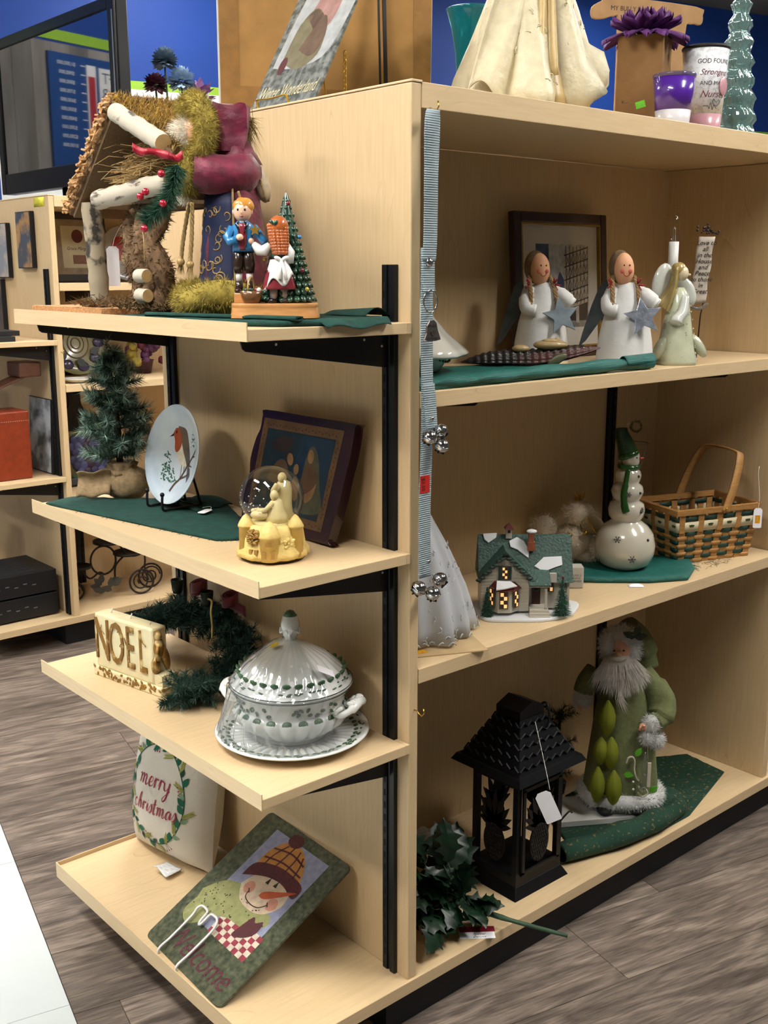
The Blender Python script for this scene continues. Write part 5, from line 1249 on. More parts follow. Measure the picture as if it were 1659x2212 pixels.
for s_ in (-1, 1):
    MB().tube(crv([(s_ * 0.036 - 0.04, 0.0065, -0.002), (s_ * 0.036 - 0.04, -0.004, -0.006), (s_ * 0.036 - 0.04, -0.012, 0.003), (s_ * 0.036 - 0.04, -0.010, 0.03), (s_ * 0.037 - 0.04, -0.010, 0.085), (s_ * 0.037 - 0.04, -0.014, 0.103), (s_ * 0.028 - 0.04, -0.016, 0.112), (s_ * 0.010 - 0.04, -0.016, 0.112), (s_ * 0.0045 - 0.04, -0.015, 0.107)], 5), 0.0026, 8).build('front_loop', wht, WS)
MB().tube(crv([(-0.0355, -0.0150, 0.107), (-0.036, -0.014, 0.09), (-0.040, -0.013, 0.082), (-0.044, -0.014, 0.09), (-0.0445, -0.0150, 0.107)], 4), 0.0026, 8).build('centre_dip', wht, WS)
MB().tube([(-0.06, 0.0075, 0.005), (-0.04, 0.0075, 0.16), (-0.02, 0.0075, 0.005)], 0.0026, 8).build('back_support', wht, WS)
# ------------------------------------------------------------------ upper bay shelf : dolls, picture, cloth
crack = mat('crackled_white_paint', '#c3c4c2', 0.6, 0, 0, 8, col2='#d8d6d0', thr=(0.3, 0.7), bump=0.5, bscale=60)
face_p = mat('peach_painted_face', '#d69f78', 0.6, 0, 0.04)
cheek_p = mat('rosy_cheek_paint', '#c05a4f', 0.6, 0, 0.05); dark_p = mat('dark_face_paint', '#2a1a14', 0.6, 0, 0); mouth_p = mat('red_mouth_paint', '#8f2a22', 0.6, 0, 0)
hair_b = mat('brown_wool_hair', '#6d563f', 0.9, 0, 0.25, 120, bump=0.5, bscale=200)
jute = mat('jute_braid', '#8b6f4b', 0.9, 0, 0.25, 120)
zinc = mat('galvanised_metal', '#6b757a', 0.45, 0.75, 0.25, 40)
star_s = mat('silver_leaf_star', '#a7b0bd', 0.3, 0.8, 0.3, 60, bump=0.4, bscale=90)
red_yarn = mat('red_yarn', '#8e1420', 0.8, 0, 0.1)
D = thing('angel_doll', 'white angel doll with bright silver star, beside the ceramic angel night light', 'doll', (0.700, 0.088, B1 + 0.0005), FACE)
k = 1 / 1012.0
dx_ = lambda u: (u - 1360) * k
dz_ = lambda v: (797 - v) * k / 0.98
b_ = MB(); b_.lathe([(0.056, 0.0), (0.0605, 0.004), (0.0605, 0.012), (0.057, 0.05), (0.050, 0.09), (0.041, 0.125), (0.031, 0.155), (0.022, 0.170), (0.014, 0.176)], 28, (0, 0, 0), lambda a, t, z: 1 + 0.03 * math.sin(3 * a + 1)); b_.build('gown', crack, D)
MB().lathe([(0.052, 0), (0.0615, 0.001), (0.0618, 0.010), (0.058, 0.012)], 28).build('gown_foot', mat('bare_cream_foot', '#d2bd98', 0.6, 0, 0.06), D)
for s_, pts in ((-1, [(dx_(1330), -0.002, 0.160), (dx_(1318), -0.02, 0.140), (dx_(1318), -0.034, 0.122), (dx_(1332), -0.042, 0.118)]), (1, [(dx_(1375), -0.002, 0.162), (dx_(1395), -0.014, 0.150), (dx_(1412), -0.022, 0.136), (dx_(1420), -0.026, 0.130)])):
    MB().tube(crv(pts, 4), [0.014] * 4 + [0.0165] * 5 + [0.0135] * 4, 12).build('arm', crack, D)
hd = MB(); hd.ell((dx_(1350), -0.006, 0.203), (0.0215, 0.022, 0.034), 20, 14, (0, -0.05, 0)); hd.build('head', face_p, D)
hb = MB(); hb.ell((dx_(1345), 0.007, 0.208), (0.0245, 0.024, 0.035), 18, 12, (0, -0.05, 0)); hb.build('hair', hair_b, D)
for s_ in (-1, 1):
    MB().ell((dx_(1352) + s_ * 0.0058, -0.0268, 0.211), (0.0017, 0.001, 0.0019), 8, 6).build('eye', dark_p, D)
    MB().ell((dx_(1351) + s_ * 0.0078, -0.0258, 0.199), (0.005, 0.0016, 0.0048), 12, 6).build('cheek', cheek_p, D)
    pts = [(dx_(1350) + s_ * 0.022, -0.006, 0.190), (dx_(1350) + s_ * 0.026, -0.022, 0.172), (dx_(1350) + s_ * 0.027, -0.036, 0.150), (dx_(1350) + s_ * 0.030, -0.042, 0.126)]
    q = crv(pts, 6); br = MB()
    for j in range(3): br.tube([Vector(p) + Vector((0.003 * math.cos(i * 1.1 + j * 2.1), 0.002 * math.sin(i * 1.1 + j * 2.1), 0)) for i, p in enumerate(q)], 0.0026, 6)
    br.build('braid', jute, D)
    rbn = MB(); c = Vector(pts[1])
    for j in range(5): d = Vector((s_ * rnd.uniform(-.2, 1), -.5, rnd.uniform(-.9, 1))).normalized() * 0.016; rbn.tube([c, c + d * .6 + Vector((0, -.003, 0)), c + d], 0.0016, 5)
    rbn.build('red_ribbon', red_yarn, D)
mo = MB(); mo.tube([(dx_(1352) + 0.006 * math.cos(a), -0.0265, 0.195 + 0.006 * math.sin(a)) for a in [PI + PI * i / 10 for i in range(11)]], 0.0007, 5); mo.build('smile', mouth_p, D)
def starp(R, r, rot=0.15): return [((R if i % 2 == 0 else r) * math.cos(PI / 2 + i * PI / 5 + rot), (R if i % 2 == 0 else r) * math.sin(PI / 2 + i * PI / 5 + rot)) for i in range(10)]
MB().prism(starp(0.042, 0.019), -0.0015, 0.0015).xf(Matrix.Translation((dx_(1384), -0.057, 0.107)) @ Matrix.Rotation(-0.25, 4, 'X')).build('star', star_s, D, False, bevel=0.0008)
wg = [(0, 0.0), (-0.006, 0.016), (-0.022, 0.004), (-0.040, -0.04), (-0.058, -0.095), (-0.066, -0.125), (-0.050, -0.112), (-0.022, -0.075), (0.0, -0.05)]
for s_ in (1, -1):
    MB().prism([(s_ * a, b) for a, b in wg], -0.0008, 0.0008).xf(Matrix.Translation((s_ * -0.030, 0.038, 0.165)) @ Matrix.Rotation(0.25 if s_ > 0 else 1.3, 4, 'Z')).build('wing', zinc, D, False)
D2 = copy_tree(D); D2.location = (0.590, 0.226, B1 + 0.0005); D2.rotation_euler = (0, 0, FACE + 0.18)
D2['label'] = 'white angel doll holding a grey star, in front of the framed street picture'; D['group'] = D2['group'] = 'angel dolls on the upper bay shelf'
for ch_ in D2.children:
    if ch_.name.startswith('star'):
        ch_.data = ch_.data.copy(); ch_.data.materials.clear(); ch_.data.materials.append(zinc)

PF = thing('framed_picture', 'mahogany framed print of a half-timbered street, behind the angel doll', 'picture', (0.797, 0.338, B1), rot=(-RAD(4), 0, 0))
mah = mat('mahogany_frame', '#2a1210', 0.3, 0, 0.2, 40, coat=0.5); giltm = mat('gilt_line', '#9a7d3e', 0.4, 0.6, 0.15)
FW, FH = 0.165, 0.332
for x0, x1, z0, z1 in ((-FW, -FW + 0.024, 0, FH), (FW - 0.024, FW, 0, FH), (-FW + 0.024, FW - 0.024, 0, 0.024), (-FW + 0.024, FW - 0.024, FH - 0.024, FH)): MB().bx(x0, x1, -0.010, 0.010, z0, z1).build('frame_rail', mah, PF, False, bevel=0.003)
for x0, x1, z0, z1 in ((-FW + .024, -FW + .028, .024, FH - .024), (FW - .028, FW - .024, .024, FH - .024), (-FW + .028, FW - .028, .024, .028), (-FW + .028, FW - .028, FH - .028, FH - .024)): MB().bx(x0, x1, -0.009, 0.004, z0, z1).build('gilt_slip', giltm, PF, False)
MB().bx(-FW + .026, FW - .026, 0.0, 0.004, .026, FH - .026).build('mount', mat('pale_grey_mount', '#d6d2c8', 0.7, 0, 0.03), PF, False)
pc = MB(); pm_ = [mat('street_print_' + n_, c, 0.6, 0, 0.25, 60) for n_, c in (('sky', '#c6cacc'), ('blue', '#41587a'), ('wall', '#cbbfae'), ('timber', '#3a342f'), ('road', '#8f8a84'), ('dark', '#332e2b'), ('rust', '#6a4a38'))]
def pz(mi, pts, lay): pc.mi = mi; pc.flat(pts, -0.0002 - 0.0001 * lay)
pz(0, [(-.085, .07), (.105, .07), (.105, .262), (-.085, .262)], 0)
pz(1, [(-.085, .175), (-.04, .175), (-.04, .262), (-.085, .262)], 1); pz(1, [(-.012, .12), (.012, .12), (.014, .18), (-.002, .20), (-.012, .18)], 2)
pz(2, [(.015, .105), (.100, .125), (.102, .260), (.035, .262), (.012, .22)], 3)
pz(4, [(-.085, .07), (.105, .07), (.100, .11), (.0, .115), (-.085, .10)], 2); pz(5, [(.02, .085), (.098, .085), (.100, .128), (.016, .112)], 4); pz(2, [(.055, .08), (.066, .08), (.066, .12), (.055, .118)], 5); pz(5, [(.0, .075), (.05, .07), (.03, .09), (.01, .1)], 5); pz(6, [(-.03, .11), (.0, .11), (-.002, .17), (-.028, .175)], 2)
pc.mi = 3
for i in range(7): x = .02 + i * .0132; stroke(pc, [(x, .118 + i * .0015), (x + .001, .258)], 0.0022, -0.0010)
for i, z in enumerate((.135, .165, .195, .225, .252)): stroke(pc, [(.014, z - .016), (.102, z + .004)], 0.003, -0.0011)
for i in range(6):
    for j in range(4): x, z = .021 + i * .0132, .122 + j * .03 + i * .002; stroke(pc, [(x, z), (x + .0125, z + .026)], 0.0014, -0.0010); stroke(pc, [(x + .0125, z), (x, z + .026)], 0.0014, -0.0010)
pc.build('street_print', pm_, PF, False)
MB().bx(-FW + .026, FW - .026, -0.0055, -0.0050, .026, FH - .026).build('glazing', glass('picture_glass', '#fafafa', 0.02, 0.6), PF, False)

LA = thing('ceramic_angel_lamp', 'cream glazed angel night light with long hair and a clear candle bulb', 'night light', (0.836, 0.050, B1), FACE)
glz_c = mat('cream_green_glaze', '#b9bda2', 0.2, 0, 0.12, 30, coat=0.8); glz_w = mat('pale_white_glaze', '#c3c6bd', 0.2, 0, 0.06, 30, coat=0.8); blond = mat('blonde_glaze', '#a08c55', 0.3, 0, 0.2, 50, coat=0.5)
k = 1 / 995.0; ax_ = lambda u: (u - 1468) * k; az_ = lambda v: (790 - v) * k / 0.98
g_ = MB(); g_.lathe([(0.046, 0), (0.047, 0.008), (0.040, 0.035), (0.033, 0.075), (0.026, 0.115), (0.020, 0.15), (0.010, 0.165)], 30, (0, 0, 0), lambda a, t, z: 1 + 0.07 * (1 - t) * math.sin(5 * a)); g_.build('robe', glz_c, LA)
for c, r, ro in (((ax_(1430), -0.01, 0.035), (0.013, 0.018, 0.030), 0.4), ((ax_(1515), 0.0, 0.040), (0.012, 0.016, 0.030), -0.6)): MB().ell(c, r, 12, 9, (0, ro, 0)).build('robe_fold', glz_c, LA)
MB().ell((ax_(1470), -0.006, 0.195), (0.014, 0.014, 0.0165), 14, 10).build('head', mat('pale_glazed_face', '#cfc0a0', 0.3, 0, 0.03, coat=0.5), LA)
MB().ell((ax_(1476) + 0.0085, -0.008, 0.192), (0.004, 0.003, 0.003), 8, 6).build('nose', mat('pale_glazed_face'), LA)
h_ = MB(); h_.ell((ax_(1463), -0.002, 0.202), (0.017, 0.017, 0.017), 14, 10)
for j in range(9): h_.tube(crv([(ax_(1460) - 0.004 + 0.002 * j % .01, -0.014 + 0.0035 * j, 0.205), (ax_(1454) - 0.001 * j, -0.018 + 0.0035 * j, 0.17), (ax_(1446) - 0.0025 * j, -0.018 + 0.003 * j, 0.14), (ax_(1440) - 0.004 * j, -0.014 + 0.003 * j, 0.115 + 0.004 * j)], 5), 0.0042, 6)
h_.build('long_hair', blond, LA)
wv = MB(); wv.ell((ax_(1432), 0.012, 0.178), (0.023, 0.010, 0.040), 16, 10, (0, 0.28, 0.3)); wv.ell((ax_(1488), 0.022, 0.155), (0.020, 0.008, 0.034), 14, 9, (0, -0.4, -0.3)); wv.build('wings', glz_w, LA)
MB().tube(crv([(ax_(1476), -0.014, 0.145), (ax_(1470), -0.028, 0.115), (ax_(1456), -0.038, 0.098), (ax_(1452), -0.042, 0.09)], 4), [0.011] * 4 + [0.012] * 4 + [0.014] * 4 + [0.012], 10).build('sleeve', glz_w, LA)
sl_ = MB()
for i in range(60): a = rnd.uniform(PI, 2 * PI); z = rnd.uniform(0.01, 0.14); r = 0.047 - 0.17 * z; sl_.ell((r * math.cos(a), r * math.sin(a), z), 0.0016, 6, 4)
sl_.build('raised_scrolls', glz_c, LA, kind='stuff')
MB().lathe([(0.011, 0.17), (0.011, 0.262), (0.0, 0.2625)], 14, (ax_(1458), 0.030, 0)).build('candle_socket', mat('white_socket', '#cfcfca', 0.4), LA)
MB().lathe([(0.006, 0.2625), (0.0085, 0.272), (0.0115, 0.287), (0.009, 0.305), (0.003, 0.322), (0, 0.324)], 16, (ax_(1458), 0.030, 0)).build('glass_bulb', glass('bulb_glass', '#ffffff', 0.02, 0.8), LA)
MB().tube([(ax_(1458) - 0.003, 0.03, 0.264), (ax_(1458) - 0.002, 0.03, 0.288), (ax_(1458), 0.03, 0.293), (ax_(1458) + 0.002, 0.03, 0.288), (ax_(1458) + 0.003, 0.03, 0.264)], 0.0006, 5).build('filament', screw_m, LA)
SC = thing('scroll_pick', 'small parchment scroll ornament on a dark stick behind the ceramic angel', 'ornament', (0.995, 0.102, B1), FACE)
k = 1 / 940.0
MB().tube([(0.0, 0, 0.0005), (0.004, 0, 0.10), (0.010, 0, 0.14)], 0.0016, 6).build('stick', mat('dark_wire', '#241d18', 0.6), SC)
ps = MB(); ps.grid(lambda u, v: (-0.006 + 0.036 * (u - .5) + 0.013 * v + 0.0015 * math.sin(v * 14), -0.002 - 0.002 * math.sin(PI * u), 0.128 + 0.148 * v), 6, 16); ps.build('parchment', mat('parchment', '#b9b0a2', 0.8, 0, 0.15, 60), SC, solid=0.003)
for i, w_ in enumerate(('Love to', 'all', 'in the', 'House', 'and', 'Peace', 'to those', 'in', 'Great')): text(w_, 0.0145, dark_p, SC, Matrix.Translation((0.006 - 0.0012 * i, -0.0062, 0.262 - 0.0135 * i)), 'handwriting', shear=0.3)
be = MB()
for i in range(26): be.ell((0.008 + rnd.gauss(0, .012), -0.004 + rnd.uniform(-.004, .004), 0.282 + abs(rnd.gauss(0, .008))), rnd.uniform(.002, .0036), 7, 5)
be.build('berry_cluster', mat('tarnished_berries', '#4b4141', 0.4, 0.5, 0.3), SC, kind='stuff')
be = MB()
for i in range(16): be.ell((-0.026 + 0.0028 * i, -0.004, 0.125 - 0.010 * math.sin(PI * i / 15)), 0.0042, 8, 6)
be.build('glass_bead_fringe', glass('clear_beads', '#e6e6e6', 0.05, 1.0, 1.5, 0.25, '#b8b2a8'), SC, kind='stuff')

cb1 = thing('green_cloth', 'shiny teal green cloth folded along the front of the upper bay shelf', 'cloth', (0, 0, B1 + 0.0003), 0, 'folded green cloths')
pad([(0.028, 0.012), (0.30, 0.012), (0.56, 0.02), (0.60, 0.10), (0.50, 0.24), (0.028, 0.30)], 0.010, wave=0.002).build('flat_layers', teal_cloth, cb1)
rl_ = MB()
def frontroll(u, v):
    p = Vector((0.03, 0.032, 0)).lerp(Vector((0.30, 0.030, 0)), min(1, u * 2)) if u < .5 else Vector((0.30, 0.030, 0)).lerp(Vector((0.70, 0.016, 0)), (u - .5) * 2)
    a = 2 * PI * v; h = 0.0085 + 0.004 * u; w = 0.020 + 0.006 * math.sin(u * 5)
    return (p.x + 0.008 * math.cos(a) * u, p.y + w * math.cos(a), 0.0105 * 0 + h + 0.002 + h * math.sin(a) + 0.0015 * math.sin(u * 31 + v * 9))
rl_.grid(frontroll, 60, 18); rl_.build('rolled_front', teal_cloth, cb1, solid=0.0012)
lift = MB(); lift.grid(lambda u, v: (0.60 + 0.10 * u, 0.002 + 0.028 * v, 0.0305 - 0.028 * abs(2 * v - 1) ** 2 * 0.6 + 0.002 * u), 12, 8); lift.build('raised_end', teal_cloth, cb1, solid=0.001)

BO = thing('carved_boat_dish', 'dark ribbed boat-shaped carving with cream figures on top, on the upper bay shelf', 'carving', (0.487, 0.165, B1 + 0.012), FACE)
bo_m = mat('dark_ribbed_carving', '#1d1918', 0.5, 0, 0.35, 12, coat=0.2, col2='#4a2a24', thr=(0.5, 0.62)); tan = mat('tan_resin', '#9a8359', 0.45, 0, 0.12, 60, coat=0.2)
hull = MB()
def hullf(u, v):
    t = 2 * u - 1; x = 0.145 * t; w = 0.035 * max(0, 1 - abs(t) ** 2.2) ** 0.7 + 0.001; a = PI * v
    lift_ = 0.030 * max(0, t) ** 1.6 + 0.004
    rib = 1 + 0.07 * math.sin(u * 125) + 0.05 * math.sin(a * 22)
    return (x, -w * math.cos(a) * rib, lift_ + 0.026 * max(0, 1 - abs(t) ** 3) * math.sin(a) * rib * 1.0 + 0.0)
hull.grid(hullf, 120, 40); hull.grid(lambda u, v: (0.145 * (2 * u - 1), 0.036 * max(0, 1 - abs(2 * u - 1) ** 2.2) ** 0.7 * (2 * v - 1), 0.030 * max(0, 2 * u - 1) ** 1.6 + 0.0035 - 0.003 * max(0, 1 - abs(2 * u - 1) ** 2)), 40, 4)
hull.build('hull', bo_m, BO)
f1 = MB(); f1.ell((0.040, -0.006, 0.040), (0.036, 0.022, 0.011), 18, 9); f1.build('cream_mound', tan, BO)
f2 = MB(); f2.ell((0.040, -0.010, 0.048), (0.020, 0.012, 0.0055), 12, 8); f2.ell((0.052, -0.012, 0.050), 0.006, 10, 8); f2.build('resting_figure', tan, BO)
f3 = MB(); f3.ell((-0.022, -0.012, 0.033), (0.018, 0.012, 0.008), 12, 8); f3.build('small_mound', tan, BO)
MB().ell((0.05, -0.036, 0.012), (0.022, 0.004, 0.009), 12, 8, (0, -0.5, 0)).build('side_leaf', mat('dull_green_leaf', '#4e5137', 0.5), BO)

PO = thing('porcelain_tree', 'glossy white flared porcelain piece with gold bead trim, partly behind the post', 'porcelain', (0.190, 0.222, B1 + 0.0105), FACE)
por = mat('white_porcelain', '#c9c7bb', 0.12, 0, 0.03, 20, coat=1.0)
q = MB(); q.lathe([(0.0, 0.185), (0.006, 0.178), (0.022, 0.150), (0.048, 0.112), (0.080, 0.074), (0.112, 0.046), (0.122, 0.036), (0.118, 0.031), (0.09, 0.036), (0.06, 0.04), (0, 0.042)], 44, (0, 0, 0), lambda a, t, z: 1 + 0.05 * math.sin(5 * a) * (1 if z < 0.12 else 0.4)); q.build('flared_cover', por, PO)
q = MB(); q.lathe([(0.058, 0), (0.068, 0.004), (0.082, 0.026), (0.085, 0.040), (0.075, 0.041)], 36, (0.0, 0, 0)); q.build('foot_bowl', por, PO)
gbm = MB()
for i in range(52): a = 2 * PI * i / 52; gbm.ell((0.086 * math.cos(a), 0.086 * math.sin(a), 0.028 + 0.006 * math.sin(4 * a)), 0.0028, 7, 5)
gbm.build('gold_beads', mat('dark_gold_beads', '#6f5a2c', 0.3, 0.7, 0.1), PO, kind='stuff')
for x, z, a in ((0.056, 0.034, 0.3), (0.062, 0.038, 1.8), (0.050, 0.040, 2.6)): MB().flat(leafp(0, 0, 0.014, 0.004, a), 0).xf(Matrix.Translation((x, -0.066, z))).build('holly_leaf', mat('tiny_holly_green', '#2f4a2c', 0.4), PO, False, solid=0.001)

# ------------------------------------------------------------------ middle bay shelf
GO = thing('organza_gown_topper', 'white embroidered organza gown of a tree topper beside the ceramic house', 'tree topper', (0.160, 0.160, B2 + 0.003), FACE)
org = glass('white_organza', '#ffffff', 0.4, 0.15, 1.3, 0.62, '#c6cacd')
gw = lambda a, t, z: 1 + 0.09 * (1 - t) * math.sin(11 * a) + 0.05 * (1 - t) * math.sin(5 * a + 1)
MB().lathe([(0.112, 0.004), (0.110, 0.03), (0.094, 0.09), (0.066, 0.16), (0.036, 0.22), (0.015, 0.262), (0.010, 0.27)], 110, (0, 0, 0), gw).build('outer_organza', org, GO)
MB().lathe([(0.092, 0.004), (0.080, 0.07), (0.050, 0.16), (0.020, 0.25)], 60, (0, 0, 0), gw).build('lining', mat('white_lining', '#b4b6b8', 0.8, 0, 0.04), GO)
em = MB()
for i in range(90):
    a = rnd.uniform(PI * .9, 2.1 * PI); z = rnd.uniform(0.01, 0.18); r = (0.113 - 0.33 * max(0, z - 0.02)) * gw(a, min(1, z / .27), z) + 0.0012; an = rnd.uniform(0, 6)
    for j in range(3): b2_ = an + j * 2.1; em.tube([(r * math.cos(a), r * math.sin(a), z), (r * math.cos(a + 0.06 * math.cos(b2_)), r * math.sin(a + 0.06 * math.cos(b2_)), z + 0.008 * math.sin(b2_))], 0.0009, 4)
for i in range(44): a = 2 * PI * i / 44; r = 0.113 * gw(a, 0, 0); em.tube([(r * math.cos(a + 0.07 * t), r * math.sin(a + 0.07 * t), 0.005 + 0.006 * abs(math.sin(PI * (t + 1) / 2))) for t in (-1, -.5, 0, .5, 1)], 0.0013, 4)
em.build('embroidery', mat('silver_embroidery', '#b9bfc2', 0.4, 0.2, 0.05), GO, kind='stuff')
MB().lathe([(0.006, 0.25), (0.016, 0.262), (0.014, 0.29), (0.0, 0.30)], 14).build('bodice', mat('white_lining'), GO)
CBX = thing('beige_box_lid', 'beige card box with orange price sticker under the organza gown', 'box', (0.130, 0.062, B2), -RAD(25))
MB().bx(-0.085, 0.085, -0.045, 0.06, 0.0002, 0.0022).build('card', mat('beige_card', '#b39a72', 0.8, 0, 0.08), CBX, False)
MB().obx((-0.045, -0.022, 0.0026), (0.030, 0.018, 0.0005), (0, 0, 0.2)).build('price_sticker', mat('orange_sticker', '#d79a22', 0.5, 0, 0.3, 180), CBX, False)

H = thing('ceramic_house', 'ceramic village house with green shingle roof and snow patches', 'village house', (0.432, 0.110, B2), FACE); H.scale = (0.94, 0.94, 0.96)
k = 1 / 1034.0; hx = lambda X: (1000 + X / 5.925 - 1125) * k; hz = lambda Y: (1325 - 1120 - Y / 5.925) * k / 0.98
hw = mat('grey_white_clapboard', '#b3ae9f', 0.4, 0, 0.05, 30, coat=0.3); hr_ = mat('green_shingle', '#2c4a40', 0.45, 0, 0.3, 160, bump=0.9, bscale=180); snow = mat('glossy_snow', '#d5d7d8', 0.35, 0, 0.02); hd_ = mat('dark_window_frame', '#4b463a', 0.5); htrim = mat('dark_green_trim', '#1f352c', 0.5, 0, 0.2, 60); hred = mat('maroon_roof', '#4a1316', 0.35, 0, 0.15, coat=0.3); brick_m = mat('red_brick', '#8a4a2c', 0.7, 0, 0.2, 80)
lit = mat('pane_reflection_glow', '#f3c98a', 0.5, 0, 0, emit='#ffc27a', estr=0.7); pane_d = mat('dark_pane', '#40201a', 0.4)  # emission stands in for light reflecting off the window panes
# main wing (ridge along x) and front gable
xL, xM, xR = hx(85), hx(760), hx(1310)
MB().bx(xL + 0.004, xR - 0.002, -0.028, 0.052, 0.012, hz(720)).build('main_wall', hw, H, False)
zE, zR_ = hz(700), hz(215)
rf = MB(); rf.add([(xL - .002, -0.040, zE - 0.014), (xR + .004, -0.040, zE - 0.014), (xR + .004, 0.012, zR_), (xL - .002, 0.012, zR_), (xL - .002, 0.064, zE - 0.01), (xR + .004, 0.064, zE - 0.01)], [(0, 1, 2, 3), (3, 2, 5, 4), (0, 3, 4), (1, 5, 2), (0, 4, 5, 1)]); rf.build('main_roof', hr_, H, False)
MB().add([(xR + .003, -0.028, zE - .012), (xR + .003, 0.052, zE - .012), (xR + .003, 0.012, zR_ - .004), (xR + .0, -0.028, zE - .012), (xR, 0.052, zE - .012), (xR, 0.012, zR_ - .004)], [(0, 1, 2), (3, 5, 4), (0, 3, 4, 1), (1, 4, 5, 2), (2, 5, 3, 0)]).build('gable_end', hw, H, False)
gx0, gx1, gxa = hx(95), hx(735), hx(410); zg0, zga = hz(660), hz(390)
MB().add([(gx0, -0.052, 0.012), (gx1, -0.052, 0.012), (gx1, -0.052, zg0), (gxa, -0.052, zga - .004), (gx0, -0.052, zg0), (gx0, 0.0, 0.012), (gx1, 0.0, 0.012), (gx1, 0, zg0), (gxa, 0, zga - .004), (gx0, 0, zg0)], [(0, 1, 2, 3, 4), (9, 8, 7, 6, 5), (0, 5, 6, 1), (1, 6, 7, 2), (2, 7, 8, 3), (3, 8, 9, 4), (4, 9, 5, 0)]).build('front_gable_wall', hw, H, False)
for a, b in (((gx0 - .006, zg0 - .006), (gxa, zga + .004)), ((gx1 + .006, zg0 - .008), (gxa, zga + .004))):
    m = MB(); m.add([(a[0], -0.060, a[1]), (b[0], -0.060, b[1]), (b[0], 0.022, b[1]), (a[0], 0.0, a[1]), (a[0], -0.060, a[1] + .005), (b[0], -0.060, b[1] + .005), (b[0], 0.022, b[1] + .005), (a[0], 0.0, a[1] + .005)], [(0, 1, 2, 3), (7, 6, 5, 4), (0, 4, 5, 1), (1, 5, 6, 2), (2, 6, 7, 3), (3, 7, 4, 0)]); m.build('gable_roof', hr_, H, False)
    gm = MB()
    for i in range(9): t = i / 8.0; gm.ell((a[0] + (b[0] - a[0]) * t, -0.061, a[1] + (b[1] - a[1]) * t - 0.003 - 0.002 * (i % 2)), (0.007, 0.003, 0.004), 8, 6)
    gm.build('garland', htrim, H)
cbm = MB()
for i in range(11): z = 0.018 + 0.0075 * i; cbm.bx(gx0 + .001, gx1 - .001, -0.0528, -0.052, z, z + 0.0045)
cbm.build('clapboards', hw, H, False, kind='stuff')
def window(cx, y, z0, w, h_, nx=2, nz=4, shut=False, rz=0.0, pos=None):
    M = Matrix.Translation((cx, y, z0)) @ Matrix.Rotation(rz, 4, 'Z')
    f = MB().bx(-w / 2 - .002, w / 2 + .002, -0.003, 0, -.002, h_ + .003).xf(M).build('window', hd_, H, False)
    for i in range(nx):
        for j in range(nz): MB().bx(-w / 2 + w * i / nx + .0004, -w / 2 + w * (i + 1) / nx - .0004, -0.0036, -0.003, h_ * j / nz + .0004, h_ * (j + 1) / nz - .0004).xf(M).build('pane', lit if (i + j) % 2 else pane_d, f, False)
    if shut:
        for s_ in (-1, 1): MB().bx(s_ * (w / 2 + .005) - .0035, s_ * (w / 2 + .005) + .0035, -0.003, 0, -.002, h_ + .002).xf(M).build('shutter', htrim, f, False)
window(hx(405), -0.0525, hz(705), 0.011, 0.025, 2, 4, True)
bx0, bx1 = hx(235), hx(590)
by_ = MB(); by_.slab([(bx0, -0.052), (bx0 + .012, -0.072), (bx1 - .018, -0.072), (bx1, -0.052)], 0.014, hz(820)); by_.build('bay_window_wall', hw, H, False)
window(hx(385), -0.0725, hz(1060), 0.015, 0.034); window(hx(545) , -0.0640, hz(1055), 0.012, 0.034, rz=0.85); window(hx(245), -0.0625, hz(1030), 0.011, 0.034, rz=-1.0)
br_ = MB(); br_.add([(bx0 - .008, -0.052, hz(830)), (bx0 + .008, -0.079, hz(835)), (bx1 - .012, -0.079, hz(835)), (bx1 + .008, -0.052, hz(830)), (bx0 + .006, -0.053, hz(735)), (bx1 - .008, -0.053, hz(745))], [(0, 1, 4), (1, 2, 5, 4), (2, 3, 5), (0, 4, 5, 3), (3, 2, 1, 0)]); br_.build('bay_roof', hred, H, False)
sp2 = MB(); sp2.add([(hx(280), -0.079, hz(815)), (hx(400), -0.0785, hz(800)), (hx(560), -0.072, hz(775)), (hx(480), -0.058, hz(738)), (hx(300), -0.058, hz(732))], [(0, 1, 2, 3, 4)]); sp2.build('snow_patch', snow, H, False, solid=0.003)
px0, px1 = hx(740), hx(985)
MB().bx(px0, px1, -0.066, -0.028, 0.006, hz(1085)).build('porch_floor', hw, H, False)
MB().bx(px0 - .002, px1 + .002, -0.068, -0.028, hz(800), hz(775)).build('porch_beam', hw, H, False)
MB().add([(px0 - .003, -0.072, hz(780)), (px1 + .004, -0.072, hz(780)), (px1 + .004, -0.030, hz(640)), (px0 - .003, -0.030, hz(620)), (px0 - .003, -0.072, hz(765)), (px1 + .004, -0.072, hz(765)), (px1 + .004, -0.034, hz(625)), (px0 - .003, -0.034, hz(605))], [(0, 1, 2, 3), (7, 6, 5, 4), (0, 4, 5, 1), (1, 5, 6, 2), (2, 6, 7, 3), (3, 7, 4, 0)]).build('porch_roof', hr_, H, False)
MB().lathe([(0.0035, 0), (0.0028, 0.004), (0.0028, 0.04), (0.0036, 0.045)], 12, (hx(950), -0.064, hz(1085))).build('porch_column', hw, H)
for i in range(3): MB().bx(px0 - .001 - .0006 * i, px1 + .001 + .0006 * i, -0.072 - 0.005 * i, -0.066, 0.002, hz(1085) - 0.0055 * (i + 1) + 0.004).build('porch_step', hw, H, False)
MB().bx(hx(790), hx(905), -0.0310, -0.028, hz(1085), hz(815)).build('front_door', mat('maroon_door', '#3a1412', 0.4), H, False)
MB().tube([(hx(845) + 0.006 * math.cos(2 * PI * i / 16), -0.034, hz(860) + 0.006 * math.sin(2 * PI * i / 16)) for i in range(16)], 0.0022, 6, closed=True).build('door_wreath', htrim, H)
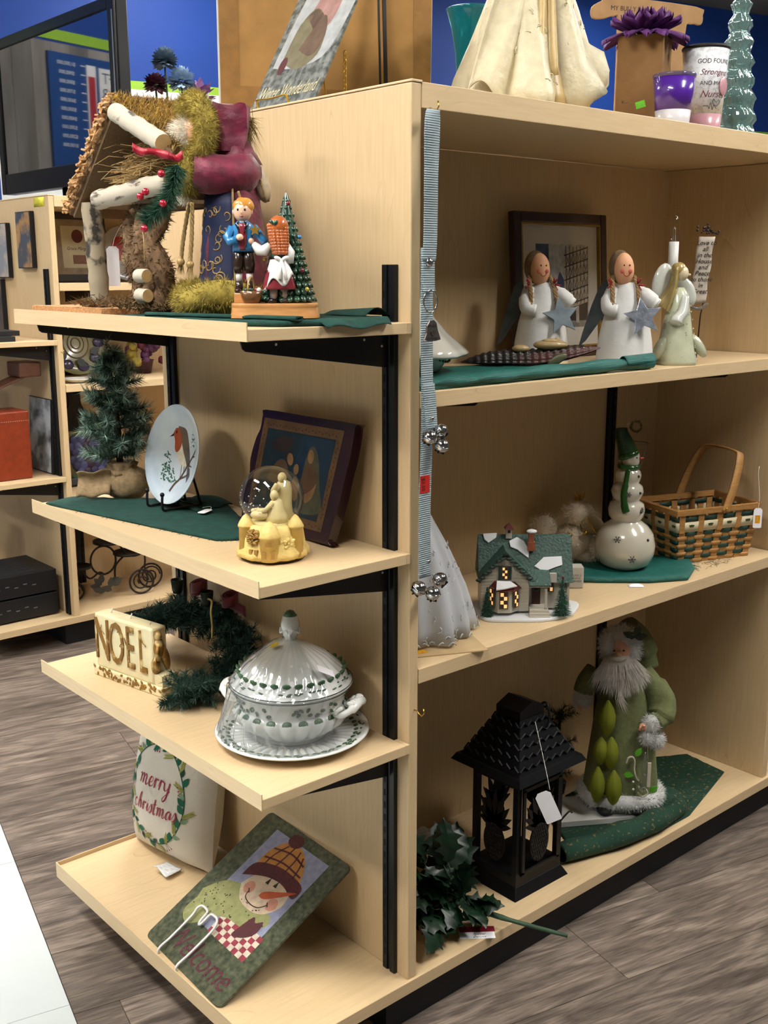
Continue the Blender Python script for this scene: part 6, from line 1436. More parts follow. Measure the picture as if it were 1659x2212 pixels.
window(hx(1030), -0.0285, hz(910), 0.013, 0.018, 2, 2); window(hx(1215), -0.0285, hz(910), 0.009, 0.016, 2, 2)
MB().bx(hx(1010), hx(1110), -0.040, -0.028, hz(780), hz(665)).build('side_porch_wall', hw, H, False)
cp = MB(); cp.bx(hx(450), hx(530), 0.004, 0.018, zR_ - 0.008, hz(135)); cp.build('cupola', hw, H, False)
MB().add([(hx(430), -0.002, hz(135)), (hx(552), -0.002, hz(135)), (hx(552), 0.024, hz(135)), (hx(430), 0.024, hz(135)), (hx(490), 0.011, hz(60))], [(0, 1, 4), (1, 2, 4), (2, 3, 4), (3, 0, 4), (3, 2, 1, 0)]).build('cupola_roof', hred, H, False)
MB().bx(hx(470), hx(508), 0.0032, 0.004, hz(190), hz(150)).build('cupola_window', pane_d, H, False)
MB().bx(hx(732), hx(828), -0.016, 0.0, hz(400), hz(285)).build('chimney', brick_m, H, False); MB().bx(hx(745), hx(812), -0.014, -0.002, hz(290), hz(165)).build('chimney_stack', brick_m, H, False)
MB().ell((hx(785), -0.008, hz(150)), (0.012, 0.010, 0.0045), 10, 7).build('chimney_snow', snow, H)
def on_roof(pts):
    return [(hx(a), -0.040 + 0.052 * ((hz(b) - zE + .014) / (zR_ - zE + .014)) - 0.0012, hz(b) + 0.001) for a, b in pts]
for pts in ([(495, 300), (600, 255), (690, 300), (755, 410), (745, 500), (600, 400), (510, 370)], [(820, 595), (950, 490), (1190, 480), (1195, 580), (1090, 610), (940, 660)], [(145, 215), (330, 205), (320, 260), (215, 320), (160, 280)]):
    q = on_roof(pts); MB().add(q, [tuple(range(len(q)))]).build('snow_patch', snow, H, False, solid=0.003)
gsn = MB(); gsn.slab(crv([(-0.112, -0.04), (-0.095, -0.088), (-0.03, -0.094), (0.02, -0.092), (0.07, -0.07), (0.105, -0.03), (0.106, 0.05), (-0.10, 0.055), (-0.112, -0.04)], 5)[:-1], 0.0, 0.007); gsn.build('snowy_ground', snow, H, False, bevel=0.002)
for c, h_, r, fr in (((hx(1165), -0.066, 0.005), 0.085, 0.021, 1), ((hx(170), -0.070, 0.003), 0.068, 0.013, 0)):
    tr_ = MB(); tr_.lathe([(r * .6, 0.004), (r * .55, 0.01), (0.0, h_)], 10, c); tr_.build('bottle_brush_core', htrim, H)
    nd = MB()
    for i in range(900):
        t = rnd.random() ** 1.3; a = rnd.uniform(0, 2 * PI); z = h_ * t; rr = r * (1 - t) + .002
        nd.blade((c[0] + rr * .3 * math.cos(a), c[1] + rr * .3 * math.sin(a), c[2] + .004 + z * .95), (rr * .85 * math.cos(a), rr * .85 * math.sin(a), -0.002), 0.0007)
    nd.build('bottle_brush_bristles', mat('bottle_brush_green', '#1c4a33', 0.6, 0, 0.3, 200), H, False, kind='stuff')
    if fr:
        nd = MB()
        for i in range(200): t = rnd.random(); a = rnd.uniform(0, 2 * PI); rr = r * (1 - t); nd.blade((c[0] + rr * .7 * math.cos(a), c[1] + rr * .7 * math.sin(a), c[2] + h_ * t * .95), (rr * .3 * math.cos(a), rr * .3 * math.sin(a), .001), 0.0006)
        nd.build('frosted_tips', snow, H, False, kind='stuff'); MB().ell((c[0], c[1], c[2] + h_), (0.003, 0.002, 0.004), 8, 6).build('red_bird', hred, H)
AD = thing('power_adapter', 'small off-white power adapter block behind the ceramic house', 'adapter', (0.640, 0.150, B2), FACE)
MB().bx(-0.018, 0.018, -0.015, 0.018, 0.0, 0.050).build('case', mat('offwhite_plastic', '#b1aca0', 0.5, 0, 0.03), AD, False, bevel=0.003)
text('CLASS 2\nTRANS\nFORMER', 0.0068, mat('grey_print', '#4a4743', 0.6), AD, Matrix.Translation((0.0, -0.0152, 0.024)), 'rating_print', extrude=0.0001)

WF = thing('plush_white_santa', 'white plush figure with gold bells lying behind the pearly snowman', 'plush figure', (0.800, 0.290, B2 + 0.001), FACE)
wfm = mat('offwhite_plush', '#d9cdb8', 0.95, 0, 0.12, 60); wfb = mat('beige_satin', '#b0a07c', 0.5, 0, 0.12)
k = 1 / 885.0; fx = lambda u: (u - 1208) * k; fz = lambda v: (1212 - v) * k / 0.98
core = MB()
for u, v, y, r in ((1215, 1165, 0, (0.052, 0.045, 0.045)), (1150, 1140, 0.01, (0.032, 0.028, 0.030)), (1222, 1108, -0.005, (0.038, 0.030, 0.030)), (1265, 1175, -0.03, (0.034, 0.028, 0.032)), (1240, 1200, -0.02, (0.030, 0.026, 0.020))): core.ell((fx(u), y, max(fz(v), r[2] + .001)), r, 16, 11)
core.build('stuffed_body', wfm, WF); fur(core, 3600, 0.016, 0.0007, (0, 0, -0.2), 0.7).build('plush_pile', wfm, WF, False, kind='stuff')
MB().ell((fx(1245), -0.030, fz(1125)), (0.030, 0.012, 0.024), 12, 8, (0, 0.5, 0)).build('satin_waistcoat', wfb, WF)
for u, v in ((1196, 1143), (1228, 1138)): MB().ell((fx(u), -0.050, fz(v)), 0.0058, 10, 8).build('gold_bell', brass, WF)
gt = MB()
for i in range(40): gt.blade((fx(1220) + rnd.gauss(0, .004), 0, fz(1080)), (rnd.uniform(-.014, .014), rnd.uniform(-.008, .008), rnd.uniform(.006, .03)), 0.0018)
gt.build('gold_tinsel_tuft', brass, WF, False, kind='stuff')
for q in ([(fx(1232), -0.045, fz(1112)), (fx(1262), -0.048, fz(1155))], [(fx(1270), -0.05, fz(1122)), (fx(1290), -0.052, fz(1150))]): MB().tube(q, 0.0016, 6).build('gold_stick', brass, WF)

cb2 = thing('green_cloth', 'teal cloth with open weave under the pearly snowman', 'cloth', (0, 0, B2 + 0.0002), 0, 'folded green cloths')
oc = [(0.66, 0.185), (0.70, 0.135), (0.79, 0.052), (0.875, 0.008), (0.955, 0.045), (1.010, 0.095), (0.97, 0.22), (0.83, 0.30)]
pad(oc, 0.012, wave=0.0015).build('folded_layers', teal_cloth, cb2); frays([(0.955, 0.045), (1.01, 0.095)], 16, 0.02).build('frayed_threads', teal_cloth, cb2, kind='stuff')
fy = MB()
for i in range(34):
    p = Vector((1.03 + rnd.uniform(-.02, .08), 0.055 + rnd.uniform(-.02, .02), 0.001)); q = p + Vector((rnd.uniform(-.03, .05), rnd.uniform(-.015, .015), 0)); fy.tube([p, (p + q) / 2 + Vector((0, rnd.uniform(-.006, .006), .004)), q], 0.0003, 3)
fy.build('loose_threads', cloth_green, cb2, kind='stuff')
tag(MB().grid(lambda u, v: (0.034 * (u - .5), 0.016 * (v - .5), 0.0008 + 0.004 * math.sin(u * 3) * v), 6, 4).build('price_tag', white_tag, None, solid=0.0004), 'small white price tag lying on the shelf before the pearly snowman', 'price tag', None, (0.745, 0.060, B2 + 0.0005), FACE)

SN = thing('snowman_bottle', 'tall pearly snowman bottle with green scarf and stocking cap', 'snowman', (0.832, 0.158, B2 + 0.0125), FACE)
pearl = mat('pearl_glaze', '#c4bfae', 0.18, 0.1, 0.05, 8, coat=1.0, sheen=0.0)
dgreen = mat('dark_green_glaze', '#1c4a17', 0.25, 0.1, 0.15, 30, coat=0.6)
def ball(z0_, z1_, r, n=9): return [(r * math.sin(math.acos(max(-1, min(1, 1 - 2 * i / n)))) ** 0.85, z0_ + (z1_ - z0_) * i / n) for i in range(n + 1)]
pf_ = [(0.045, 0.0), (0.060, 0.012), (0.069, 0.035), (0.0705, 0.055), (0.064, 0.082), (0.050, 0.100), (0.036, 0.110), (0.033, 0.113), (0.040, 0.122), (0.0425, 0.137), (0.039, 0.152), (0.028, 0.160), (0.034, 0.168), (0.0375, 0.181), (0.034, 0.194), (0.025, 0.201), (0.029, 0.209), (0.0305, 0.219), (0.027, 0.229), (0.018, 0.236), (0.014, 0.239)]
MB().lathe(pf_, 44).build('body', pearl, SN)
MB().lathe([(0.014, 0.236), (0.020, 0.246), (0.0215, 0.258), (0.019, 0.270), (0.010, 0.278), (0, 0.279)], 24, (0.004, -0.001, 0)).build('head', pearl, SN)
MB().tube([(0.0205 * math.cos(a), 0.0205 * math.sin(a), 0.240 + 0.002 * math.sin(a)) for a in [2 * PI * i / 24 for i in range(24)]], 0.0065, 9, closed=True).build('scarf', dgreen, SN)
MB().tube(crv([(-0.006, -0.024, 0.236), (-0.012, -0.033, 0.205), (-0.017, -0.038, 0.178), (-0.014, -0.043, 0.150), (-0.010, -0.046, 0.138)], 5), [0.006] * 6 + [0.008] * 8 + [0.0095] * 6 + [0.006], 9, flat=0.55).build('scarf_tail', dgreen, SN)
hm = MB(); hm.lathe([(0.0235, 0), (0.0255, 0.004), (0.0235, 0.010), (0.021, 0.012)], 24); hm.xf(Matrix.Translation((0.0, 0, 0.262)) @ Matrix.Rotation(-0.35, 4, 'Y')); hm.build('cap_band', dgreen, SN)
hp = crv([(-0.002, 0, 0.270), (-0.010, 0, 0.292), (-0.018, 0, 0.312), (-0.020, 0, 0.328)], 10); n = len(hp)
MB().tube(hp, [0.0215 - 0.011 * i / n + 0.0024 * (i % 2) for i in range(n)], 16).build('stocking_cap', mat('striped_cap', '#24401c', 0.4, 0, 0.4, 120), SN)
MB().lathe([(0.0045, 0), (0.003, 0.006), (0, 0.014)], 10).xf(Matrix.Translation((0.021, -0.010, 0.258)) @ Matrix.Rotation(RAD(80), 4, 'Y')).build('carrot_nose', mat('red_nose_glaze', '#a83a32', 0.3), SN)
for z, r in ((0.219, 0.0305), (0.181, 0.0375), (0.137, 0.0425), (0.075, 0.066)): a = RAD(-52); MB().ell((r * math.cos(a), r * math.sin(a), z), 0.0034, 8, 6).build('coal_button', dark_p, SN)
fk = MB(); flake = mat('silver_snowflake', '#5d5c58', 0.35, 0.5, 0.1)
for a, z, r in ((-118, 0.078, 0.0662), (-88, 0.034, 0.0695), (-98, 0.179, 0.0378), (-45, 0.142, 0.0425)):
    a = RAD(a); c = Vector((r * math.cos(a), r * math.sin(a), z)); tx_ = Vector((-math.sin(a), math.cos(a), 0)); s_ = 0.009 if z < .1 else 0.007
    for j in range(6):
        b_ = PI * j / 3; d = tx_ * math.cos(b_) + Vector((0, 0, 1)) * math.sin(b_); fk.tube([c, c + d * s_], 0.0008, 4)
        for e_ in (-.5, .5): d2 = tx_ * math.cos(b_ + e_) + Vector((0, 0, 1)) * math.sin(b_ + e_); fk.tube([c + d * s_ * .5, c + d * s_ * .5 + d2 * s_ * .35], 0.0006, 4)
fk.build('snowflakes', flake, SN, kind='stuff')
for s_ in (0.002, 0.014): MB().ell((s_, -0.0195, 0.262), 0.0017, 7, 5).build('eye', dark_p, SN)
wr = MB()
for i in range(420): a = rnd.uniform(0, 2 * PI); p = Vector((0.012 + 0.012 * math.cos(a), -0.004, 0.332 + 0.012 * math.sin(a))); wr.blade(p, (rnd.uniform(-.006, .006), rnd.uniform(-.006, .006), rnd.uniform(-.006, .006)), 0.0006)
wr.build('tinsel_wreath', mat('gold_green_tinsel', '#5a5a24', 0.4, 0.4, 0.3, 200), SN, False, kind='stuff')
MB().tube([(-0.008, 0, 0.334 + 0.0), (-0.004, 0, 0.340), (0.000, 0, 0.336)], 0.001, 6).build('hanging_loop', screw_m, SN)
WR = thing('wire_holder', 'thin silver wire hanging holder behind the pearly snowman', 'wire holder', (0.952, 0.235, B2), FACE)
sil = mat('thin_silver_wire', '#8c8580', 0.35, 0.8, 0.05)
k = 1 / 880.0; vx = lambda u: (u - 1385) * k; vz = lambda v: (1185 - v) * k / 0.98
MB().tube([(0.038 * math.cos(2 * PI * i / 30), 0.030 * math.sin(2 * PI * i / 30), vz(940)) for i in range(30)], 0.0013, 6, closed=True).build('top_ring', sil, WR)
for s_, y in ((-0.012, -0.028), (0.022, -0.024), (0.036, 0.008), (-0.034, 0.012)): MB().tube(crv([(s_, y, vz(940)), (s_ * .85 - .004, y * .9, vz(985)), (s_ * .4 - 0.012, y * .5, vz(1015)), (-0.022, 0, vz(1035))], 6), 0.001, 6).build('rib_wire', sil, WR)
MB().tube(crv([(-0.022, 0, vz(1035)), (-0.026, 0, vz(1060)), (-0.026, 0, vz(1184)), (0.02, 0.01, 0.001), (0.03, -0.02, 0.001)], 6), 0.0013, 6).build('stem_wire', sil, WR)

BK = thing('woven_basket', 'rectangular woven wood basket with green strips, holly band and swing handle', 'basket', (1.100, 0.142, B2), -RAD(17.8)); BK.scale = (1.18, 1.12, 1.17)
splint = mat('honey_wood_splint', '#a97c45', 0.55, 0, 0.18, 40, stretch=(1, 1, 6)); gsp = mat('dark_green_splint', '#123a30', 0.55, 0, 0.15, 40); wsp = mat('white_painted_splint', '#c9bf9f', 0.5, 0, 0.06)
bl0, bd0, bl1, bd1, bh = 0.092, 0.062, 0.106, 0.076, 0.112
def bper(s, z, off=0.0):
    """point on the rounded rectangular wall: s in 0..1 around, z height"""
    t = z / bh; a, b = bl0 + (bl1 - bl0) * t + off, bd0 + (bd1 - bd0) * t + off; per = 2 * (2 * a + 2 * b); d = s * per
    if d < 2 * a: return Vector((-a + d, -b, z))
    d -= 2 * a
    if d < 2 * b: return Vector((a, -b + d, z))
    d -= 2 * b
    if d < 2 * a: return Vector((a - d, b, z))
    return Vector((-a, b - (d - 2 * a), z))
NS = 30
MB().bx(-bl0 + .001, bl0 - .001, -bd0 + .001, bd0 - .001, 0.001, 0.004).build('bottom', splint, BK, False)
for i in range(NS):
    s = (i + .5) / NS; m = MB(); w = 0.0075
    pts = [bper(s, bh * j / 8) for j in range(9)]; tg = (bper((s + .002) % 1, 0) - bper(s, 0)).normalized()
    m.add([p + tg * (sg * w) for p in pts for sg in (-1, 1)], [(2 * j, 2 * j + 1, 2 * j + 3, 2 * j + 2) for j in range(8)]); m.build('stake', splint, BK, False, solid=0.001)
rows = [('s', .0045), ('g', .0135), ('s', .0215), ('g', .0305), ('s', .0385), ('g', .0475), ('s', .0555), ('g', .0645), ('w', .0800), ('g', .0965)]
for ri, (c, zc_) in enumerate(rows):
    hh = 0.0125 if c == 'w' else 0.0052; m = MB(); nn = NS * 4
    off = [0.0021 * (1 if math.sin(PI * (j / 4.0 + (ri % 2)) ) >= 0 else -1) * min(1, abs(math.sin(PI * j / 4.0)) * 1.6) for j in range(nn)]
    if c == 'w': off = [0.0024] * nn
    for j in range(nn): s = j / nn; m.v.append(tuple(bper(s, zc_ - hh / 1.0 * .85, off[j]))); m.v.append(tuple(bper(s, zc_ + hh * .85, off[j])))
    for j in range(nn): a, b = 2 * j, 2 * ((j + 1) % nn); m.f.append((a, b, b + 1, a + 1)); m.m.append(0)
    m.build('weaver', {'s': splint, 'g': gsp, 'w': wsp}[c], BK, True, solid=0.0008)
for i in range(NS):
    if i % 2: continue
    s = (i + .5) / NS; tg = (bper((s + .002) % 1, .08) - bper(s, .08)).normalized(); p0 = bper(s, 0.0675, 0.0031); p1 = bper(s, 0.0925, 0.0031)
    MB().add([p0 - tg * .0065, p0 + tg * .0065, p1 + tg * .0065, p1 - tg * .0065], [(0, 1, 2, 3)]).build('band_overlay', splint, BK, False, solid=0.0006)
hol = [mat('painted_holly_leaf', '#2f4a22', 0.5), mat('painted_holly_berry', '#8e2a1e', 0.5)]
for i in range(1, NS, 2):
    s = (i + .5) / NS; tg = (bper((s + .002) % 1, .08) - bper(s, .08)).normalized(); c = bper(s, 0.08, 0.0034); up = Vector((0, 0.0, 1)); m = MB()
    for an in (0.5, 2.6, 1.6): q = leafp(0, 0, 0.008, 0.0028, an, 4); m.mi = 0; m.add([c + tg * a + up * b for a, b in q], [tuple(range(len(q)))])
    m.mi = 1; q = ellp(0, 0.0005, 0.0013, 0.0013, 8); m.add([c + tg * a + up * b + (c * Vector((1, 1, 0))).normalized() * .0003 for a, b in q], [tuple(range(len(q)))]); m.build('painted_holly', hol, BK, False)
rim = MB()
for off in (0.003, -0.003):
    r_ = [bper(j / 60, bh - 0.006, off) for j in range(60)]; r2_ = [bper(j / 60, bh + 0.005, off) for j in range(60)]
    o = len(rim.v); rim.v += [tuple(p) for p in r_] + [tuple(p) for p in r2_]
    for j in range(60): rim.f.append((o + j, o + (j + 1) % 60, o + 60 + (j + 1) % 60, o + 60 + j)); rim.m.append(0)
rim.build('rim', splint, BK, False, solid=0.0025)
hdl = MB(); q = crv([(0.010, -bd1 - 0.004, bh - 0.006), (0.030, -bd1 - 0.002, bh + 0.045), (0.052, -bd1 + 0.012, bh + 0.098), (0.060, -bd1 + 0.035, bh + 0.112), (0.060, bd1 - 0.035, bh + 0.112), (0.052, bd1 - 0.012, bh + 0.098), (0.030, bd1 + 0.002, bh + 0.045), (0.010, bd1 + 0.004, bh - 0.006)], 8)
hdl.add([(p[0] + sg * 0.0085, p[1], p[2] - sg * 0.003) for p in q for sg in (-1, 1)], [(2 * j, 2 * j + 1, 2 * j + 3, 2 * j + 2) for j in range(len(q) - 1)]); hdl.build('swing_handle', splint, BK, True, solid=0.004)
for s_ in (-1, 1): MB().ell((0.012, s_ * (bd1 + 0.0065), bh), 0.003, 8, 6).build('rivet', brass, BK)
tg_ = hang_tag('price_tag', 'white price tag with orange sticker tied to the basket handle', (1.178, 0.020, B2 + 0.075), FACE, 0.021, 0.050, [(0, 0, 0.048), (0.001, 0.0, 0.08), (-0.002, 0.01, 0.13), (0.002, 0.02, 0.150)])
MB().bx(-0.006, 0.006, -0.0009, -0.0005, 0.012, 0.032).build('price_sticker', mat('orange_sticker'), tg_, False)
# ------------------------------------------------------------------ bay deck : lantern, santa, holly
LN = thing('pineapple_lantern', 'black metal lantern with pineapple cut-outs and chevron roof', 'lantern', (0.432, 0.118, ZD))
lam = mat('black_lantern_metal', '#0c0d10', 0.45, 0.3, 0.25, 40, spec=0.4); lam2 = mat('dark_bronze_metal', '#191512', 0.5, 0.3, 0.3, 60)
def frus(m, a0, b0, z0, a1, b1, z1): m.add([(-a0, -b0, z0), (a0, -b0, z0), (a0, b0, z0), (-a0, b0, z0), (-a1, -b1, z1), (a1, -b1, z1), (a1, b1, z1), (-a1, b1, z1)], [(3, 2, 1, 0), (4, 5, 6, 7), (0, 1, 5, 4), (1, 2, 6, 5), (2, 3, 7, 6), (3, 0, 4, 7)]); return m
frus(MB(), 0.087, 0.078, 0, 0.074, 0.066, 0.024).build('plinth', lam, LN, False, bevel=0.001)
frus(MB(), 0.073, 0.065, 0.0241, 0.073, 0.065, 0.044).build('base_tray', lam, LN, False)
for sx in (-1, 1):
    for sy in (-1, 1): MB().bx(sx * 0.073 - (0.013 if sx > 0 else 0), sx * 0.073 + (0.013 if sx < 0 else 0), sy * 0.065 - (0.013 if sy > 0 else 0), sy * 0.065 + (0.013 if sy < 0 else 0), 0.044, 0.275).build('corner_post', lam, LN, False)
for sy in (-1, 1): MB().bx(-0.060, 0.060, sy * 0.065 - 0.004, sy * 0.065 + 0.004, 0.250, 0.275).build('top_rail', lam, LN, False)
for sx in (-1, 1): MB().bx(sx * 0.073 - 0.004, sx * 0.073 + 0.004, -0.052, 0.052, 0.250, 0.275).build('top_rail', lam, LN, False)
def pineapple(M):
    b = MB(); b.prism(ellp(0, 0.062, 0.030, 0.044, 26), -0.002, 0.002); b.xf(M).build('pineapple', lam2, LN, False)
    d = MB()
    for i in range(9):
        for j in range(9):
            x, z = -0.026 + 0.0065 * i + (0.00325 if j % 2 else 0), 0.024 + 0.0095 * j
            if (x / .028) ** 2 + ((z - .062) / .041) ** 2 < 1: d.ell((x, -0.0025, z), (0.003, 0.0018, 0.0042), 6, 4)
    d.xf(M).build('pineapple_scales', lam2, LN, kind='stuff')
    for i, (an, L_) in enumerate(((1.57, .085), (1.25, .082), (1.9, .082), (0.95, .07), (2.2, .07), (0.6, .058), (2.55, .058), (0.25, .048), (2.9, .048), (1.05, .052), (2.1, .052))):
        MB().prism(leafp(0, 0.098, L_, 0.0085, an, 5), -0.0015, 0.0015).xf(M).build('pineapple_leaf', lam2, LN, False)
pineapple(Matrix.Translation((0.0, -0.064, 0.044))); pineapple(Matrix.Translation((-0.072, 0.0, 0.044)) @ Matrix.Rotation(-PI / 2, 4, 'Z')); pineapple(Matrix.Translation((0.072, 0.0, 0.044)) @ Matrix.Rotation(PI / 2, 4, 'Z')); pineapple(Matrix.Translation((0.0, 0.064, 0.044)) @ Matrix.Rotation(PI, 4, 'Z'))
for x in (-0.056, 0.056): MB().bx(x - 0.004, x + 0.004, -0.071, -0.066, 0.05, 0.245).build('door_frame_rail', lam2, LN, False)
for z in (0.047, 0.240): MB().bx(-0.060, 0.060, -0.071, -0.066, z, z + 0.008).build('door_frame_rail', lam2, LN, False)
MB().tube(crv([(0.060, -0.072, 0.135), (0.066, -0.080, 0.150), (0.076, -0.084, 0.158), (0.084, -0.084, 0.152)], 5), 0.0022, 6).build('door_latch', lam2, LN)
MB().add([(-.108, -.100, .275), (.108, -.100, .275), (.108, .100, .275), (-.108, .100, .275), (-.100, -.092, .289), (.100, -.092, .289), (.100, .092, .289), (-.100, .092, .289)], [(3, 2, 1, 0), (4, 5, 6, 7), (0, 1, 5, 4), (1, 2, 6, 5), (2, 3, 7, 6), (3, 0, 4, 7)]).build('eave_flange', lam, LN, False)
frus(MB(), 0.092, 0.084, 0.289, 0.036, 0.032, 0.385).build('roof', lam, LN, False)
for row in range(5):
    t = 0.10 + row * 0.19; z = 0.289 + 0.096 * t; a, b = 0.092 - 0.056 * t, 0.084 - 0.052 * t
    for sd in range(4):
        m = MB(); hw_ = a if sd % 2 == 0 else b; dd = (b if sd % 2 == 0 else a) + 0.002; n = max(4, int(hw_ * 2 / 0.022)); pts = []
        for j in range(2 * n + 1): pts.append((-hw_ + hw_ * j / n, -dd, z + (0.009 if j % 2 else 0)))
        m.tube(pts, 0.0022, 4); m.xf(Matrix.Rotation(sd * PI / 2, 4, 'Z')); m.build('chevron_ridge', lam, LN, False)
MB().add([(-.038, -.034, .385), (.038, -.034, .385), (.038, .034, .385), (-.038, .034, .385), (-.038, -.034, .402), (.038, -.034, .402), (.038, .034, .402), (-.038, .034, .402), (0, -.034, .418), (0, .034, .418)], [(3, 2, 1, 0), (0, 1, 5, 8, 4), (2, 3, 7, 9, 6), (1, 2, 6, 5), (3, 0, 4, 7), (5, 6, 9, 8), (7, 4, 8, 9)]).build('vent_cap', lam, LN, False)
MB().tube([(0.034 + 0.016 * math.cos(a) * 0.4, -0.036 - 0.020 * math.sin(a) * .8, 0.372 + 0.034 * math.cos(a)) for a in [2 * PI * i / 24 for i in range(24)]], 0.0026, 6, closed=True).build('carrying_ring', lam, LN)
hang_tag('price_tag', 'large blank white price tag hanging from the black lantern roof', (0.402, -0.012, ZD + 0.190), FACE, 0.034, 0.072, [(-0.012, 0, 0.071), (-0.020, 0.010, 0.11), (-0.028, 0.04, 0.150), (-0.036, 0.075, 0.190)], tilt=RAD(-24))
wsm = MB()

cg = mat('green_gold_cloth', '#053523', 0.75, 0, 0.0, 110, col2='#75613a', thr=(0.60, 0.66), weave=240, detail=6)
C4 = thing('gold_flecked_cloth', 'green cloth with gold flecks under the green santa', 'cloth', (0, 0, ZD + 0.0002))
pad([(0.60, 0.09), (0.70, 0.035), (0.86, 0.012), (0.95, 0.012), (1.22, 0.085), (1.243, 0.215), (1.15, 0.26), (0.80, 0.28), (0.66, 0.20)], 0.005, wave=0.003).build('flat_cloth', cg, C4)
rc = MB()
def c4roll(u, v):
    p = Vector(crv_c4(u)); a = 2 * PI * v; r = 0.0265 * (0.75 + 0.25 * math.sin(PI * min(1, u * 1.2))) + 0.002 * math.sin(u * 23)
    dn = Vector((0.25, 0.97, 0)); return tuple(p + dn * r * 1.15 * math.cos(a) + Vector((0, 0, r * 0.92 + r * 0.9 * math.sin(a) + 0.0015)))
_c4 = crv([(0.545, 0.085, 0), (0.66, 0.052, 0), (0.78, 0.032, 0), (0.88, 0.030, 0), (0.955, 0.040, 0)], 8)
def crv_c4(u):
    i = u * (len(_c4) - 1); k_ = min(int(i), len(_c4) - 2); f = i - k_; return [a + (b - a) * f for a, b in zip(_c4[k_], _c4[k_ + 1])]
rc.grid(c4roll, 50, 20); rc.build('rolled_front', cg, C4, solid=0.0012)
MB().grid(lambda u, v: (0.86 + 0.16 * u, 0.030 + 0.10 * v + 0.02 * u, 0.008 + 0.035 * math.sin(PI * u) * math.sin(PI * min(1, v * 1.1)) + 0.004 * math.sin(u * 14 + v * 9)), 22, 16).build('bunched_fold', cg, C4, solid=0.0012)

WP = MB(); 
WPt = thing('white_board_base', 'white slatted board under the green santa', 'board', (0.800, 0.170, ZD + 0.0065), -RAD(32))
for i in range(3): MB().bx(-0.13, 0.09, -0.070 + 0.0005, 0.055, 0.0045 * i, 0.0045 * i + 0.004).build('board_layer', mat('white_melamine', '#b9b9b4', 0.5, 0, 0.03), WPt, False)
GS = thing('green_santa', 'tall santa figure in sage green felt robe with long white beard', 'santa figure', (0.850, 0.153, ZD + 0.0205), FACE); GS.scale = (0.94, 0.94, 0.94)
sage = mat('sage_felt', '#666c45', 0.95, 0, 0.12, 90, bump=0.3, bscale=250); wfur = mat('white_faux_fur', '#c9c9c6', 0.95, 0, 0.05, 60)
lx = lambda X: (1220 + X / 4.808 - 1350) / 871.0
lz = lambda Y: (1752 - 1340 - Y / 4.808) / 855.0
rb = MB(); rb.lathe([(0.098, 0.02), (0.098, 0.04), (0.092, 0.10), (0.083, 0.18), (0.074, 0.26), (0.066, 0.31), (0.050, 0.345), (0.028, 0.365), (0, 0.37)], 60, (lx(640), 0.0, 0), lambda a, t, z: 1 + 0.035 * (1 - t) * math.sin(9 * a) + 0.02 * (1 - t) * math.sin(4 * a), 1, 0.8); rb.build('robe', sage, GS)
hm = MB(); hm.tube([(lx(640) + 0.094 * math.cos(a), 0.076 * math.sin(a), 0.030 + 0.004 * math.sin(3 * a)) for a in [2 * PI * i / 40 for i in range(40)]], 0.020, 10, closed=True); hm.build('hem_core', wfur, GS); fur(hm, 5200, 0.011, 0.0007, (0, 0, -0.4), 0.5).build('hem_fur', wfur, GS, False, kind='stuff')
for x in (-0.055, 0.028): MB().ell((lx(640) + x, -0.062, 0.012), (0.022, 0.034, 0.0115), 14, 9).build('boot', black_kick, GS)
ra = MB(); ra.tube(crv([(lx(800), -0.005, lz(500)), (lx(930), -0.018, lz(640)), (lx(1010), -0.030, lz(790)), (lx(980), -0.050, lz(920)), (lx(900), -0.066, lz(960))], 5), [0.030] * 5 + [0.036] * 6 + [0.036] * 5 + [0.026] * 5, 14)
for i in range(len(ra.v)): ra.v[i] = tuple(Vector(ra.v[i]) + wob(ra.v[i], 40, 0.005))
ra.build('sleeve', sage, GS)
MB().tube(crv([(lx(300), 0.0, lz(480)), (lx(220), 0.002, lz(600)), (lx(185), 0.0, lz(720))], 5), 0.026, 12).build('sleeve', sage, GS)
for c in ((lx(870), -0.070, lz(960)), (lx(930), -0.062, lz(1150)), (lx(840), -0.068, lz(1100)), (lx(165), -0.012, lz(780))):
    e = MB(); e.ell(c, (0.022, 0.018, 0.024), 12, 9); e.build('cuff_core', wfur, GS); fur(e, 900, 0.011, 0.0007, (0, 0, -0.1), 0.6).build('cuff_fur', wfur, GS, False, kind='stuff')
hnd = MB(); hnd.ell((lx(770), -0.078, lz(980)), (0.011, 0.009, 0.010), 10, 8)
for j in range(4): hnd.tube(crv([(lx(775) , -0.080 + .003 * j, lz(970 + 8 * j)), (lx(735), -0.088 + .003 * j, lz(965 + 10 * j)), (lx(725), -0.086 + .003 * j, lz(1000 + 6 * j)), (lx(750), -0.080 + .003 * j, lz(1012 + 5 * j))], 3), 0.0024, 6)
hnd.tube([(lx(780), -0.086, lz(960)), (lx(765), -0.092, lz(945)), (lx(750), -0.090, lz(950))], 0.0026, 6); hnd.build('right_hand', skin_m, GS)
hn2 = MB(); hn2.ell((lx(150), -0.020, lz(850)), (0.009, 0.008, 0.010), 10, 8); hn2.tube([(lx(150), -0.025, lz(850)), (lx(135), -0.03, lz(865)), (lx(150), -0.03, lz(885))], 0.0024, 6); hn2.build('left_hand', skin_m, GS)
hdm = MB(); hdm.ell((lx(545), -0.010, lz(225)), (0.036, 0.038, 0.048), 18, 13); hdm.build('head', skin_m, GS)
for s_ in (-1, 1): MB().ell((lx(505) + s_ * 0.012, -0.048, lz(190)), (0.003, 0.002, 0.0024), 8, 6).build('eye', dark_p, GS)
MB().ell((lx(505), -0.052, lz(225)), (0.007, 0.009, 0.009), 10, 8).build('nose', skin_m, GS)
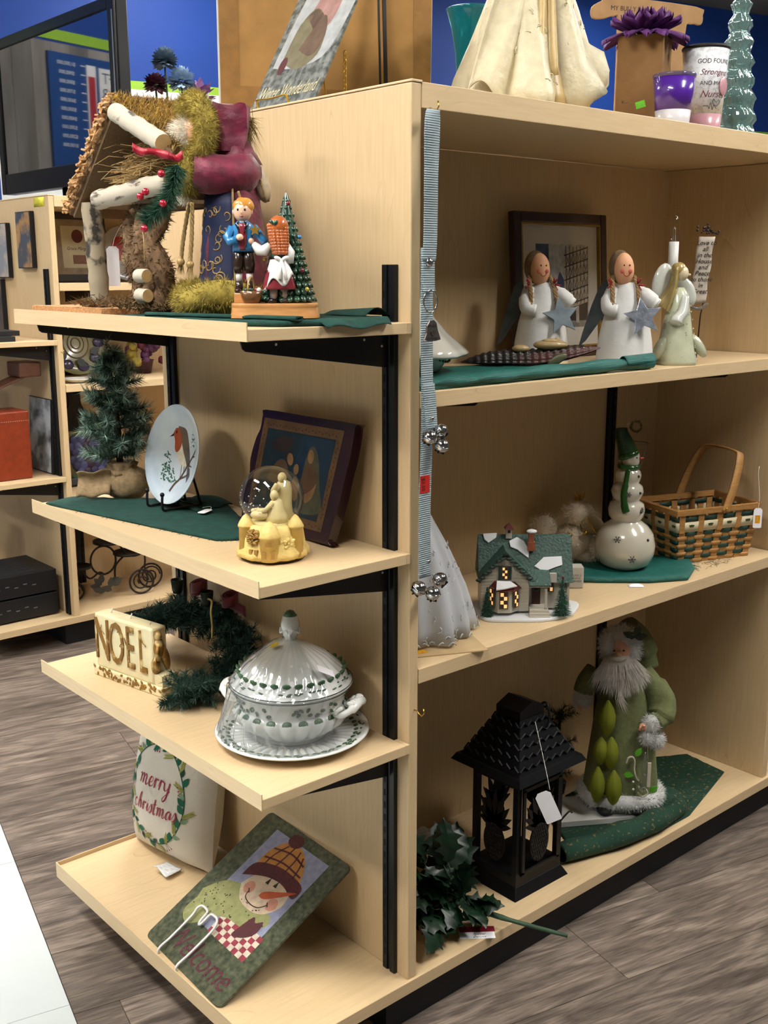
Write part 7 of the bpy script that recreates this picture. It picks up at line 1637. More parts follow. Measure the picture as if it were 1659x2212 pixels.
hf = MB(); hf.ell((lx(575), 0.004, lz(140)), (0.048, 0.046, 0.034), 18, 11); hf.ell((lx(660), -0.01, lz(225)), (0.024, 0.034, 0.040), 14, 10); hf.ell((lx(430), -0.008, lz(200)), (0.022, 0.032, 0.040), 14, 10); hf.build('hood_trim_core', wfur, GS); fur(hf, 3000, 0.014, 0.0008, (0, 0, -0.2), 0.6).build('hood_trim_fur', wfur, GS, False, kind='stuff')
hc = MB(); hc.tube(crv([(lx(640), 0.035, lz(80)), (lx(770), 0.045, lz(200)), (lx(860), 0.045, lz(360)), (lx(900), 0.035, lz(520))], 6), [0.040] * 7 + [0.040] * 6 + [0.032] * 5 + [0.022], 14); hc.build('hood', sage, GS)
bdm = MB()
for i in range(900):
    u = rnd.uniform(-1, 1); x0 = lx(520) + 0.038 * u; y0 = -0.038 - 0.010 * (1 - u * u); z0_ = lz(275) - abs(rnd.gauss(0, .006))
    L_ = (0.082 - 0.030 * abs(u)) * rnd.uniform(0.55, 1.25); p0 = Vector((x0, y0, z0_)); x1 = x0 + u * 0.038 + rnd.gauss(0, .005)
    p1 = Vector(((x0 + x1) / 2 + rnd.gauss(0, .002), y0 - 0.020, z0_ - L_ * .5)); p2 = Vector((x1, y0 - 0.030 - rnd.uniform(0, .010), z0_ - L_)); w = 0.0009
    sd = Vector((w, 0, 0)); bdm.add([p0 - sd, p0 + sd, p1 + sd, p1 - sd, p2], [(0, 1, 2, 3), (3, 2, 4)])
for i in range(40): t = rnd.random(); p0 = Vector((lx(500) + rnd.gauss(0, .003), -0.072, lz(520))); p2 = Vector((lx(560) + rnd.gauss(0, .006), -0.088, lz(800) + rnd.uniform(-.01, .02))); p1 = (p0 + p2) / 2 + Vector((-.008, -.004, 0)); sd = Vector((.0006, 0, 0)); bdm.add([p0 - sd, p0 + sd, p1 + sd, p1 - sd, p2], [(0, 1, 2, 3), (3, 2, 4)])
bdm.build('long_beard', mat('white_beard_hair', '#bdb7ad', 0.8, 0, 0.12, 80), GS, False, kind='stuff')
bc = MB(); bc.ell((lx(520), -0.040, lz(370)), (0.044, 0.020, 0.034), 14, 10); bc.build('beard_core', mat('white_beard_hair'), GS)
MB().ell((lx(500), -0.056, lz(262)), (0.020, 0.007, 0.007), 12, 8).build('moustache', mat('white_beard_hair'), GS)
for an in (0.2, 2.7, 1.2): MB().flat(leafp(0, 0, 0.034, 0.010, an), 0).xf(Matrix.Translation((lx(680), -0.034, lz(70)))).build('hat_leaf', mat('dark_hat_leaf', '#26301d', 0.6), GS, False, solid=0.0015)
orgn = glass('lime_organza', '#d3d98a', 0.35, 0.3, 1.4, 0.55, '#8d9436'); lime_in = mat('lime_sweet', '#7f8a34', 0.6, 0, 0.15, 40)
for X_, Y0, Y1, r in ((390, 690, 1090, 0.021), (330, 1090, 1400, 0.019), (440, 1090, 1455, 0.0205), (305, 1410, 1820, 0.020), (480, 1455, 1850, 0.0215)):
    z0_, z1_ = lz(Y1), lz(Y0); h_ = z1_ - z0_; yb = -0.064 - 0.022 * (Y1 / 1850.0)
    g_ = MB(); g_.lathe([(0.003, 0), (r * .55, h_ * .12), (r * .95, h_ * .35), (r, h_ * .55), (r * .75, h_ * .78), (r * .3, h_ * .94), (0.003, h_)], 20, (lx(X_), yb, z0_), lambda a, t, z: 1 + 0.05 * math.sin(7 * a)); g_.build('organza_pod', orgn, GS)
    g2 = MB(); g2.lathe([(0.002, h_ * .1), (r * .6, h_ * .35), (r * .62, h_ * .6), (0.002, h_ * .88)], 12, (lx(X_), yb, z0_)); g2.build('pod_filling', lime_in, GS)
felt = mat('lime_felt_leaf', '#4f9a1c', 0.9, 0, 0.15, 60)
for X_, Y_, an in ((725, 1250, 1.0), (630, 1500, -0.2), (905, 1665, 0.7)): MB().prism([(a, b) for a, b in leafp(-0.012, 0, 0.026, 0.008, 0, 6)], -0.001, 0.001).xf(Matrix.Translation((lx(X_), -0.0835 - 0.006 * (Y_ / 1850), lz(Y_))) @ Matrix.Rotation(-an, 4, 'Y')).build('felt_leaf', felt, GS, False)
cdm = mat('ivory_cord', '#b9b5a0', 0.7, 0, 0.08)
for q in ([(600, 1370), (620, 1310), (665, 1300), (690, 1350), (690, 1440), (720, 1540), (770, 1590)], [(740, 1700), (790, 1750), (845, 1710), (810, 1650), (770, 1670), (790, 1700)]): MB().tube([(lx(a), -0.0885, lz(b)) for a, b in crv(q, 5)], 0.0024, 6).build('scroll_cord', cdm, GS)
for a, b in ((685, 1580), (690, 1665), (750, 1640), (800, 1500)): MB().ell((lx(a), -0.0890, lz(b)), 0.0032, 8, 6).build('pearl', wfur, GS)
vi = MB(); vi.lathe([(0.004, 0), (0.011, 0.008), (0.013, 0.025), (0.008, 0.045), (0.0115, 0.058), (0.011, 0.072), (0.004, 0.086), (0.003, 0.105)], 18, (lx(790), -0.097, lz(1660)), None, 1, .6); vi.build('glass_violin_ornament', glass('ornament_glass', '#dfe3dc', 0.04, 1.2, 1.5, 0.12, '#aab0a2'), GS)
MB().bx(lx(812), lx(848), -0.108, -0.104, lz(1600), lz(1330)).build('violin_neck', mat('ivory_neck', '#bdb4a0', 0.4), GS, False); MB().tube([(lx(815), -0.098, lz(1320)), (lx(815), -0.086, lz(1030))], 0.001, 5).build('ornament_chain', screw_m, GS)

PT = thing('frosted_mini_pine', 'small dark pine sprig tree with pale berries behind the lantern', 'mini tree', (0.800, 0.312, ZD), FACE)
MB().lathe([(0.022, 0), (0.026, 0.03), (0.024, 0.032), (0, 0.03)], 16).build('pot', black_kick, PT); MB().tube([(0, 0, 0.03), (0.004, 0, 0.22)], 0.004, 6).build('stem', mat('dark_trunk'), PT)
nd = MB(); be = MB()
for i in range(46):
    z = 0.05 + 0.165 * rnd.random(); a = rnd.uniform(0, 2 * PI); L_ = 0.045 * rnd.uniform(.6, 1.1); p0 = Vector((0, 0, z)); p1 = p0 + Vector((math.cos(a) * L_, math.sin(a) * L_, .012)); needles(nd, p0, p1, 60, 0.018, 0.0008, 1, .5)
    if i % 3 == 0: be.ell(p1, 0.0028, 7, 5)
nd.build('needles', mat('blackish_pine', '#0d1a12', 0.7, 0, 0.3, 90), PT, False, kind='stuff'); be.build('pale_berries', mat('pale_berry', '#8a8378', 0.5), PT, kind='stuff')

HO = thing('holly_bunch', 'bunch of dark green artificial holly leaves with long stem over the deck edge', 'artificial holly', (0.150, 0.085, ZD))
hl = mat('glossy_holly_leaf', '#0d2815', 0.38, 0, 0.3, 60); stm = mat('green_wire_stem', '#2f4a33', 0.6, 0, 0.15)
MB().tube(crv([(0.055, -0.02, 0.040), (0.075, -0.045, 0.036), (0.11, -0.105, 0.026), (0.175, -0.203, 0.010)], 6), [0.0045] * 6 + [0.0058] * 6 + [0.0045] * 5 + [0.0036] * 2, 9).build('main_stem', stm, HO)
def holly_leaf(M, L, W):
    m = MB(); N_ = 12; vs = []
    for i in range(N_ + 1):
        t = i / N_; w = W * math.sin(PI * min(1, t * 1.02) ** .85) * (1.25 if i % 3 == 1 else 0.78); x = L * t
        if i in (0, N_): w = W * 0.04
        for s_, f in ((-1, w), (0, 0), (1, w)): vs.append((x, s_ * f, 0.010 * math.sin(PI * t) - 0.25 * abs(f) + (0.004 if (i + s_) % 3 == 0 and s_ else 0)))
    fs = [(3 * i + j, 3 * i + j + 1, 3 * i + j + 4, 3 * i + j + 3) for i in range(N_) for j in (0, 1)]
    m.add(vs, fs).xf(M).build('holly_leaf', hl, HO, True)
root = Vector((0.062, -0.012, 0.045))
lv = [((c_[0] + 0.065, c_[1] - 0.01, c_[2] * 1.08), l_ * 1.15, w_ * 1.15) for c_, l_, w_ in [((-0.10, 0.055, 0.105), .072, .026), ((-0.055, 0.075, 0.135), .075, .027), ((0.0, 0.065, 0.135), .078, .028), ((0.045, 0.055, 0.11), .085, .030), ((-0.10, 0.01, 0.075), .075, .027), ((-0.06, 0.0, 0.095), .07, .026), ((-0.02, -0.005, 0.085), .068, .024), ((-0.105, -0.03, 0.045), .07, .026), ((-0.06, -0.035, 0.045), .065, .025), ((-0.01, -0.05, 0.035), .062, .024), ((0.010, -0.055, 0.050), .06, .022), ((-0.09, 0.03, 0.05), .07, .026), ((-0.03, 0.04, 0.075), .07, .026), ((0.03, 0.02, 0.075), .062, .022), ((-0.08, -0.01, 0.11), .06, .024), ((-0.115, 0.02, 0.03), .055, .022)]]
sm_ = MB()
lv += [((c_[0] + rnd.uniform(-.02, .03), c_[1] + rnd.uniform(-.02, .03), max(.03, c_[2] + rnd.uniform(-.03, .015))), l_, w_) for c_, l_, w_ in lv[:14] + lv[:10] + lv[4:14]]
for c, L_, W_ in lv:
    c = Vector(c); d = (c - root).normalized(); d = (d + Vector((rnd.uniform(-.25, .25), rnd.uniform(-.25, .25), rnd.uniform(-.35, .25)))).normalized(); st_ = c - d * L_ * .5
    if st_.z < 0.01: st_.z = 0.012
    e_ = st_ + d * L_
    if e_.z < 0.006: d.z = (0.008 - st_.z) / L_; d.normalize()
    y_ = Vector((0, 0, 1)).cross(d)
    if y_.length < .1: y_ = Vector((1, 0, 0))
    y_.normalize(); z_ = d.cross(y_); tw_ = rnd.uniform(-.9, .9); y2 = y_ * math.cos(tw_) + z_ * math.sin(tw_); z2 = d.cross(y2)
    M = Matrix(((d.x, y2.x, z2.x, st_.x), (d.y, y2.y, z2.y, st_.y), (d.z, y2.z, z2.z, st_.z), (0, 0, 0, 1))); holly_leaf(M, L_, W_)
    MB().tube(crv([tuple(root + Vector((0.01, -0.012, -.004))), tuple((root + st_) / 2 + Vector((0, 0, .006))), tuple(st_)], 5), 0.0013, 5).build('leaf_stalk', stm, HO)
LB = thing('holly_price_label', 'red and white card label lying on the deck under the holly stem', 'label', (0.205, 0.018, ZD + 0.0005), -RAD(38))
MB().bx(-0.036, 0.036, -0.018, 0.010, 0, 0.0006).build('white_card', white_tag, LB, False); MB().bx(-0.034, 0.038, 0.004, 0.022, 0.0007, 0.0012).build('red_band', mat('red_label_print', '#8e1630', 0.5), LB, False)
text('Special\nDeluxe', 0.009, dark_p, LB, Matrix.Translation((0.004, -0.008, 0.0008)) @ Matrix.Rotation(-PI / 2, 4, 'X'), 'label_script', shear=0.35, extrude=0.00005)
FLW = thing('white_silk_flower', 'white silk flower lying at the back of the lantern bay by the post', 'silk flower', (0.345, 0.335, ZD + 0.001), FACE)
for i in range(5): a = 2 * PI * i / 5; MB().ell((0.0 + 0.017 * math.cos(a), -0.01, 0.034 + 0.017 * math.sin(a)), (0.013, 0.003, 0.015), 10, 7, (0.3 * math.sin(a), 0, 0)).build('petal', wfur, FLW)
MB().tube([(0, -0.008, 0.034), (-0.02, 0.0, 0.004), (-0.06, 0.0, 0.003)], 0.002, 6).build('stalk', stm, FLW)

# ------------------------------------------------------------------ bell strap on the post
BS = thing('jingle_bell_strap', 'pale blue webbing strap hung with silver jingle bells on the post', 'bell strap', (0.010, -0.004, 0))
web = mat('pale_blue_webbing', '#8d9da2', 0.7, 0, 0.1, 20, weave=0)
nt = web.node_tree; wv_ = nt.nodes.new('ShaderNodeTexWave'); wv_.bands_direction = 'Z'; wv_.inputs['Scale'].default_value = 85; tc_ = nt.nodes.new('ShaderNodeTexCoord'); nt.links.new(tc_.outputs['Object'], wv_.inputs['Vector'])
bp2 = nt.nodes.new('ShaderNodeBump'); bp2.inputs['Strength'].default_value = 0.8; bp2.inputs['Distance'].default_value = 0.0015; nt.links.new(wv_.outputs['Fac'], bp2.inputs['Height']); nt.links.new(bp2.outputs[0], nt.nodes['Principled BSDF'].inputs['Normal'])
def band(name, pts, w, x0=0.0):
    """pts: (x, y, z) centre line, strap width along x"""
    m = MB(); q = crv(pts, 8); m.add([(p[0] + sg * w / 2, p[1] + sg * 0.001, p[2]) for p in q for sg in (-1, 1)], [(2 * i, 2 * i + 1, 2 * i + 3, 2 * i + 2) for i in range(len(q) - 1)]); return m.build(name, web, BS, True, solid=0.0016)
band('loop_front', [(0.016, -0.020, 1.672), (0.002, -0.032, 1.665), (-0.004, -0.036, 1.64), (0.0, -0.032, 1.58), (0.007, -0.024, 1.48), (0.008, -0.020, 1.44)], 0.031)
band('loop_back', [(0.016, -0.020, 1.672), (0.026, -0.012, 1.665), (0.027, -0.010, 1.62), (0.020, -0.012, 1.52), (0.016, -0.015, 1.44)], 0.024)
band('long_strap', [(0.010, -0.013, 1.46), (0.012, -0.012, 1.30), (0.014, -0.012, 1.18), (0.010, -0.012, 1.02), (0.012, -0.012, 0.905)], 0.028)
band('sewn_end', [(0.008, -0.0185, 1.46), (0.008, -0.020, 1.40), (0.008, -0.022, 1.392)], 0.028)
band('sewn_middle', [(0.013, -0.0160, 1.24), (0.016, -0.018, 1.20), (0.018, -0.019, 1.165)], 0.028)
stl = mat('polished_nickel', '#b9b9b9', 0.16, 1.0, 0.05)
for x, z, r in ((0.006, 1.437, 0.0078), (0.016, 1.182, 0.004), (0.010, 0.935, 0.004)): MB().lathe([(r, 0), (r * .9, r * .35), (r * .5, r * .65), (0, r * .75)], 16).xf(Matrix.Translation((x, -0.0225, z)) @ Matrix.Rotation(PI / 2, 4, 'X')).build('rivet', stl, BS)
MB().tube([(0.008 + 0.015 * math.cos(2 * PI * i / 26), -0.024, 1.375 + 0.018 * math.sin(2 * PI * i / 26)) for i in range(26)], 0.0013, 7, closed=True).build('split_ring', stl, BS)
bt_ = MB(); bt_.prism([(-0.016, 0.002), (-0.019, 0), (-0.013, 0.012), (-0.012, 0.024), (-0.006, 0.033), (0.003, 0.034), (0.009, 0.029), (0.012, 0.018), (0.018, 0.004), (0.019, 0.001), (0.008, -0.001), (-0.008, -0.001)], -0.002, 0.002); bt_.xf(Matrix.Translation((0.008, -0.028, 1.312))); bt_.build('bell_charm', mat('antique_pewter', '#7d7a76', 0.35, 0.9, 0.15), BS, False, bevel=0.0008)
MB().prism([(-0.005, 0.016), (0, 0.018), (0.005, 0.016), (0.003, 0.011), (0, 0.008), (-0.003, 0.011)], -0.0009, 0.0009).xf(Matrix.Translation((0.008, -0.0305, 1.311))).build('charm_nose', dark_p, BS, False)
text('JINGLE', 0.0065, dark_p, BS, Matrix.Translation((0.007, -0.0302, 1.336)), 'charm_lettering'); text('ALL THE WAY', 0.0038, dark_p, BS, Matrix.Translation((0.008, -0.0302, 1.3155)), 'charm_lettering')
def jbell(x, y, z, r, an, name='jingle_bell'):
    e = MB(); e.ell((0, 0, 0), (r, r, r * .93), 22, 16); e.tube([(r * 1.01 * math.cos(2 * PI * i / 24), r * 1.01 * math.sin(2 * PI * i / 24), 0) for i in range(24)], 0.0011, 6, closed=True)
    M = Matrix.Translation((x, y, z)) @ Euler((an, an * .7, 0)).to_matrix().to_4x4()
    o = e.xf(M).build(name, stl, BS)
    s_ = MB(); s_.obx((0, 0, -r * .78), (r * 1.3, 0.0022, r * .45)); s_.obx((0, 0, -r * .78), (0.0022, r * 1.3, r * .45)); s_.xf(M @ Matrix.Rotation(.5, 4, 'Z')).build('bell_slot_shade', mat('slot_shade'), o, False)  # dark cross bars paint the shade of the bell's openings
    return o
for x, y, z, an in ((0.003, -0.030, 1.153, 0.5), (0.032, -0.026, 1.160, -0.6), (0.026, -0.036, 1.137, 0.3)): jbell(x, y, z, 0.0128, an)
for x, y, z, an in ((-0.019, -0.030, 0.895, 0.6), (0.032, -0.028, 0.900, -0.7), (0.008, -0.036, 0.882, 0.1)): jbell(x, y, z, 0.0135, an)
st_ = MB().bx(-0.003, 0.019, -0.0145, -0.0138, 1.055, 1.085); st_.build('red_price_sticker', mat('red_sticker', '#b81f16', 0.5, 0, 0.1), BS, False)
text('$3.50', 0.010, dark_p, BS, Matrix.Translation((0.004, -0.0147, 1.070)) @ Matrix.Rotation(PI / 2, 4, 'Y'), 'sticker_price')
# ------------------------------------------------------------------ on top of the foreground unit
TZ = ZT - 0.0024
PB = thing('picture_from_behind', 'large framed picture seen from behind, brown paper backing with taped edges', 'picture', (0.288, 0.577, TZ + 0.040), rot=(RAD(2), 0, -RAD(26)))
kraft = mat('brown_kraft_paper', '#9a7440', 0.85, 0, 0.10, 25); tape = mat('brown_paper_tape', '#86602c', 0.6, 0, 0.12, 40); blackw = mat('black_easel_wood', '#14110f', 0.5)
MB().bx(-0.228, 0.228, -0.003, 0.015, 0, 0.60).build('frame_edge', mat('white_frame_edge', '#b9b6ae', 0.5), PB, False, bevel=0.001)
MB().bx(-0.224, 0.224, -0.0042, -0.003, 0.003, 0.597).build('backing_paper', kraft, PB, False)
for x0, x1, z0, z1 in ((-0.226, -0.186, 0.002, 0.598), (0.186, 0.226, 0.002, 0.598), (-0.186, 0.186, 0.002, 0.042), (-0.186, 0.186, 0.558, 0.598)): MB().bx(x0, x1, -0.0052, -0.0042, z0, z1).build('tape_strip', tape, PB, False)
EA = thing('black_easel', 'black wooden easel leg standing before the framed picture back', 'easel', (0.300, 0.500, TZ), -RAD(26))
for s_, w in ((0.070, 0.007), (0.058, 0.004)): MB().obx((s_, 0.02, 0.155), (w, w, 0.31), (-0.08, 0.0, 0)).build('easel_leg', blackw, EA, False)
MB().bx(-0.2, 0.2, 0.045, 0.075, 0.020, 0.038).build('easel_ledge', blackw, EA, False)
for x in (-0.18, 0.18): MB().bx(x - 0.01, x + 0.01, 0.03, 0.12, 0.0005, 0.020).build('easel_foot', blackw, EA, False)
WG = thing('winter_cutting_board', 'sparkling glass cutting board reading Winter Wonderland on a gold easel', 'cutting board', (0.036, 0.405, TZ + 0.002), rot=(-RAD(29), 0, -PI / 2))
wg_m = mat('frosty_print_dark', '#4f5854', 0.16, 0, 0, 60, col2='#8f9593', thr=(0.4, 0.65), bump=1.0, bscale=700)
MB().prism(rrect(-0.100, 0.100, 0, 0.30, 0.010), 0.0, 0.006).build('glass_board', wg_m, WG, False, bevel=0.0006)
wp = MB(); wm = [mat('frosty_print_' + n_, c, 0.16, 0, 0.2, 40, bump=1.0, bscale=700) for n_, c in (('pink', '#b58d86'), ('brown', '#6e5a4c'), ('olive', '#7c785e'), ('white', '#bdc3c4'), ('maroon', '#5a2834'))]
for mi, pts, l_ in ((3, crv([(-.085, .10), (-.05, .30), (.09, .30), (.085, .12), (.0, .09), (-.085, .10)], 4)[:-1], 0), (0, crv([(-.03, .20), (.0, .29), (.05, .27), (.055, .19), (.02, .16), (-.03, .20)], 4)[:-1], 1), (2, crv([(-.06, .11), (-.05, .19), (-.01, .22), (.04, .17), (.05, .11), (.0, .085), (-.06, .11)], 4)[:-1], 1), (1, crv([(-.02, .13), (.02, .20), (.05, .15), (.03, .11), (-.02, .13)], 4)[:-1], 2), (4, ellp(-.052, .10, .012, .02, 12), 2)):
    wp.mi = mi; wp.flat(pts, -0.0002 - 0.0001 * l_)
wp.build('winter_print', wm, WG, False)
text('Winter Wonderland', 0.030, mat('pale_gold_lettering', '#b0a982', 0.4, 0.2), WG, Matrix.Translation((0.0, -0.0006, 0.040)) @ Matrix.Diagonal((0.72, 1, 1.35, 1)), 'printed_words', shear=0.3)
GE = thing('gold_wire_easel', 'gold twisted wire easel under the sparkling winter board', 'easel', (0.036, 0.405, TZ), -PI / 2)
gw_ = mat('gold_wire', '#b08a32', 0.3, 0.9, 0.1)
rope(GE, [(-0.048, -0.012, 0.001), (-0.050, -0.014, 0.018), (-0.045, -0.016, 0.022), (0.0, -0.016, 0.020), (0.040, -0.016, 0.022), (0.046, -0.014, 0.016), (0.044, -0.008, 0.001)], 0.0022, 'front_rail', gw_)
for s_ in (-0.04, 0.04): MB().tube([(s_, -0.012, 0.001), (s_, 0.11, 0.001)], 0.0018, 6).build('foot_wire', gw_, GE)
chn = MB()
for i in range(14): z = 0.004 + i * 0.0072; chn.tube([(0.092 + 0.0028 * math.cos(a) * (1 if i % 2 else .3), 0.085 + 0.0028 * math.cos(a) * (.3 if i % 2 else 1), z + 0.0048 * math.sin(a)) for a in [2 * PI * j / 10 for j in range(10)]], 0.0009, 5, closed=True)
chn.build('chain', gw_, GE, kind='stuff'); MB().tube([(0.0, 0.115, 0.001), (0.0, 0.10, 0.15)], 0.002, 6).build('back_leg', gw_, GE)

VA = thing('teal_vase', 'teal glass goblet vase wrapped with jute twine', 'vase', (0.498, 0.362, TZ), FACE)
MB().lathe([(0.034, 0), (0.036, 0.006), (0.020, 0.020), (0.016, 0.034), (0.022, 0.060), (0.028, 0.10), (0.032, 0.15), (0.040, 0.195), (0.049, 0.228), (0.052, 0.234), (0.050, 0.236), (0.038, 0.20), (0.030, 0.15), (0.026, 0.10), (0.018, 0.06), (0.0, 0.05)], 40).build('glass_body', glass('teal_glass', '#5fb4b8', 0.03, 1.2, 1.5, 0.35, '#1f8a92'), VA)
for i in range(6): MB().tube([(0.0295 * math.cos(2 * PI * j / 26) + 0.001, 0.0295 * math.sin(2 * PI * j / 26), 0.078 + 0.0056 * i + 0.001 * math.sin(j * .24)) for j in range(26)], 0.0032, 6, closed=True).build('jute_turn', burl, VA)
MB().lathe([(0.026, 0.078), (0.029, 0.11)], 24).build('twine_core', burl, VA)
AG = thing('cream_satin_gown', 'cream brocade satin gown of a large angel topper on the unit top', 'angel gown', (0.470, 0.176, TZ), FACE)
satin = mat('cream_brocade', '#c9bf9f', 0.4, 0, 0.1, 50, bump=0.9, bscale=70, sheen=0.2); satin2 = mat('gold_cream_satin', '#b79f6a', 0.38, 0, 0.1, 40)
gf = lambda a, t, z: 1 + (0.13 * (1 - t) + 0.04) * math.sin(7 * a + 2 * t) + 0.06 * (1 - t) * math.sin(13 * a + 1)
ag = MB(); ag.lathe([(0.142, 0.004), (0.140, 0.03), (0.125, 0.08), (0.106, 0.14), (0.086, 0.20), (0.066, 0.26), (0.050, 0.32), (0.034, 0.36)], 120, (0, 0, 0), gf)
for i, v in enumerate(ag.v):
    if v[0] > 0.10 and v[2] < 0.09: ag.v[i] = (v[0], v[1], v[2] + (v[0] - 0.10) * 1.0)
for i, v in enumerate(ag.v): ag.v[i] = tuple(Vector(v) + wob(v, 26, 0.010) * Vector((1, 1, .5 if v[2] > .03 else 0)))
ag.build('skirt', satin, AG)
MB().lathe([(0.122, 0.003), (0.118, 0.03), (0.09, 0.12), (0.05, 0.26)], 60, (0, 0, 0), lambda a, t, z: 1 + 0.08 * (1 - t) * math.sin(9 * a)).build('underskirt', satin2, AG)
MB().grid(lambda u, v: (-0.028 - 0.05 * v + 0.05 * (u - .5) * (1 + v), -0.070 - 0.062 * v - 0.010 * math.sin(u * 9 + v * 4), 0.29 - 0.26 * v + 0.02 * math.sin(u * 7)), 16, 20).build('draped_train', satin, AG, solid=0.003)
MB().grid(lambda u, v: (0.020 + 0.02 * (u - .5) * (1 + v), -0.066 - 0.056 * v - 0.006 * math.sin(u * 8), 0.30 - 0.24 * v), 8, 16).build('gold_front_panel', satin2, AG, solid=0.003)
lc = MB()
for i in range(150):
    a = rnd.uniform(PI, 2 * PI); z = rnd.uniform(0.01, 0.24); t = z / 0.36; r = (0.143 - 0.30 * z) * gf(a, t, z) + 0.002; c = Vector((r * math.cos(a), r * math.sin(a), z)); tn = Vector((-math.sin(a), math.cos(a), 0)); s0 = rnd.uniform(0, 6)
    if c.x > 0.09 and z < .09: continue
    lc.tube([c + tn * (0.009 * (1 - j / 9) * math.cos(s0 + j * .7)) + Vector((0, 0, 0.009 * (1 - j / 9) * math.sin(s0 + j * .7))) for j in range(9)], 0.0011, 4)
lc.build('corded_lace', satin, AG, kind='stuff')

KB = thing('kraft_gift_box', 'tall brown kraft box with green price sticker and purple flower on top', 'box', (0.828, 0.165, TZ), -RAD(66))
kb = mat('kraft_card', '#7d5c36', 0.85, 0, 0.08, 40)
MB().bx(-0.048, 0.048, -0.046, 0.046, 0, 0.192).build('carton', kb, KB, False, bevel=0.001)
MB().obx((0.006, -0.0464, 0.052), (0.020, 0.0005, 0.014), (0, -0.25, 0)).build('price_sticker', mat('green_sticker', '#66c81e', 0.5, 0, 0.15, 120), KB, False)
text('✓...' if False else 'v...', 0.013, dark_p, KB, Matrix.Translation((-0.028, -0.0463, 0.060)), 'pen_mark', extrude=0.0001)
pur = mat('purple_silk', '#4f1d5e', 0.7, 0, 0.25, 40)
FL2 = thing('purple_silk_flower', 'large purple silk flower lying on the kraft box', 'silk flower', (0.828, 0.165, TZ + 0.193), -RAD(33))
for ring_, (n, r0, L_, up) in enumerate(((13, 0.03, 0.062, 0.02), (13, 0.022, 0.058, 0.45), (11, 0.014, 0.052, 0.9), (8, 0.006, 0.044, 1.35))):
    for i in range(n):
        a = 2 * PI * i / n + 0.3 * ring_ + rnd.uniform(-.1, .1); m = MB()
        m.grid(lambda u, v: (r0 + L_ * u * math.cos(up) , 0.020 * (v - .5) * 2 * math.sin(PI * (0.15 + 0.75 * u)), 0.008 + L_ * u * math.sin(up) + 0.006 * math.sin(v * 12 + i) * u - (0.02 * u * u if ring_ == 0 else 0)), 6, 6)
        m.xf(Matrix.Rotation(a, 4, 'Z')); m.build('petal', pur, FL2, solid=0.0006)
CS = thing('wooden_cutout_board', 'brown wooden cut-out board with rounded ears behind the kraft box', 'cut-out board', (0.985, 0.265, TZ), -RAD(26))
oc_ = [(-.085, 0), (.085, 0), (.085, .235), (.10, .262), (.125, .262), (.128, .282), (.11, .30), (-.10, .31), (-.125, .30), (-.150, .285), (-.148, .262), (-.12, .262), (-.095, .268), (-.085, .245)]
MB().prism(crv(oc_ + [oc_[0]], 3)[:-1], -0.004, 0.004).build('board', mat('pale_brown_board', '#9a7850', 0.8, 0, 0.12, 30), CS, False, bevel=0.0015)
text('MY BULLY PAL', 0.014, dark_p, CS, Matrix.Translation((-0.06, -0.0045, 0.285)), 'small_lettering', extrude=0.0001)
PU = thing('purple_tumbler', 'purple glass tumbler with white base and clear rim', 'tumbler', (0.787, 0.058, TZ), FACE)
MB().lathe([(0.0325, 0.0005), (0.034, 0.004), (0.0365, 0.030), (0.0, 0.030)], 32).build('white_base', mat('white_enamel', '#cdccd2', 0.3, 0, 0.02, coat=0.4), PU)
MB().lathe([(0.0366, 0.0302), (0.0428, 0.094), (0.0400, 0.094), (0.034, 0.034), (0, 0.034)], 32).build('purple_body', mat('purple_enamel', '#4a1f8e', 0.25, 0, 0.06, 10, coat=0.8), PU)
MB().lathe([(0.0432, 0.094), (0.0446, 0.100), (0.0425, 0.1015), (0.0405, 0.095)], 32).build('clear_rim', glass('rim_glass', '#c8c4dd', 0.03, 1.3, 1.5, 0.2, '#8a86b8'), PU)
TU2 = thing('nurse_tumbler', 'tall white lidded tumbler with pink base and nurse lettering', 'tumbler', (0.944, 0.090, TZ), FACE)
MB().lathe([(0.0375, 0.0005), (0.0385, 0.005), (0.0405, 0.038), (0, 0.038)], 36).build('pink_base', mat('pink_enamel', '#b98a92', 0.35, 0, 0.04, coat=0.4), TU2)
MB().lathe([(0.0406, 0.0381), (0.0495, 0.172), (0.047, 0.172), (0, 0.165)], 36).build('white_body', mat('speckled_white_enamel', '#bfc1c4', 0.35, 0, 0, 120, col2='#d8dadd', thr=(0.42, 0.5), coat=0.4), TU2)
MB().lathe([(0.0500, 0.170), (0.0515, 0.174), (0.049, 0.178), (0, 0.178)], 36).build('lid', black_kick, TU2)
for i, (w_, sz, sh, m_) in enumerate((('GOD FOUND', 0.013, 0, 'grey_print'), ('Strongest', 0.017, 0.35, 'rose_print'), ('AND MADE', 0.012, 0, 'grey_print'), ('Nurses', 0.020, 0.35, 'rose_print'))):
    o = text(w_, sz, mat(m_, '#8a4a50' if 'rose' in m_ else '#4a4743', 0.5), TU2, Matrix.Translation((0, 0, 0.142 - 0.022 * i)), 'cup_lettering', shear=sh)
    for v in o.data.vertices:
        r = 0.0406 + (v.co.z - 0.038) * 0.0664 + 0.0006; a = RAD(-78) + v.co.x / r; v.co = (r * math.cos(a), r * math.sin(a), v.co.z)
hb_ = MB()
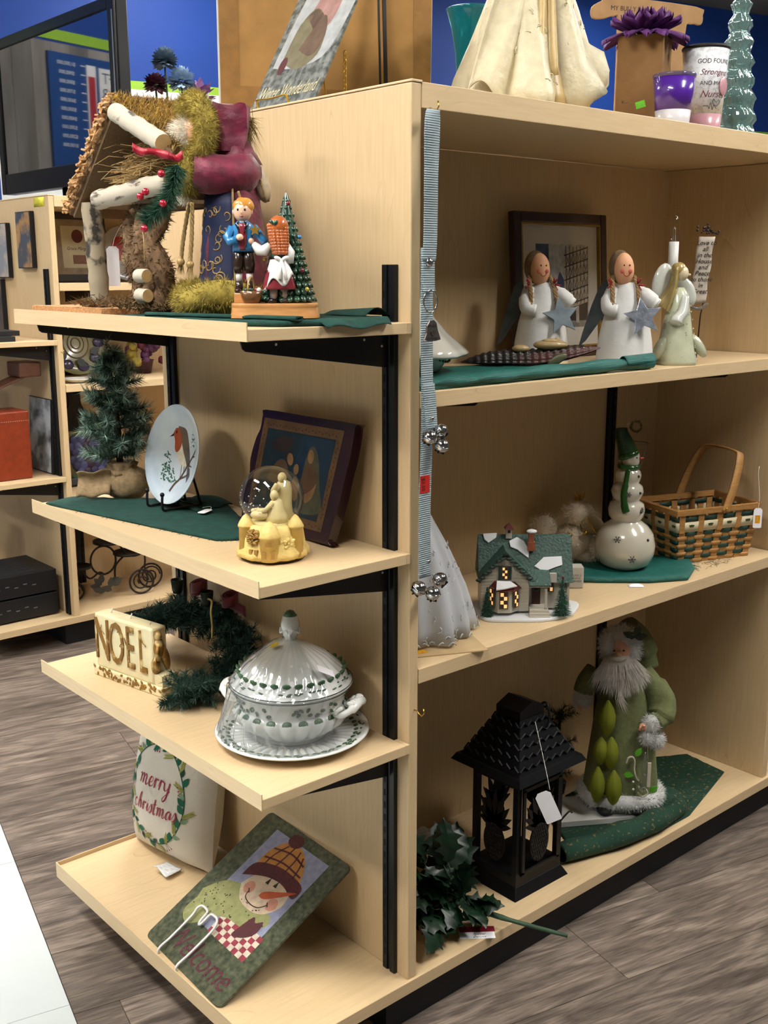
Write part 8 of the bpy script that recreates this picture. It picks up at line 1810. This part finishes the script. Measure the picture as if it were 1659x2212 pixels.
for q in ([(-.022, .052), (-.012, .052), (-.009, .046), (-.006, .060), (-.002, .044), (.001, .054), (.008, .052)], [(.008, .052), (.016, .060), (.012, .066), (.006, .060), (.0, .066), (-.002, .058), (.008, .047)]):
    hb_.tube([((0.0406 + (z - .038) * .0664 + .0006) * math.cos(RAD(-75) + x / .042), (0.0406 + (z - .038) * .0664 + .0006) * math.sin(RAD(-75) + x / .042), z) for x, z in crv(q, 3)], 0.0006, 4)
hb_.build('heartbeat_line', mat('grey_print'), TU2, kind='stuff')
hp_ = MB(); a = RAD(-42); hp_.ell((0.0445 * math.cos(a), 0.0445 * math.sin(a), 0.095), (0.004, 0.017, 0.020), 14, 10, (0, 0, a)); hp_.build('pink_badge', mat('pink_enamel'), TU2)
GB = thing('glass_tree_bottle', 'clear aqua glass bottle moulded like a rippled tree', 'bottle', (1.168, 0.150, TZ), FACE)
prof = [(0.044, 0.0), (0.048, 0.004)] + [((0.049 - 0.030 * i / 26) + 0.005 * math.sin(i * 1.75), 0.006 + 0.30 * i / 26) for i in range(27)] + [(0.012, 0.32), (0.012, 0.36)]
ripp = lambda a, t, z: 1 + 0.05 * math.sin(11 * a + z * 60) + 0.03 * math.sin(23 * a - z * 130)
MB().lathe(prof, 60, (0, 0, 0), ripp).build('glass_wall', glass('aqua_glass', '#cfe3df', 0.05, 1.6, 1.5, 0.16, '#9fb9b6'), GB)
MB().lathe([(max(0.002, r - 0.007), z + .006) for r, z in prof], 40, (0, 0, 0), ripp).build('inner_wall', glass('aqua_glass'), GB)
MB().lathe([(0.0, 0.004), (0.042, 0.006), (0.040, 0.016), (0, 0.013)], 30).build('thick_base', glass('green_base_glass', '#a7c9a8', 0.05, 1.5, 1.5, 0.25, '#6f8f6a'), GB)

# ------------------------------------------------------------------ background unit : television and goods
TV = thing('flat_television', 'black flat television standing on the background unit', 'television', (0.85, 3.10, GZT), -PI / 2)
scr = mat('dark_screen_glass', '#06070a', 0.03, 0, 0, ior=2.3, spec=0.9); bez = mat('gloss_black_plastic', '#050608', 0.3, 0, 0, spec=0.25)
TW, TZ0, TZ1 = 0.560, 0.070, 0.720
MB().bx(-TW, TW, 0.004, 0.055, TZ0, TZ1).build('casing', bez, TV, False, bevel=0.006)
MB().bx(-TW + 0.045, TW - 0.045, 0.0, 0.004, TZ0 + 0.085, TZ1 - 0.042).build('screen', scr, TV, False)
for x0, x1, z0, z1 in ((-TW, -TW + .045, TZ0, TZ1), (TW - .045, TW, TZ0, TZ1), (-TW + .045, TW - .045, TZ1 - .042, TZ1), (-TW + .045, TW - .045, TZ0, TZ0 + .085)): MB().bx(x0, x1, -0.008, 0.004, z0, z1).build('bezel', bez, TV, False, bevel=0.003)
MB().lathe([(0.20, 0.0), (0.20, 0.010), (0.17, 0.016), (0.03, 0.022), (0.03, 0.075)], 36, (0, 0.04, 0), None, 1, .55).build('stand_foot', bez, TV)
MB().bx(TW - 0.014, TW - 0.004, -0.0085, -0.0078, TZ0 + .1, TZ1 - .05).build('silver_edge_line', mat('silver_trim', '#8a8d92', 0.3, 0.8), TV, False)
for i, (y, z, l_) in enumerate(((2.682, 1.437, 'disc case with flames on its cover, hung high on the background end panel'), (2.905, 1.402, 'pale disc case hung at the picture edge on the background end panel'), (2.99, 1.17 + .02, 'dark disc case standing on the upper background end shelf'))):
    dv = thing('disc_case', l_, 'disc case', (GX - 0.002, y, z), -PI / 2, 'disc cases on the background unit')
    MB().bx(-0.066, 0.066, -0.016, 0, 0, 0.205).build('case', black_kick, dv, False, bevel=0.001)
    MB().bx(-0.064, 0.060, -0.0168, -0.016, 0.003, 0.202).build('cover', mat('cover_art_%d' % i, ('#3d4450', '#7d8490', '#23252b')[i], 0.3, 0, 0, 14, col2=('#a07a4a', '#b0a49a', '#4a3a3a')[i], thr=(0.48, 0.6), coat=0.4), dv, False)
YS = MB().bx(GX - 0.0008, GX - 0.0003, GY + 0.03, GY + 0.12, 1.655, 1.688).build('price_sticker', mat('yellow_shelf_label', '#c9c23a', 0.6, 0, 0.15, 60)); tag(YS, 'yellow label stuck at the top of the background end panel', 'label')
for i, (y, dx) in enumerate(((2.60, 0.0), (2.63, 0.03))):
    b_ = MB().bx(-0.115, 0.075, -0.08, 0.09, 0, 0.018).build('flat_disc_box', black_kick, None, False, bevel=0.001); tag(b_, ('lower' if i == 0 else 'upper') + ' of two flat black boxes on the upper background end shelf', 'box', 'flat boxes on the background shelf', (GX - 0.22 + dx, y, 1.1785 + 0.0185 * i))
OC = thing('leather_case', 'orange leather hard case with open brown strap lid', 'case', (GX - 0.205, 2.625, 0.6675))
orl = mat('orange_leather', '#7a2c12', 0.4, 0, 0.12, 50, bump=0.2, bscale=150); brl = mat('brown_leather', '#5e3b2c', 0.45, 0, 0.15, 40)
MB().bx(-0.12, 0.105, -0.07, 0.07, 0, 0.255).build('case_body', orl, OC, False, bevel=0.006)
sti = MB()
for i in range(26): sti.bx(-0.11 + i * 0.0083, -0.106 + i * 0.0083, -0.0712, -0.0705, 0.218, 0.2195)
sti.build('stitching', mat('pale_stitch', '#c2a58a', 0.8), OC, False, kind='stuff')
MB().lathe([(0.026, 0), (0.024, 0.004), (0.008, 0.007), (0, 0.007)], 16).xf(Matrix.Translation((-0.075, -0.0705, 0.165)) @ Matrix.Rotation(PI / 2, 4, 'X')).build('clasp', mat('aged_steel', '#6b6257', 0.4, 0.8, 0.2), OC)
MB().grid(lambda u, v: (-0.10 + 0.26 * u, -0.05 + 0.10 * v, 0.262 + 0.13 * u ** 0.6), 16, 4).build('open_lid', brl, OC, solid=0.005)
MB().bx(0.085, 0.170, -0.058, 0.058, 0.375, 0.430).build('lid_end', brl, OC, False, bevel=0.006)
SP = thing('dark_snow_picture', 'black edged snowy picture leaning on the background end panel', 'picture', (GX - 0.006, 2.665, 0.668), rot=(-RAD(3), 0, -PI / 2))
MB().bx(-0.105, 0.105, -0.012, 0, 0, 0.285).build('block', black_kick, SP, False); MB().bx(-0.103, 0.085, -0.0126, -0.012, 0.003, 0.282).build('snow_print', mat('snow_print', '#3c4247', 0.4, 0, 0, 12, col2='#aab2b8', thr=(0.42, 0.58)), SP, False)
FB = thing('floral_tin', 'dark floral patterned tin at the left edge on the background end shelf', 'tin', (GX - 0.235, 2.90, 0.6675))
MB().lathe([(0.075, 0), (0.076, 0.02), (0.076, 0.36), (0.07, 0.38), (0, 0.385)], 28).build('body', mat('dark_floral', '#14161f', 0.4, 0, 0, 30, col2='#8a5f55', thr=(0.56, 0.62)), FB)
for i, (y, z) in enumerate(((2.63, 0.0), (2.63, 0.092))):
    rc_ = thing('audio_receiver', ('lower' if i == 0 else 'upper') + ' black audio unit of the pair on the background deck', 'audio unit', (GX - 0.215, y + 0.07, ZD + 0.0005 + z), 0, 'stacked audio units')
    rm = mat('charcoal_metal', '#15171c', 0.45, 0.2, 0.1); MB().bx(-0.21, 0.185, -0.13, 0.15, 0.006, 0.091).build('chassis', rm, rc_, False, bevel=0.002)
    for x in (-0.16, 0.15): MB().lathe([(0.012, 0), (0.012, 0.006)], 10, (x, -0.1, 0)).build('foot', rm, rc_)
    for j in range(8): MB().bx(-0.16 + 0.035 * j, -0.145 + 0.035 * j, -0.1312, -0.130, 0.05 - 0.008 * (j % 2), 0.054 - 0.008 * (j % 2)).build('panel_button', mat('grey_button', '#5a5d63', 0.4), rc_, False)
    if i == 1:
        for j in range(10): MB().bx(-0.15, 0.12, -0.10 + 0.022 * j, -0.09 + 0.022 * j, 0.0911, 0.0918).build('vent_rib', mat('vent_grey', '#2c2f36', 0.5), rc_, False)
CF = thing('framed_certificate', 'dark framed award certificate with red seal on the background shelf', 'framed certificate', (GX + 0.265, 2.82, 1.3835), rot=(-RAD(4), 0, RAD(8)))
MB().bx(-0.135, 0.135, -0.012, 0.006, 0, 0.272).build('frame', mat('black_walnut', '#17100e', 0.35, 0, 0.15, coat=0.4), CF, False, bevel=0.004)
MB().bx(-0.105, 0.105, -0.0128, -0.012, 0.03, 0.242).build('mat_board', mat('mottled_mat', '#7a6a55', 0.7, 0, 0.2, 30), CF, False); MB().bx(-0.078, 0.078, -0.0134, -0.0128, 0.055, 0.217).build('certificate', mat('cream_paper', '#a39a80', 0.7, 0, 0.05), CF, False)
sl2 = MB(); sl2.flat(ellp(-0.005, 0.178, 0.026, 0.026, 24), -0.0137); sl2.build('red_seal', mat('seal_red', '#4e1718', 0.5, 0, 0.15), CF, False)
text('Grace Margaret', 0.018, dark_p, CF, Matrix.Translation((0, -0.0137, 0.130)), 'certificate_script', shear=0.35, extrude=0.0001); MB().bx(-0.032, 0.036, -0.0138, -0.0134, 0.070, 0.105).build('brown_vignette', mat('brown_vignette', '#6b4a3a', 0.7, 0, 0.3, 80), CF, False)
def disc_plate(name, label, cat, loc, r, m, extra=None, lean=12, rz=0.0):
    t = thing(name, label, cat, loc, rot=(-RAD(lean), 0, rz)); d = MB(); d.lathe([(0, 0.002), (r * .7, 0.002), (r * .95, 0.012), (r, 0.014), (r * .97, 0.016), (r * .7, 0.006), (0, 0.006)], 44); d.xf(Matrix.Translation((0, 0, r)) @ Matrix.Rotation(PI / 2, 4, 'X')); d.build('dish', m, t); return t
ap = disc_plate('apple_plate', 'grey plate painted with a red apple on the background shelf', 'plate', (GX + 0.470, 2.80, 1.3835), 0.115, mat('grey_stone_glaze', '#8f8d8c', 0.3, 0, 0.2, 14, coat=0.4))
m = MB(); m.flat(ellp(-0.02, 0.135, 0.04, 0.05, 24), -0.0065); m.build('painted_apple', mat('apple_red', '#8e2420', 0.4, 0, 0.2, 40), ap, False); m = MB(); m.flat(ellp(0.015, 0.09, 0.04, 0.034, 24, -0.4), -0.0068); m.build('painted_pear', mat('pear_cream', '#b3a676', 0.4, 0, 0.1), ap, False)
gp_ = disc_plate('grape_plate', 'large plate with purple fruit and yellow rim on the background shelf', 'plate', (GX + 0.235, 2.815, 1.0125), 0.130, mat('olive_cream_glaze', '#7e7a52', 0.3, 0, 0.15, 20, coat=0.4))
m = MB(); pgl = mat('purple_fruit_glaze', '#3a3358', 0.3, 0, 0.3, 30, coat=0.4); ogl = mat('dark_leaf_glaze', '#1e2723', 0.4)
for a in range(0, 360, 40): m.ell((0.098 * math.cos(RAD(a)), -0.012, 0.130 + 0.098 * math.sin(RAD(a))), (0.026, 0.006, 0.021), 10, 6); 
m.build('painted_fruit', pgl, gp_)
m = MB()
for a in range(20, 380, 60): m.flat(leafp(0.07 * math.cos(RAD(a)), 0.130 + 0.07 * math.sin(RAD(a)), 0.05, 0.016, RAD(a) + 1.2), -0.019)
m.build('painted_leaves', ogl, gp_, False)
for r_ in (0.035, 0.055, 0.02): MB().tube([(r_ * math.cos(2 * PI * i / 26), -0.0075, 0.130 + r_ * 1.1 * math.sin(2 * PI * i / 26)) for i in range(26)], 0.003, 5, closed=True).build('rope_ring', mat('tan_glaze', '#6f6044', 0.4), gp_)
WD = thing('small_white_dish', 'shallow white dish on the edge of the background shelf', 'dish', (GX + 0.100, 2.560, 1.0123)); MB().lathe([(0.03, 0), (0.035, 0.003), (0.058, 0.014), (0.060, 0.016), (0.056, 0.016), (0.03, 0.006), (0, 0.005)], 30).build('dish', china, WD)
FR = thing('silk_fruit_arrangement', 'purple and yellow silk flower arrangement on the background shelf', 'silk flowers', (GX + 0.485, 2.74, 1.0125)); MB().lathe([(0.03, 0), (0.04, 0.05), (0.045, 0.055), (0, 0.05)], 16).build('pot', mat('maroon_pot', '#3a1a20', 0.5), FR)
for nm, c, cols in (('purple_blooms', '#5a3052', 40), ('yellow_blooms', '#8a7a2c', 10), ('red_blooms', '#5c1a2a', 16)):
    m = MB()
    for i in range(cols): m.ell((rnd.gauss(0.02, .045) if nm != 'yellow_blooms' else rnd.gauss(-.05, .015), rnd.gauss(0, .03), rnd.uniform(.05, .20)), rnd.uniform(.012, .022), 8, 6, None, lambda v: 1 + .2 * math.sin(9 * v.x) * math.sin(9 * v.z))
    m.build(nm, mat('silk_' + nm, c, 0.7, 0, 0.3, 50), FR, kind='stuff')
BP = thing('bottle_plaque', 'dark bottle-shaped wooden plaque on the background shelf', 'plaque', (GX + 0.225, 2.84, 0.5855), rot=(-RAD(5), 0, 0))
MB().prism(crv([(-.075, 0), (.075, 0), (.08, .20), (.06, .265), (.028, .305), (.024, .39), (-.024, .39), (-.028, .305), (-.06, .265), (-.08, .20), (-.075, 0)], 5)[:-1], -0.012, 0).build('board', mat('blue_black_paint', '#11131d', 0.5, 0, 0.1), BP, False)
GR = thing('grape_plaque', 'painted grape cluster plaque in a grey tray on the background shelf', 'plaque', (GX + 0.215, 2.72, 0.5855), rot=(-RAD(8), 0, 0)); gms = [mat('grape_violet', '#34335e', 0.45, 0, 0.2, 20), mat('grape_blue', '#454a78', 0.45, 0, 0.2, 20), mat('grape_plum', '#3a2440', 0.45, 0, 0.2, 20)]
for i in range(36):
    row = i // 6; x = -0.075 + (i % 6) * 0.030 + (row % 2) * 0.015; z = 0.05 + row * 0.026
    if abs(x) < 0.085 - 0.004 * abs(row - 3): MB().ell((x, -0.008, z), (0.019, 0.008, 0.019), 12, 8).build('grape', gms[(i * 7) % 3], GR)
MB().bx(-0.1, 0.1, -0.004, 0.004, 0.03, 0.215).build('backing', mat('olive_backing', '#5f5c3a', 0.7, 0, 0.1), GR, False); MB().bx(-0.11, 0.11, -0.045, 0.012, 0.0005, 0.03).build('tray', mat('grey_tin', '#3c4048', 0.4, 0.3, 0.1), GR, False, bevel=0.004)
m = MB()
for i in range(6): m.flat(leafp(-0.08 + 0.03 * i, 0.045, 0.03, 0.009, -1.2 + .3 * (i % 3)), -0.0165)
m.build('painted_leaves', mat('grape_leaf_green', '#3f5c33', 0.5), GR, False)
AM = thing('amber_ornament', 'amber and maroon ornament by the post on the background shelf', 'ornament', (GX + 0.515, 2.74, 0.5855)); MB().lathe([(0.03, 0), (0.034, 0.01), (0.016, 0.04), (0.032, 0.09), (0.036, 0.14), (0.02, 0.18), (0.024, 0.21), (0, 0.215)], 20).build('body', mat('amber_glaze', '#8a5c22', 0.3, 0, 0.4, 25, coat=0.5), AM)
TR = thing('wire_tricycle_planter', 'dark metal tricycle plant stand with scroll wheels on the background deck', 'plant stand', (GX + 0.330, 2.655, ZD + 0.0005), -RAD(12))
irn = mat('dark_iron', '#2b2723', 0.5, 0.6, 0.2)
def wheel(x, y, r, n='wheel'):
    MB().tube([(x + r * math.cos(2 * PI * i / 30), y, r + 0.004 + r * math.sin(2 * PI * i / 30)) for i in range(30)], 0.0042, 7, closed=True).build(n, irn, TR)
    MB().tube([(x + r * (0.85 - .6 * i / 24) * math.cos(i * .42), y, r + 0.004 + r * (0.85 - .6 * i / 24) * math.sin(i * .42)) for i in range(25)], 0.0034, 6).build('wheel_scroll', irn, TR)
wheel(0.03, -0.055, 0.050); wheel(0.09, 0.02, 0.050); wheel(-0.235, -0.02, 0.035)
MB().tube([(-0.11 + 0.052 * math.cos(2 * PI * i / 30), 0.0, 0.15 + 0.06 * math.sin(2 * PI * i / 30)) for i in range(30)], 0.0042, 7, closed=True).build('front_ring', irn, TR)
for x, y, z, r in ((-0.085, 0.0, 0.222, 0.062), (-0.005, 0.0, 0.165, 0.062), (-0.21, 0.0, 0.13, 0.05)): MB().lathe([(0, 0), (r, 0.0), (r, 0.010), (r - .003, 0.010), (r - .004, 0.003), (0, 0.003)], 28, (x, y, z)).build('pot_tray', irn, TR)
for q in ([(-0.11, 0, 0.21), (-0.05, 0, 0.215), (-0.01, 0, 0.16), (0.04, 0, 0.155), (0.06, 0, 0.20)], [(0.06, 0, 0.20), (0.065, 0, 0.13), (0.06, 0, 0.10)], [(-0.02, 0, 0.16), (-0.06, 0, 0.12), (-0.065, 0, 0.06)], [(-0.21, 0, 0.13), (-0.17, 0, 0.08), (-0.13, 0, 0.10), (-0.11, 0, 0.09)], [(0.06, -0.05, 0.055), (0.06, 0.0, 0.105), (0.075, 0.02, 0.055)], [(-0.21, 0, 0.13), (-0.235, -0.02, 0.04)]): MB().tube(crv(q, 6), 0.004, 7).build('frame_wire', irn, TR)
lvm = MB()
for i in range(10): lvm.flat(leafp(-0.11 + rnd.uniform(-.03, .05), 0.03 + rnd.uniform(0, .03), 0.045, 0.014, rnd.uniform(0, 3)), -0.03 - .004 * i)
lvm.build('metal_leaves', mat('grey_leaf_metal', '#4a4a44', 0.5, 0.4, 0.2), TR, False)
MU = thing('leaning_mauve_panel', 'mauve patterned panel leaning inside the background bay by the post', 'panel', (GX + 0.060, 2.80, ZD + 0.0005), rot=(-RAD(14), 0, RAD(12))); MB().bx(-0.03, 0.045, -0.006, 0, 0, 0.40).build('panel', mat('mauve_print', '#4e3a40', 0.6, 0, 0.3, 20), MU, False)
BC = thing('black_speaker_box', 'black box shape cut by the left picture edge above the audio units', 'box', (GX - 0.255, 2.86, ZD + 0.185)); MB().bx(-0.08, 0.06, -0.06, 0.06, 0, 0.24).build('body', black_kick, BC, False, bevel=0.02)
# silk flowers standing on top of the background unit
def mum(name, label, x, y, zc_, r, col, n=170, stemcol=None):
    t = thing(name, label, 'silk flower', (x, y, GZT - 0.0024)); h_ = zc_ - GZT; c = Vector((0, 0, h_)); mm_ = mat(name + '_petal', col, 0.7, 0, 0.25, 40); p_ = MB()
    for i in range(n):
        a, b = rnd.uniform(0, 2 * PI), math.asin(rnd.uniform(-.6, 1)); d = Vector((math.cos(a) * math.cos(b), math.sin(a) * math.cos(b), math.sin(b))); s_ = d.cross(Vector((.1, .2, 1))).normalized() * r * .2
        p_.add([c + d * r * .25 - s_ * .6, c + d * r * .25 + s_ * .6, c + d * r * .75 + s_, c + d * r * rnd.uniform(.95, 1.15), c + d * r * .75 - s_], [(0, 1, 2, 3, 4)])
    p_.build('petals', mm_, t, False, kind='stuff'); MB().tube(crv([(0.01, 0, 0.0), (0.012, 0, h_ * .5), (0, 0, h_)], 5), 0.004, 6).build('stem', stm, t)
    for q in (0.35, 0.6): MB().flat(leafp(0, h_ * q, 0.08, 0.022, 0.6 if q > .5 else 2.3), 0).build('leaf', mat('silk_leaf', '#3b4a34', 0.7), t, False, solid=0.001)
mum('slate_blue_mum', 'slate blue silk flower, topmost above the stable roof', 1.262, 2.90, 2.285, 0.055, '#5d7385'); mum('pale_blue_mum', 'pale blue silk flower right of the slate blue one', 1.315, 2.86, 2.205, 0.058, '#8ea9c4'); mum('burgundy_mum', 'burgundy silk flower left of the pale blue one', 1.215, 2.90, 2.185, 0.050, '#4a1f33')
mum('white_lily', 'white silk lilies beside the kraft picture back', 1.36, 2.80, 2.085, 0.085, '#c9ccc6', 26); mum('mauve_bloom', 'mauve silk flower spray just left of the picture back', 1.40, 2.86, 2.150, 0.075, '#8a5f8e', 50); mum('lilac_bloom', 'lilac silk flower spray below the picture back', 1.53, 2.80, 2.080, 0.085, '#7e6084', 60)
bpy.data.objects.remove(bframe)
